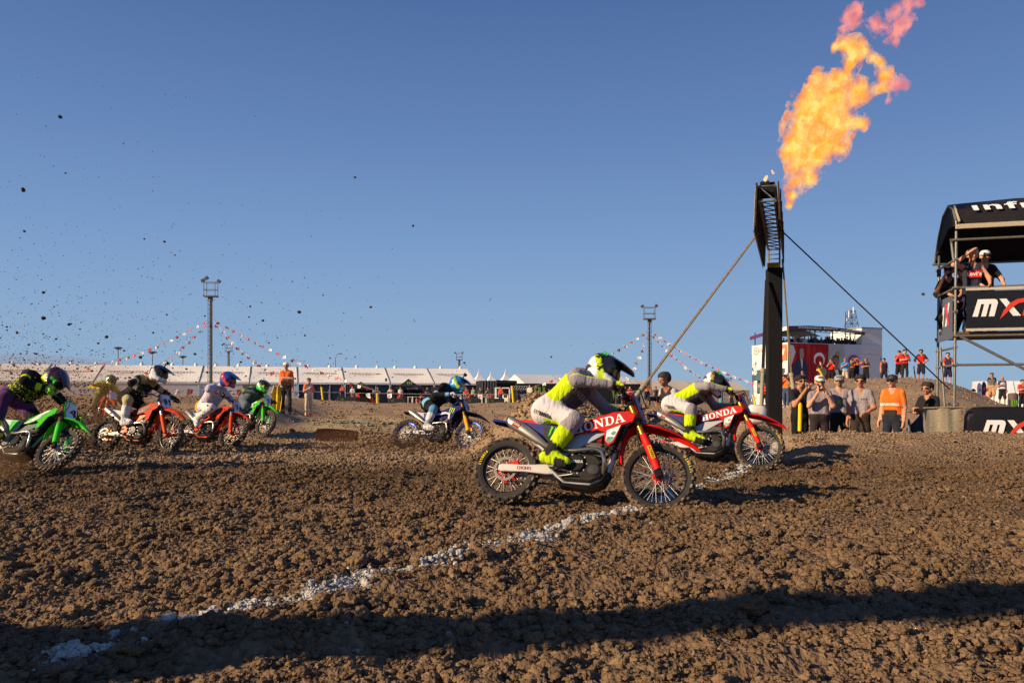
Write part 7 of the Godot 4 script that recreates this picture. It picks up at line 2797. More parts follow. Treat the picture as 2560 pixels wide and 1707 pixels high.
func build_people() -> void:
	var grey := lin(138, 131, 139)
	var black := lin(30, 29, 31)
	var navy := lin(34, 38, 56)
	var orange := lin(226, 104, 34)
	var tan1 := lin(176, 126, 100)
	var tan2 := lin(198, 148, 122)
	var dkhair := lin(30, 26, 24)
	# the four behind the berm
	var g := "spectators behind the berm"
	var p := person(on_ground(2000, 15.9), 12.0, {"label": "spectator in black T-shirt with black hair raising a phone to his face", "group": g, "cell": 0.016, "h": 1.77, "shirt": black, "pants": lin(28, 28, 30), "leg": 0.085, "pose": "phone", "hair": dkhair, "skin": tan1, "shades": true})
	held("phone", "phone held up by the spectator in black", "phone", p, Vector3(-0.02, 1.575, 0.335), Basis(), phone_mesh(), mat(c8(60, 84, 110), 0.2, 0.3))
	p = person(on_ground(2050, 15.6), -12.0, {"label": "bearded spectator in grey T-shirt and white cap filming with a phone", "group": g, "cell": 0.016, "h": 1.76, "fat": 1.16, "shirt": grey, "pants": lin(48, 42, 42), "pose": "phone", "cap": lin(214, 212, 206), "cap2": lin(206, 204, 198), "cap_badge": lin(40, 40, 40), "beard": lin(60, 44, 36), "skin": tan2, "shades": true})
	held("phone", "dark phone held up by the bearded spectator in the white cap", "phone", p, Vector3(-0.03, 1.54, 0.335), Basis(), phone_mesh(), mat(c8(44, 50, 66), 0.2, 0.3))
	person(on_ground(2099, 16.3), -20.0, {"label": "older spectator in grey T-shirt and grey cap, hands at his sides", "group": g, "cell": 0.016, "h": 1.79, "fat": 1.08, "shirt": grey, "pants": lin(42, 44, 46), "cap": lin(150, 146, 142), "cap_badge": lin(70, 70, 70), "skin": tan2, "shades": true, "look": -10.0, "pose_l": "down", "pose_r": "down", "beard": lin(150, 130, 118), "patches": [[c8(150, 190, 60), -0.01, 1.22, 0.118, 0.06, 0.08], [c8(90, 86, 90), 0.06, 1.3, 0.12, 0.11, 0.016]]})
	person(on_ground(2152, 15.6), -30.0, {"label": "young dark-haired spectator in grey T-shirt and brown shorts with sunglasses", "group": g, "cell": 0.016, "h": 1.77, "shirt": lin(146, 139, 145), "pants": lin(58, 48, 46), "shorts": true, "hair": dkhair, "skin": tan1, "shades": true, "pose_r": "down", "pose_l": "front", "patches": [[c8(110, 106, 110), 0.07, 1.3, 0.12, 0.1, 0.02]]})
	person(on_ground(2233, 15.1), -48.0, {"label": "track marshal in orange vest and black cap near the scaffold", "cell": 0.016, "h": 1.75, "fat": 1.12, "shirt": orange, "sleeve": lin(232, 126, 50), "pants": lin(40, 44, 56), "cap": lin(34, 34, 36), "skin": tan2, "shades": true, "pose": "down", "words": [["MARSHALL", 0.05, c8(232, 228, 224), 0.0, 1.2, 0.135]], "patches": [[c8(40, 34, 34), 0.0, 1.04, 0.13, 0.22, 0.12]]})
	person(on_ground(2322, 15.6), -62.0, {"label": "spectator in black T-shirt with dark hair leaning beside the tarpaulin screen", "cell": 0.016, "h": 1.68, "crouch": 0.06, "shirt": lin(38, 38, 40), "pants": lin(46, 48, 50), "hair": lin(40, 30, 26), "skin": tan1, "shades": true, "pose": "cross", "patches": [[c8(110, 190, 60), 0.06, 1.3, 0.118, 0.045, 0.055]]})
	p = person(on_ground(1676, 15.2), -58.0, {"label": "curly-haired photographer in grey shirt and black vest crouching behind the mound", "cell": 0.016, "h": 1.76, "crouch": 0.27, "lean": 0.12, "nod": 0.05, "shirt": lin(44, 42, 44), "sleeve": lin(176, 176, 184), "pants": lin(60, 58, 58), "hair": lin(44, 36, 30), "curly": true, "skin": tan1, "shades": true, "pose": "chest", "lens": c8(120, 110, 96)})
	held("camera", "camera held at the chest of the curly-haired photographer", "camera", p, Vector3(0.0, 1.02, 0.36), Basis(), camera_mesh(), mat(c8(34, 32, 34), 0.4))
	# marshals on the far bank at the left
	p = person(on_ground(715, 27.0), 4.0, {"label": "track marshal in orange bib and white helmet standing with a lowered yellow flag", "cell": 0.019, "h": 1.76, "fat": 1.12, "shirt": lin(226, 100, 30), "sleeve": lin(222, 108, 40), "pants": lin(52, 50, 50), "cap": lin(226, 226, 226), "helmet": true, "skin": tan2, "beard": lin(170, 150, 140), "shades": true, "pose": "down", "words": [["MARSHALL", 0.07, c8(232, 226, 220), 0.0, 1.24, 0.14]], "patches": [[c8(54, 44, 38), 0.0, 1.06, 0.135, 0.3, 0.17], [c8(206, 204, 200), -0.15, 0.97, 0.12, 0.07, 0.1]]})
	var fm := MB.new()
	var pts := PackedVector3Array()
	for r in 9:
		for q in 7:
			var w := 0.11 * sin(PI * (0.16 + 0.8 * r / 8.0)) + 0.05
			pts.append(Vector3((q / 6.0 - 0.5) * 2.0 * w + 0.03 * r / 8.0, -r / 8.0 * 0.95, 0.045 * sin(q * 1.9 + r * 0.4)))
	fm.grid(pts, 7)
	var fl := thing("yellow_flag", "rolled yellow marshal's flag hanging from the marshal's hand", "flag", p.transform * Vector3(-0.3, 0.98, 0.1), p.transform.basis)
	part(fl, "cloth", fm, mat(c8(226, 188, 30), 0.7))
	fm = MB.new()
	fm.tube([Vector3(-0.02, 0.1, 0), Vector3(0.07, -1.0, 0.02)], 0.011, 6)
	part(fl, "stick", fm, mat(c8(170, 150, 110), 0.7))
	p = person(on_ground(771, 36.0), 35.0, {"label": "track worker in white bib with orange sleeves and grey cap, lower on the bank", "cell": 0.024, "h": 1.72, "shirt": lin(206, 190, 190), "sleeve": lin(222, 110, 50), "pants": lin(196, 178, 150), "cap": lin(70, 66, 70), "skin": tan2, "pose": "chest", "shades": true, "shoe": lin(150, 40, 40)})
	# photographer with jeans by the gantry
	p = person(on_ground(1966, 40.0), -35.0, {"label": "photographer in orange bib, jeans and white cap beside the gantry post", "cell": 0.024, "h": 1.74, "shirt": lin(222, 112, 50), "pants": lin(64, 80, 110), "cap": lin(220, 220, 222), "skin": tan1, "pose": "camera", "stride": 0.1, "shoe": lin(206, 206, 206)})
	held("camera", "camera raised by the photographer in the orange bib", "camera", p, Vector3(0.0, 1.6, 0.24), Basis(), camera_mesh(), mat(c8(34, 32, 34), 0.4))
	person(on_ground(1912, 52.0), -20.0, {"label": "onlooker in red top half hidden behind the gantry's padded tube", "cell": 0.032, "shirt": lin(190, 40, 44), "pants": black, "skin": tan1, "hair": dkhair, "pose": "cross"})
	# people along the hilltop
	var hg := "onlookers on the dirt hill"
	var hill := [
		[1969.0, 53.0, {"label": "onlooker in lime green shirt with ear defenders on the hill", "shirt": lin(96, 200, 40), "pants": black, "pose": "cross", "headset": true, "shades": true, "hair": lin(90, 80, 70), "long": false}],
		[2007.0, 54.0, {"label": "onlooker in black shirt with blue sleeves and sunglasses on the hill, hands down", "shirt": black, "sleeve": lin(40, 70, 180), "pants": black, "pose": "down", "hair": lin(70, 46, 36), "shades": true}],
		[2053.0, 54.0, {"label": "onlooker in black team shirt and cap holding a dark round board", "shirt": lin(40, 40, 40), "pants": black, "pose_l": "chest", "pose_r": "front", "cap": black, "patches": [[c8(200, 200, 196), 0.0, 1.25, 0.125, 0.1, 0.05], [c8(190, 180, 60), 0.05, 1.33, 0.12, 0.05, 0.05]]}],
		[2079.0, 53.0, {"label": "onlooker in red and black shirt and black shorts photographing from the hill", "shirt": lin(214, 40, 40), "yoke": lin(44, 40, 40), "sleeve": lin(50, 44, 44), "pants": black, "shorts": true, "pose": "camera", "cap": lin(60, 60, 50)}],
		[2114.0, 53.0, {"label": "onlooker in bright blue shirt and khaki shorts on the hill", "shirt": lin(36, 130, 214), "pants": lin(190, 172, 144), "shorts": true, "pose_l": "chest", "pose_r": "chest", "cap": lin(110, 110, 108), "fat": 1.15}],
		[2130.0, 54.5, {"label": "onlooker in dark shirt behind the one in bright blue", "shirt": lin(52, 50, 42), "pants": black, "shorts": true, "pose": "cross", "hair": dkhair}],
		[2142.0, 53.5, {"label": "onlooker in navy and orange shirt shading his eyes with both hands", "shirt": navy, "shirt2": lin(220, 100, 40), "mode": 1, "cut": 0.95, "sleeve": lin(220, 104, 44), "pants": navy, "pose": "shade", "cap": lin(80, 84, 60)}],
		[2166.0, 53.0, {"label": "onlooker in black shirt with blue sleeves and shorts, arms folded, on the hill", "shirt": black, "sleeve": lin(44, 50, 110), "pants": black, "shorts": true, "pose": "cross", "hair": lin(100, 84, 70)}],
		[2211.0, 53.0, {"label": "onlooker in navy shirt with orange sleeve and navy shorts, alone on the hill", "shirt": navy, "sleeve": lin(214, 96, 44), "pants": navy, "shorts": true, "pose": "down", "cap": black, "stance": 0.17}],
		[2249.0, 45.0, {"label": "photographer in red shirt and black shorts, left of the red pair on the hill", "shirt": lin(206, 34, 40), "pants": black, "shorts": true, "pose": "camera", "cap": lin(40, 40, 40)}],
		[2263.0, 44.0, {"label": "onlooker in red shirt and black trousers with a hand at his chin", "shirt": lin(206, 32, 38), "yoke": lin(60, 40, 42), "pants": lin(44, 44, 46), "pose_l": "chest", "pose_r": "cross", "hair": dkhair, "shades": true}],
		[2304.0, 44.0, {"label": "onlooker in red and black shirt with hands on hips on the hill crest", "shirt": lin(206, 32, 40), "yoke": lin(52, 44, 46), "sleeve": lin(54, 48, 50), "pants": lin(34, 38, 60), "shorts": true, "pose": "hips", "hair": dkhair, "shades": true}],
		[2371.0, 44.0, {"label": "onlooker in navy shorts seen through the scaffold posts", "shirt": lin(60, 46, 60), "sleeve": lin(190, 60, 50), "pants": navy, "shorts": true, "pose": "front", "hair": dkhair}],
		[2481.0, 48.0, {"label": "onlooker in grey and black shirt and khaki shorts walking down the hill", "shirt": lin(96, 96, 96), "yoke": lin(44, 44, 46), "sleeve": lin(44, 44, 46), "pants": lin(176, 140, 104), "shorts": true, "pose": "down", "stride": 0.12, "hair": dkhair}],
		[2507.0, 47.5, {"label": "bald onlooker in white and navy shirt and black shorts on the hillside", "shirt": lin(214, 216, 222), "yoke": lin(60, 66, 96), "sleeve": lin(60, 66, 96), "pants": lin(40, 38, 44), "shorts": true, "pose_r": "chest", "pose_l": "down", "stride": 0.08}],
		[2557.0, 46.0, {"label": "onlooker in red low on the hillside at the right edge", "shirt": lin(170, 60, 54), "pants": black, "pose": "cross", "hair": dkhair}]]
	for a in hill:
		var s: Dictionary = a[2]
		s["group"] = hg
		s["cell"] = 0.03
		if not s.has("skin"):
			s["skin"] = [tan1, tan2, lin(170, 118, 92)][int(a[0]) % 3]
		person(on_ground(a[0], a[1]), rng.randf_range(-35.0, -8.0), s)
	var disc := MB.new()
	disc.lathe(Transform3D(Basis(Vector3.RIGHT, PI / 2), Vector3.ZERO), [[0.0, -0.01], [0.24, -0.01], [0.26, 0.0], [0.24, 0.01], [0.0, 0.01]], 20)
	solo("round_board", disc, mat(c8(60, 66, 70), 0.4), "dark round signal board held by the onlooker in the black team shirt", "board", Transform3D(Basis(Vector3.UP, -0.4).scaled(Vector3(1, 1.2, 1)), on_ground(2053, 54.0) + Vector3(0.02, 1.0, 0.3)))
	# on the tower
	var sc := "people on the scaffold tower"
	p = person(scaffold_at(0.12, 2.36, -1.0), -40.0, {"label": "man in black polo and black cap holding up a phone on the tower", "group": sc, "cell": 0.016, "h": 1.74, "crouch": 0.32, "shirt": lin(34, 32, 36), "pants": black, "cap": lin(36, 30, 36), "cap_badge": lin(206, 206, 206), "beard": lin(60, 46, 40), "skin": tan1, "shades": true, "pose_r": "phone", "pose_l": "rail"})
	held("phone", "phone held up by the man in the black polo on the tower", "phone", p, Vector3(-0.12, 1.25, 0.34), Basis(), phone_mesh(), mat(c8(40, 40, 44), 0.2, 0.3))
	person(scaffold_at(0.36, 2.36, -1.08), -10.0, {"label": "person in blue peering out between the men on the tower", "group": sc, "cell": 0.018, "h": 1.7, "crouch": 0.3, "shirt": lin(60, 80, 130), "pants": navy, "hair": lin(60, 44, 36), "skin": tan2, "pose": "rail", "shades": true})
	person(scaffold_at(0.36, 2.36, -0.32), -14.0, {"label": "grey-haired man in dark tank top with red print shading his eyes on the tower", "group": sc, "cell": 0.016, "h": 1.76, "crouch": 0.14, "shirt": lin(48, 52, 66), "pants": navy, "bare": true, "yoke": lin(48, 52, 66), "hair": lin(176, 166, 150), "skin": lin(196, 140, 112), "pose_r": "shade", "pose_l": "rail", "patches": [[c8(196, 40, 36), 0.0, 1.26, 0.125, 0.27, 0.14]], "words": [["Levi's", 0.07, c8(236, 232, 230), 0.0, 1.26, 0.132]]})
	person(scaffold_at(0.66, 2.36, -0.62), -8.0, {"label": "man in black T-shirt and white cap behind the tank-top man on the tower", "group": sc, "cell": 0.016, "h": 1.78, "crouch": 0.14, "shirt": lin(34, 34, 38), "pants": black, "cap": lin(216, 216, 222), "cap2": lin(60, 66, 90), "skin": tan2, "shades": true, "pose": "rail"})
	person(scaffold_at(1.62, 2.36, -0.35), 10.0, {"label": "man with raised arm and yellow sleeve badge cut by the right edge on the tower", "group": sc, "cell": 0.018, "h": 1.78, "crouch": 0.1, "shirt": lin(34, 34, 40), "pants": black, "hair": dkhair, "skin": tan2, "pose_r": "shade", "pose_l": "rail", "patches": [[c8(226, 190, 40), -0.22, 1.3, 0.08, 0.05, 0.05]]})
	# small figures by the fence and the tents
	var fg := "people by the fence in front of the tents"
	for a in [[856.0, 76.0, lin(200, 60, 60), "figure in red leaning on the fence by the smaller canopy", "cross"], [881.0, 82.0, lin(206, 206, 210), "figure in white beneath the smaller black canopy", "front"], [944.0, 80.0, lin(60, 56, 58), "seated-looking dark figure between the two canopies", "front"], [976.0, 80.5, lin(214, 180, 160), "figure in pale top beside the white table", "hips"], [1001.0, 80.0, lin(216, 214, 210), "figure in white top under the peaked canopy", "down"], [1068.0, 81.0, lin(60, 60, 66), "dark figure right of the peaked canopy", "cross"], [1103.0, 81.0, lin(150, 130, 120), "figure in brown behind the blue bike's rider", "down"], [1166.0, 81.0, lin(176, 60, 56), "figure in red right of the blue rider's helmet", "front"], [1183.0, 82.0, lin(120, 150, 110), "figure in green near the end of the marquee", "down"], [1201.0, 82.0, lin(60, 62, 70), "dark figure beside the pointed tents", "down"], [1220.0, 80.0, lin(44, 44, 50), "figure in black beside the stage panels", "chest"], [1252.0, 77.5, lin(190, 60, 60), "figure in red in front of the white cart", "front"], [1325.0, 70.0, lin(206, 200, 196), "figure in white behind the dirt mound", "front"], [1558.0, 72.0, lin(190, 66, 54), "figure in red beyond the mound, under the strap", "down"], [1575.0, 74.0, lin(206, 80, 70), "figure in faded red behind the padded tube", "cross"], [1618.0, 55.0, lin(226, 120, 50), "track worker in orange and white below the second mast", "front"], [1640.0, 74.0, lin(70, 70, 80), "dark figure right of the second mast", "down"], [1740.0, 80.0, lin(80, 90, 110), "blue-grey figure beyond the second red rider", "down"], [1830.0, 80.0, lin(90, 50, 50), "maroon figure left of the clubhouse window", "down"], [1858.0, 82.0, lin(60, 60, 62), "dark figure at the clubhouse corner", "cross"]]:
		person(on_ground(a[0], a[1]), rng.randf_range(-30.0, 30.0), {"label": a[3], "group": fg, "cell": 0.045, "shirt": a[2], "pants": [black, navy, lin(120, 110, 100)][int(a[0]) % 3], "shorts": int(a[0]) % 2 == 0, "skin": [tan1, tan2][int(a[0]) % 2], "pose": a[4], "hair": dkhair})
	# the packed terrace of the clubhouse reads as one mass
	var o: Transform3D = get_node("clubhouse").transform
	var cm := MB.new()
	cm.colored = true
	for q in 64:
		var front := q < 44
		var lp := Vector3(rng.randf_range(0.7, 10.7), 5.95, rng.randf_range(-1.6, -0.3)) if front else Vector3(rng.randf_range(0.4, 10.0), 5.95, rng.randf_range(-4.5, -1.8))
		var c: Color = [black, navy, lin(206, 206, 210), lin(60, 60, 64), lin(96, 70, 66), lin(44, 42, 46)][rng.randi() % 6]
		var tall := rng.randf_range(0.9, 1.08)
		var wp := o * lp
		cm.paint(c)
		cm.blob(wp + Vector3(0, 1.15 * tall, 0), Vector3(0.23, 0.36, 0.16), 6, 8)
		cm.tube([wp + Vector3(-0.22, 1.38 * tall, 0), wp + Vector3(-0.28, 1.05 * tall, 0.12)], 0.055, 6)
		cm.tube([wp + Vector3(0.22, 1.38 * tall, 0), wp + Vector3(0.28, 1.05 * tall, 0.12)], 0.055, 6)
		cm.paint(lin(44, 44, 50))
		cm.blob(wp + Vector3(0, 0.45, 0), Vector3(0.16, 0.5, 0.13), 5, 8)
		cm.paint([tan1, tan2][q % 2])
		cm.blob(wp + Vector3(0, 1.6 * tall, 0.02), Vector3(0.085, 0.12, 0.095), 6, 8)
		cm.paint([dkhair, lin(60, 46, 40), black][q % 3])
		cm.blob(wp + Vector3(0, 1.665 * tall, -0.025), Vector3(0.095, 0.08, 0.1), 6, 8)
	var crowd := structure("crowd", cm, vc_mat(0.8), "stuff")
	tag(crowd, "packed crowd of spectators standing on the clubhouse roof terrace", "crowd")


func scaffold_at(x: float, y: float, z: float) -> Vector3:
	var s: Transform3D = get_node("scaffold_tower").transform
	return s * Vector3(x, y, z)


# ---------------------------------------------------------------- stakes, barriers, flying dirt, dust
func stake(at: Vector3, tall: float, r: float, c: Color, label: String, tilt := 0.0, foot := 0.0) -> void:
	var t := thing("marker_stake", label, "stake", at, Basis(Vector3(0, 0, 1), tilt), "track marker stakes")
	var m := MB.new()
	m.tube([Vector3(0, foot, 0), Vector3(0, tall * 0.94, 0), Vector3(0, tall, 0)], [r, r, r * 0.4], 10)
	part(t, "shaft", m, mat(c, 0.5))
	m = MB.new()
	m.tube([Vector3(0, -0.1, 0), Vector3(0, maxf(foot, 0.02) + 0.02, 0)], r * 0.7, 8)
	part(t, "foot", m, mat(c8(40, 40, 40), 0.6))


func build_small() -> void:
	var y := c8(232, 196, 20)
	stake(on_ground(2000, 14.1) - Vector3(0, 0.06, 0), 0.6, 0.034, y, "tall yellow stake with black foot in front of the spectator in black", -0.02, 0.1)
	stake(on_ground(807, 60.0), 1.15, 0.08, y, "yellow stake on the far bank right of the white-bibbed worker", 0.1)
	stake(on_ground(943, 64.0), 0.9, 0.07, y, "small yellow stake in front of the canopies", 0.0)
	stake(on_ground(1284, 50.0), 1.2, 0.07, y, "yellow stake standing on the slope of the dirt mound", 0.08)
	stake(on_ground(1270, 66.0), 0.8, 0.07, y, "thin yellow stake left of the mound in front of the cart", 0.0)
	stake(on_ground(1893, 46.0), 0.95, 0.055, y, "yellow stake leaning beside the padded tube at the gantry", 0.25)
	stake(on_ground(2065, 42.0), 0.8, 0.05, y, "yellow stake on the hillside between the two capped spectators", 0.5)
	stake(pix(1803, 1050, 16.5) - Vector3(0, 0.12, 0), 0.75, 0.04, c8(96, 140, 176), "pale blue post with white top behind the second red bike", 0.0)
	stake(on_ground(2276, 15.0), 0.92, 0.025, c8(110, 112, 116), "grey metal stake between the marshal and the tarpaulin screen", 0.02)
	stake(on_ground(2290, 44.5), 0.9, 0.04, c8(120, 104, 84), "weathered wooden stake on the hill crest", 0.12)
	stake(on_ground(2524, 30.0), 0.8, 0.05, c8(60, 66, 70), "short dark post above the air fence", 0.0)
	# red inflatable track barriers
	for a in [[842.0, 19.6, 0.98, -6.0, -0.06, "dark red inflatable barrier lying left of the blue bike"], [1230.0, 19.2, 0.5, 4.0, 0.0, "short dark red barrier behind the blue bike's front wheel"]]:
		var at := on_ground(a[0], a[1]) + Vector3(0, 0.13, 0)
		var t := thing("track_barrier", a[5], "barrier", at, yawed(a[3]) * Basis(Vector3(0, 0, 1), a[4]), "red track barriers")
		var m := MB.new()
		var rr := []
		for k in 7:
			var u := k / 6.0 - 0.5
			var s: float = [0.86, 0.97, 1.0, 1.0, 1.0, 0.97, 0.86][k]
			rr.append(oval(Vector3(u * a[2], 0.0, 0), 0.19 * s, 0.16 * s, 16, 0.65))
		m.loft(rr)
		part(t, "cushion", m, grimy(c8(58, 20, 20), 0.9, 0.5, 3.0))
		if a[2] > 0.6:
			text(t, "HONDA", 0.11, mat(c8(92, 70, 70), 0.8), Transform3D(Basis(Vector3.RIGHT, 0.05), Vector3(0.15, -0.08, 0.162)))
	# what stands in front of the tents: benches with dark skirts, chairs, tables, screen
	var dark := mat(c8(52, 54, 54), 0.7)
	for a in [[868.0, 74.0, 1.8, "dark padded block with emblem in front of the smaller canopy"], [992.0, 72.0, 1.55, "dark padded block with green emblem in front of the peaked canopy"], [1182.0, 73.0, 1.3, "dark padded block at the end of the marquee"], [1240.0, 74.0, 1.5, "dark padded block beside the white cart"]]:
		var t := thing("padded_block", a[3], "barrier", on_ground(a[0], a[1]), yawed(6.0), "dark padded blocks along the fence")
		var m := MB.new()
		m.box(Transform3D(Basis(), Vector3(0, 0.28, 0)), Vector3(a[2], 0.6, 0.5), 0.06)
		part(t, "pad", m, dark)
		claw_mark(t, 0.3, Transform3D(Basis(), Vector3(-a[2] * 0.25, 0.3, 0.253)), c8(100, 130, 60))
	for a in [[1025.0, 78.5, "leftmost white plastic table beside the peaked canopy"], [1036.0, 78.0, "white plastic table second from the peaked canopy"], [1054.0, 78.6, "white plastic table just left of the outdoor screen"], [1210.0, 76.0, "white plastic table in front of the stage panels"]]:
		table_or_chair(a[0], a[1], c8(222, 220, 214), "plastic_table", a[2], "table", 0.75, 0.5)
	for a in [[930.0, 77.0, "red plastic stool between the two black canopies"], [893.0, 78.0, "red plastic stool in front of the smaller black canopy"], [1045.0, 77.5, "red plastic stool among the white tables"]]:
		table_or_chair(a[0], a[1], c8(196, 40, 36), "plastic_stool", a[2], "stool", 0.48, 0.32)
	var tv := thing("outdoor_screen", "dark flat screen on a stand left of the blue rider's shoulder", "screen", on_ground(1088, 82.0))
	var m := MB.new()
	m.box(Transform3D(Basis(), Vector3(0, 1.55, 0)), Vector3(0.82, 0.5, 0.08), 0.02)
	part(tv, "panel", m, mat(c8(66, 52, 44), 0.3))
	m = MB.new()
	m.tube([Vector3(0, 0, 0), Vector3(0, 1.4, 0)], 0.04, 6)
	part(tv, "stand", m, dark)
	# the tall tapering tower outside the frame whose shade lies across the foreground
	var tw := thing("arch_leg", "tall tapering black inflatable arch leg standing out of view on the left", "inflatable", Vector3(-7.4, -0.1, -2.02))
	m = MB.new()
	var rr := []
	for a in [[0.0, 0.9, 0.0], [1.4, 0.9, 0.5], [2.3, 0.8, 0.95], [2.8, 0.5, 1.24], [3.2, 0.26, 1.42], [3.7, 0.2, 1.62], [4.3, 0.24, 1.86], [5.0, 0.28, 2.12], [5.9, 0.3, 2.45], [6.1, 0.2, 2.5]]:
		var ring := PackedVector3Array()
		for q in 14:
			var w := TAU * q / 14.0
			ring.append(Vector3(cos(w) * a[1] * 0.8, a[0], sin(w) * a[1] + a[2]))
		rr.append(ring)
	m.loft(rr)
	part(tw, "tube", m, mat(c8(40, 40, 44), 0.6))


func table_or_chair(px: float, d: float, c: Color, called: String, label: String, category: String, h: float, w: float) -> void:
	var t := thing(called, label, category, on_ground(px, d), yawed(rng.randf_range(-30, 30)), category + "s by the fence")
	var m := MB.new()
	m.box(Transform3D(Basis(), Vector3(0, h, 0)), Vector3(w, 0.05, w), 0.015)
	part(t, "top", m, mat(c, 0.5))
	for x in [-1.0, 1.0]:
		for z in [-1.0, 1.0]:
			m = MB.new()
			m.tube([Vector3(x * w * 0.42, -0.05, z * w * 0.42), Vector3(x * w * 0.36, h, z * w * 0.36)], 0.025, 5)
			part(t, "leg", m, mat(c, 0.5))


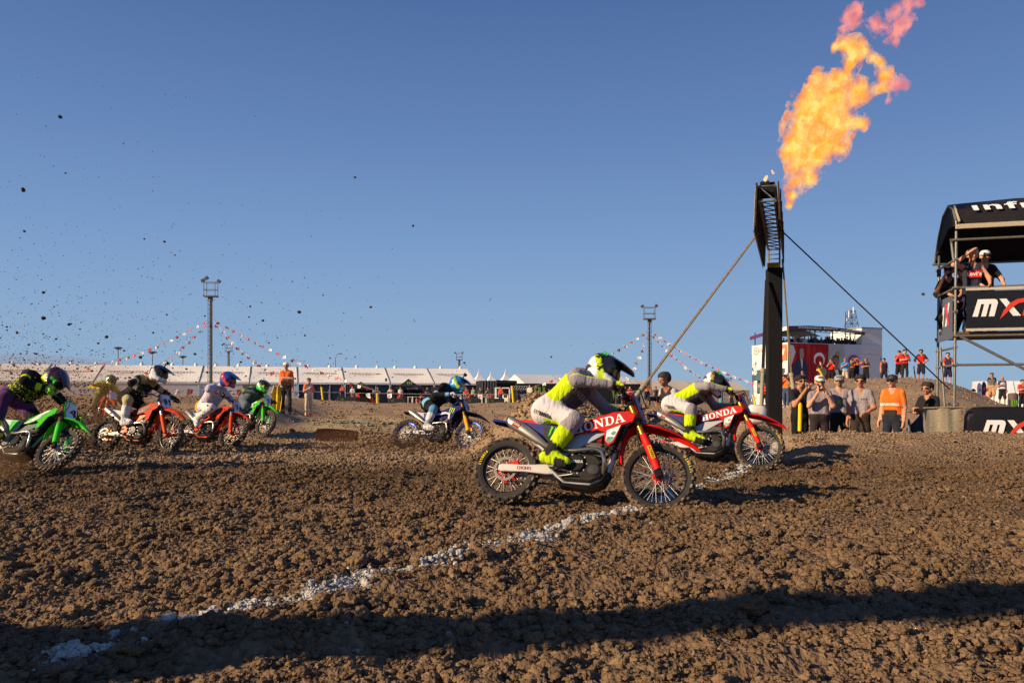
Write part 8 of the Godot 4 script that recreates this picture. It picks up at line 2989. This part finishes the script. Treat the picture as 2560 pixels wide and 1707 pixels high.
func build_flying_dirt() -> void:
	var kinds := [clod_mesh(61, 3), clod_mesh(62, 3), clod_mesh(63, 3)]
	var places := [[], [], []]
	var tints := [PackedColorArray(), PackedColorArray(), PackedColorArray()]
	var put := func(p: Vector3, s: float) -> void:
		var k := rng.randi() % 3
		places[k].append_array([p.x, p.y, p.z, s * rng.randf_range(0.7, 1.4), s * rng.randf_range(0.6, 1.2), s * rng.randf_range(0.7, 1.3), rng.randf() * TAU])
		var g := rng.randf_range(0.75, 1.2)
		tints[k].append(Color(0.17, 0.108, 0.066) * g)
	# the roost thrown back and up by the pack on the left
	for q in 7600:
		var d := rng.randf_range(9.0, 19.0)
		var u := pow(rng.randf(), 1.35)
		var px := lerpf(-260.0, 1180.0, u)
		var far := clampf(px / 1250.0, 0.0, 1.0)
		var rise := -log(maxf(rng.randf(), 0.004)) * lerpf(150.0, 120.0, far)
		var py := 1010.0 - rise
		if py < 150.0:
			continue
		if rng.randf() < minf(far * 1.15, 0.93):
			continue
		var s := 0.0036 + 0.0068 * pow(rng.randf(), 2.2)
		if rng.randf() < 0.02:
			s *= 2.2
		put.call(pix(px, py, d), s * d / 13.0)
	# spray round each bike's rear wheel and over the track
	for a in [[-9.3, 10.6, 900, 0.9], [-7.9, 14.6, 900, 0.9], [-6.6, 16.2, 1000, 0.9], [-2.4, 16.2, 1300, 0.75], [-8.0, 20.6, 500, 0.8], [-14.0, 25.0, 500, 1.0], [-11.0, 18.0, 2600, 2.2], [-9.0, 12.5, 1300, 1.9], [-12.5, 20.0, 3400, 2.8], [-9.5, 17.0, 1500, 1.6]]:
		for q in int(a[2]):
			var back := absf(rng.randfn(0.0, 1.0)) * 0.9
			var p := Vector3(a[0] + rng.randfn(0.35, 0.75), 0.0, -a[1] + rng.randfn(0.2, 0.5))
			p.y = lie(p.x, -p.z) + absf(rng.randfn(0.0, 0.32)) * a[3] + 0.03 + back * 0.05
			put.call(p, 0.006 + 0.022 * pow(rng.randf(), 4.0))
	# fans of soil thrown back off the rear tyres
	for a in [[-2.29, 16.8, 1100, 0.4], [-7.83, 15.3, 900, 0.3], [-7.2, 17.1, 900, 0.45], [-7.72, 11.4, 500, 0.38], [-7.6, 21.2, 600, 0.6], [-13.6, 25.6, 500, 0.75], [2.16, 12.0, 160, 0.4], [-0.09, 7.8, 70, 0.3]]:
		for q in int(a[2]):
			var v := rng.randf_range(2.5, 9.5)
			var e := deg_to_rad(rng.randf_range(12.0, 62.0))
			var w: float = PI + a[3] * -1.0 + rng.randfn(0.0, 0.16)
			var tm := rng.randf_range(0.02, 2.0 * v * sin(e) / 9.8)
			var p := Vector3(a[0], 0.05, -a[1]) + Vector3(cos(w) * cos(e), 0, sin(w) * cos(e)) * (v * tm)
			p.y = lie(p.x, -p.z) + 0.08 + v * sin(e) * tm - 4.9 * tm * tm
			if p.y < lie(p.x, -p.z):
				continue
			put.call(p, 0.006 + 0.02 * pow(rng.randf(), 4.0))
	var root := Node3D.new()
	root.name = "flying_dirt"
	root.set_meta("kind", "stuff")
	add_child(root)
	tag(root, "spray of dark dirt crumbs thrown into the air by the bikes", "dirt")
	for k in 3:
		scatter(root, "crumbs", kinds[k], places[k], tints[k])
	# the largest lumps one by one
	for a in [[149.0, 292.0, 9.5, 0.024, "large dirt lump highest in the sky at the left"], [887.0, 443.0, 9.5, 0.016, "lone dark dirt lump high above the marquee"], [107.0, 795.0, 9.0, 0.026, "dirt lump above the green bike's rider"], [107.0, 731.0, 9.5, 0.02, "dirt lump high above the green bike's rider"], [410.0, 604.0, 9.8, 0.017, "single dirt lump left of and above the tallest mast"], [265.0, 842.0, 9.4, 0.022, "dirt lump over the gap between green and orange bikes"], [171.0, 811.0, 9.2, 0.02, "dirt lump just left of the bunting"], [487.0, 885.0, 9.8, 0.018, "dirt lump beside the tallest mast's foot"], [1378.0, 892.0, 8.0, 0.011, "tiny dirt lump between bunting and the front rider"], [2309.0, 735.0, 13.0, 0.03, "brown dirt lump flying left of the tower's people"], [60.0, 578.0, 9.0, 0.016, "dirt lump at the far left edge of the sky"], [350.0, 893.0, 9.6, 0.022, "dirt lump above the far yellow rider"]]:
		solo("dirt_clod", clod_mesh(70 + int(a[0]) % 7, 4), clod_one_mat(), a[4], "dirt clod", Transform3D(Basis(Vector3(0.3, 1, 0.2).normalized(), a[0]).scaled(Vector3.ONE * a[3]), pix(a[0], a[1], a[2])), "large flying dirt lumps")
	# dust hanging behind the wheels
	for a in [[Vector3(-7.6, 0.2, -10.0), Vector3(3.0, 0.8, 2.0), 0.28], [Vector3(-2.8, 0.15, -15.6), Vector3(2.6, 0.7, 1.8), 0.12], [Vector3(-15.5, 1.0, -25.0), Vector3(11.0, 3.0, 7.0), 0.075], [Vector3(-10.4, 0.4, -19.5), Vector3(5.0, 1.6, 3.0), 0.06]]:
		var f := FogVolume.new()
		f.name = numbered("dust")
		f.shape = RenderingServer.FOG_VOLUME_SHAPE_ELLIPSOID
		f.size = a[1]
		f.position = a[0]
		var fm := FogMaterial.new()
		fm.density = a[2]
		fm.albedo = c8(186, 144, 104)
		f.material = fm
		f.set_meta("kind", "stuff")
		add_child(f)


func clod_one_mat() -> StandardMaterial3D:
	if not mats.has("clod one"):
		var m: StandardMaterial3D = clod_mat().duplicate()
		m.albedo_color = Color(0.17, 0.108, 0.066).linear_to_srgb()
		m.uv1_world_triplanar = false
		m.uv1_scale = Vector3.ONE * 2.0
		mats["clod one"] = m
	return mats["clod one"]
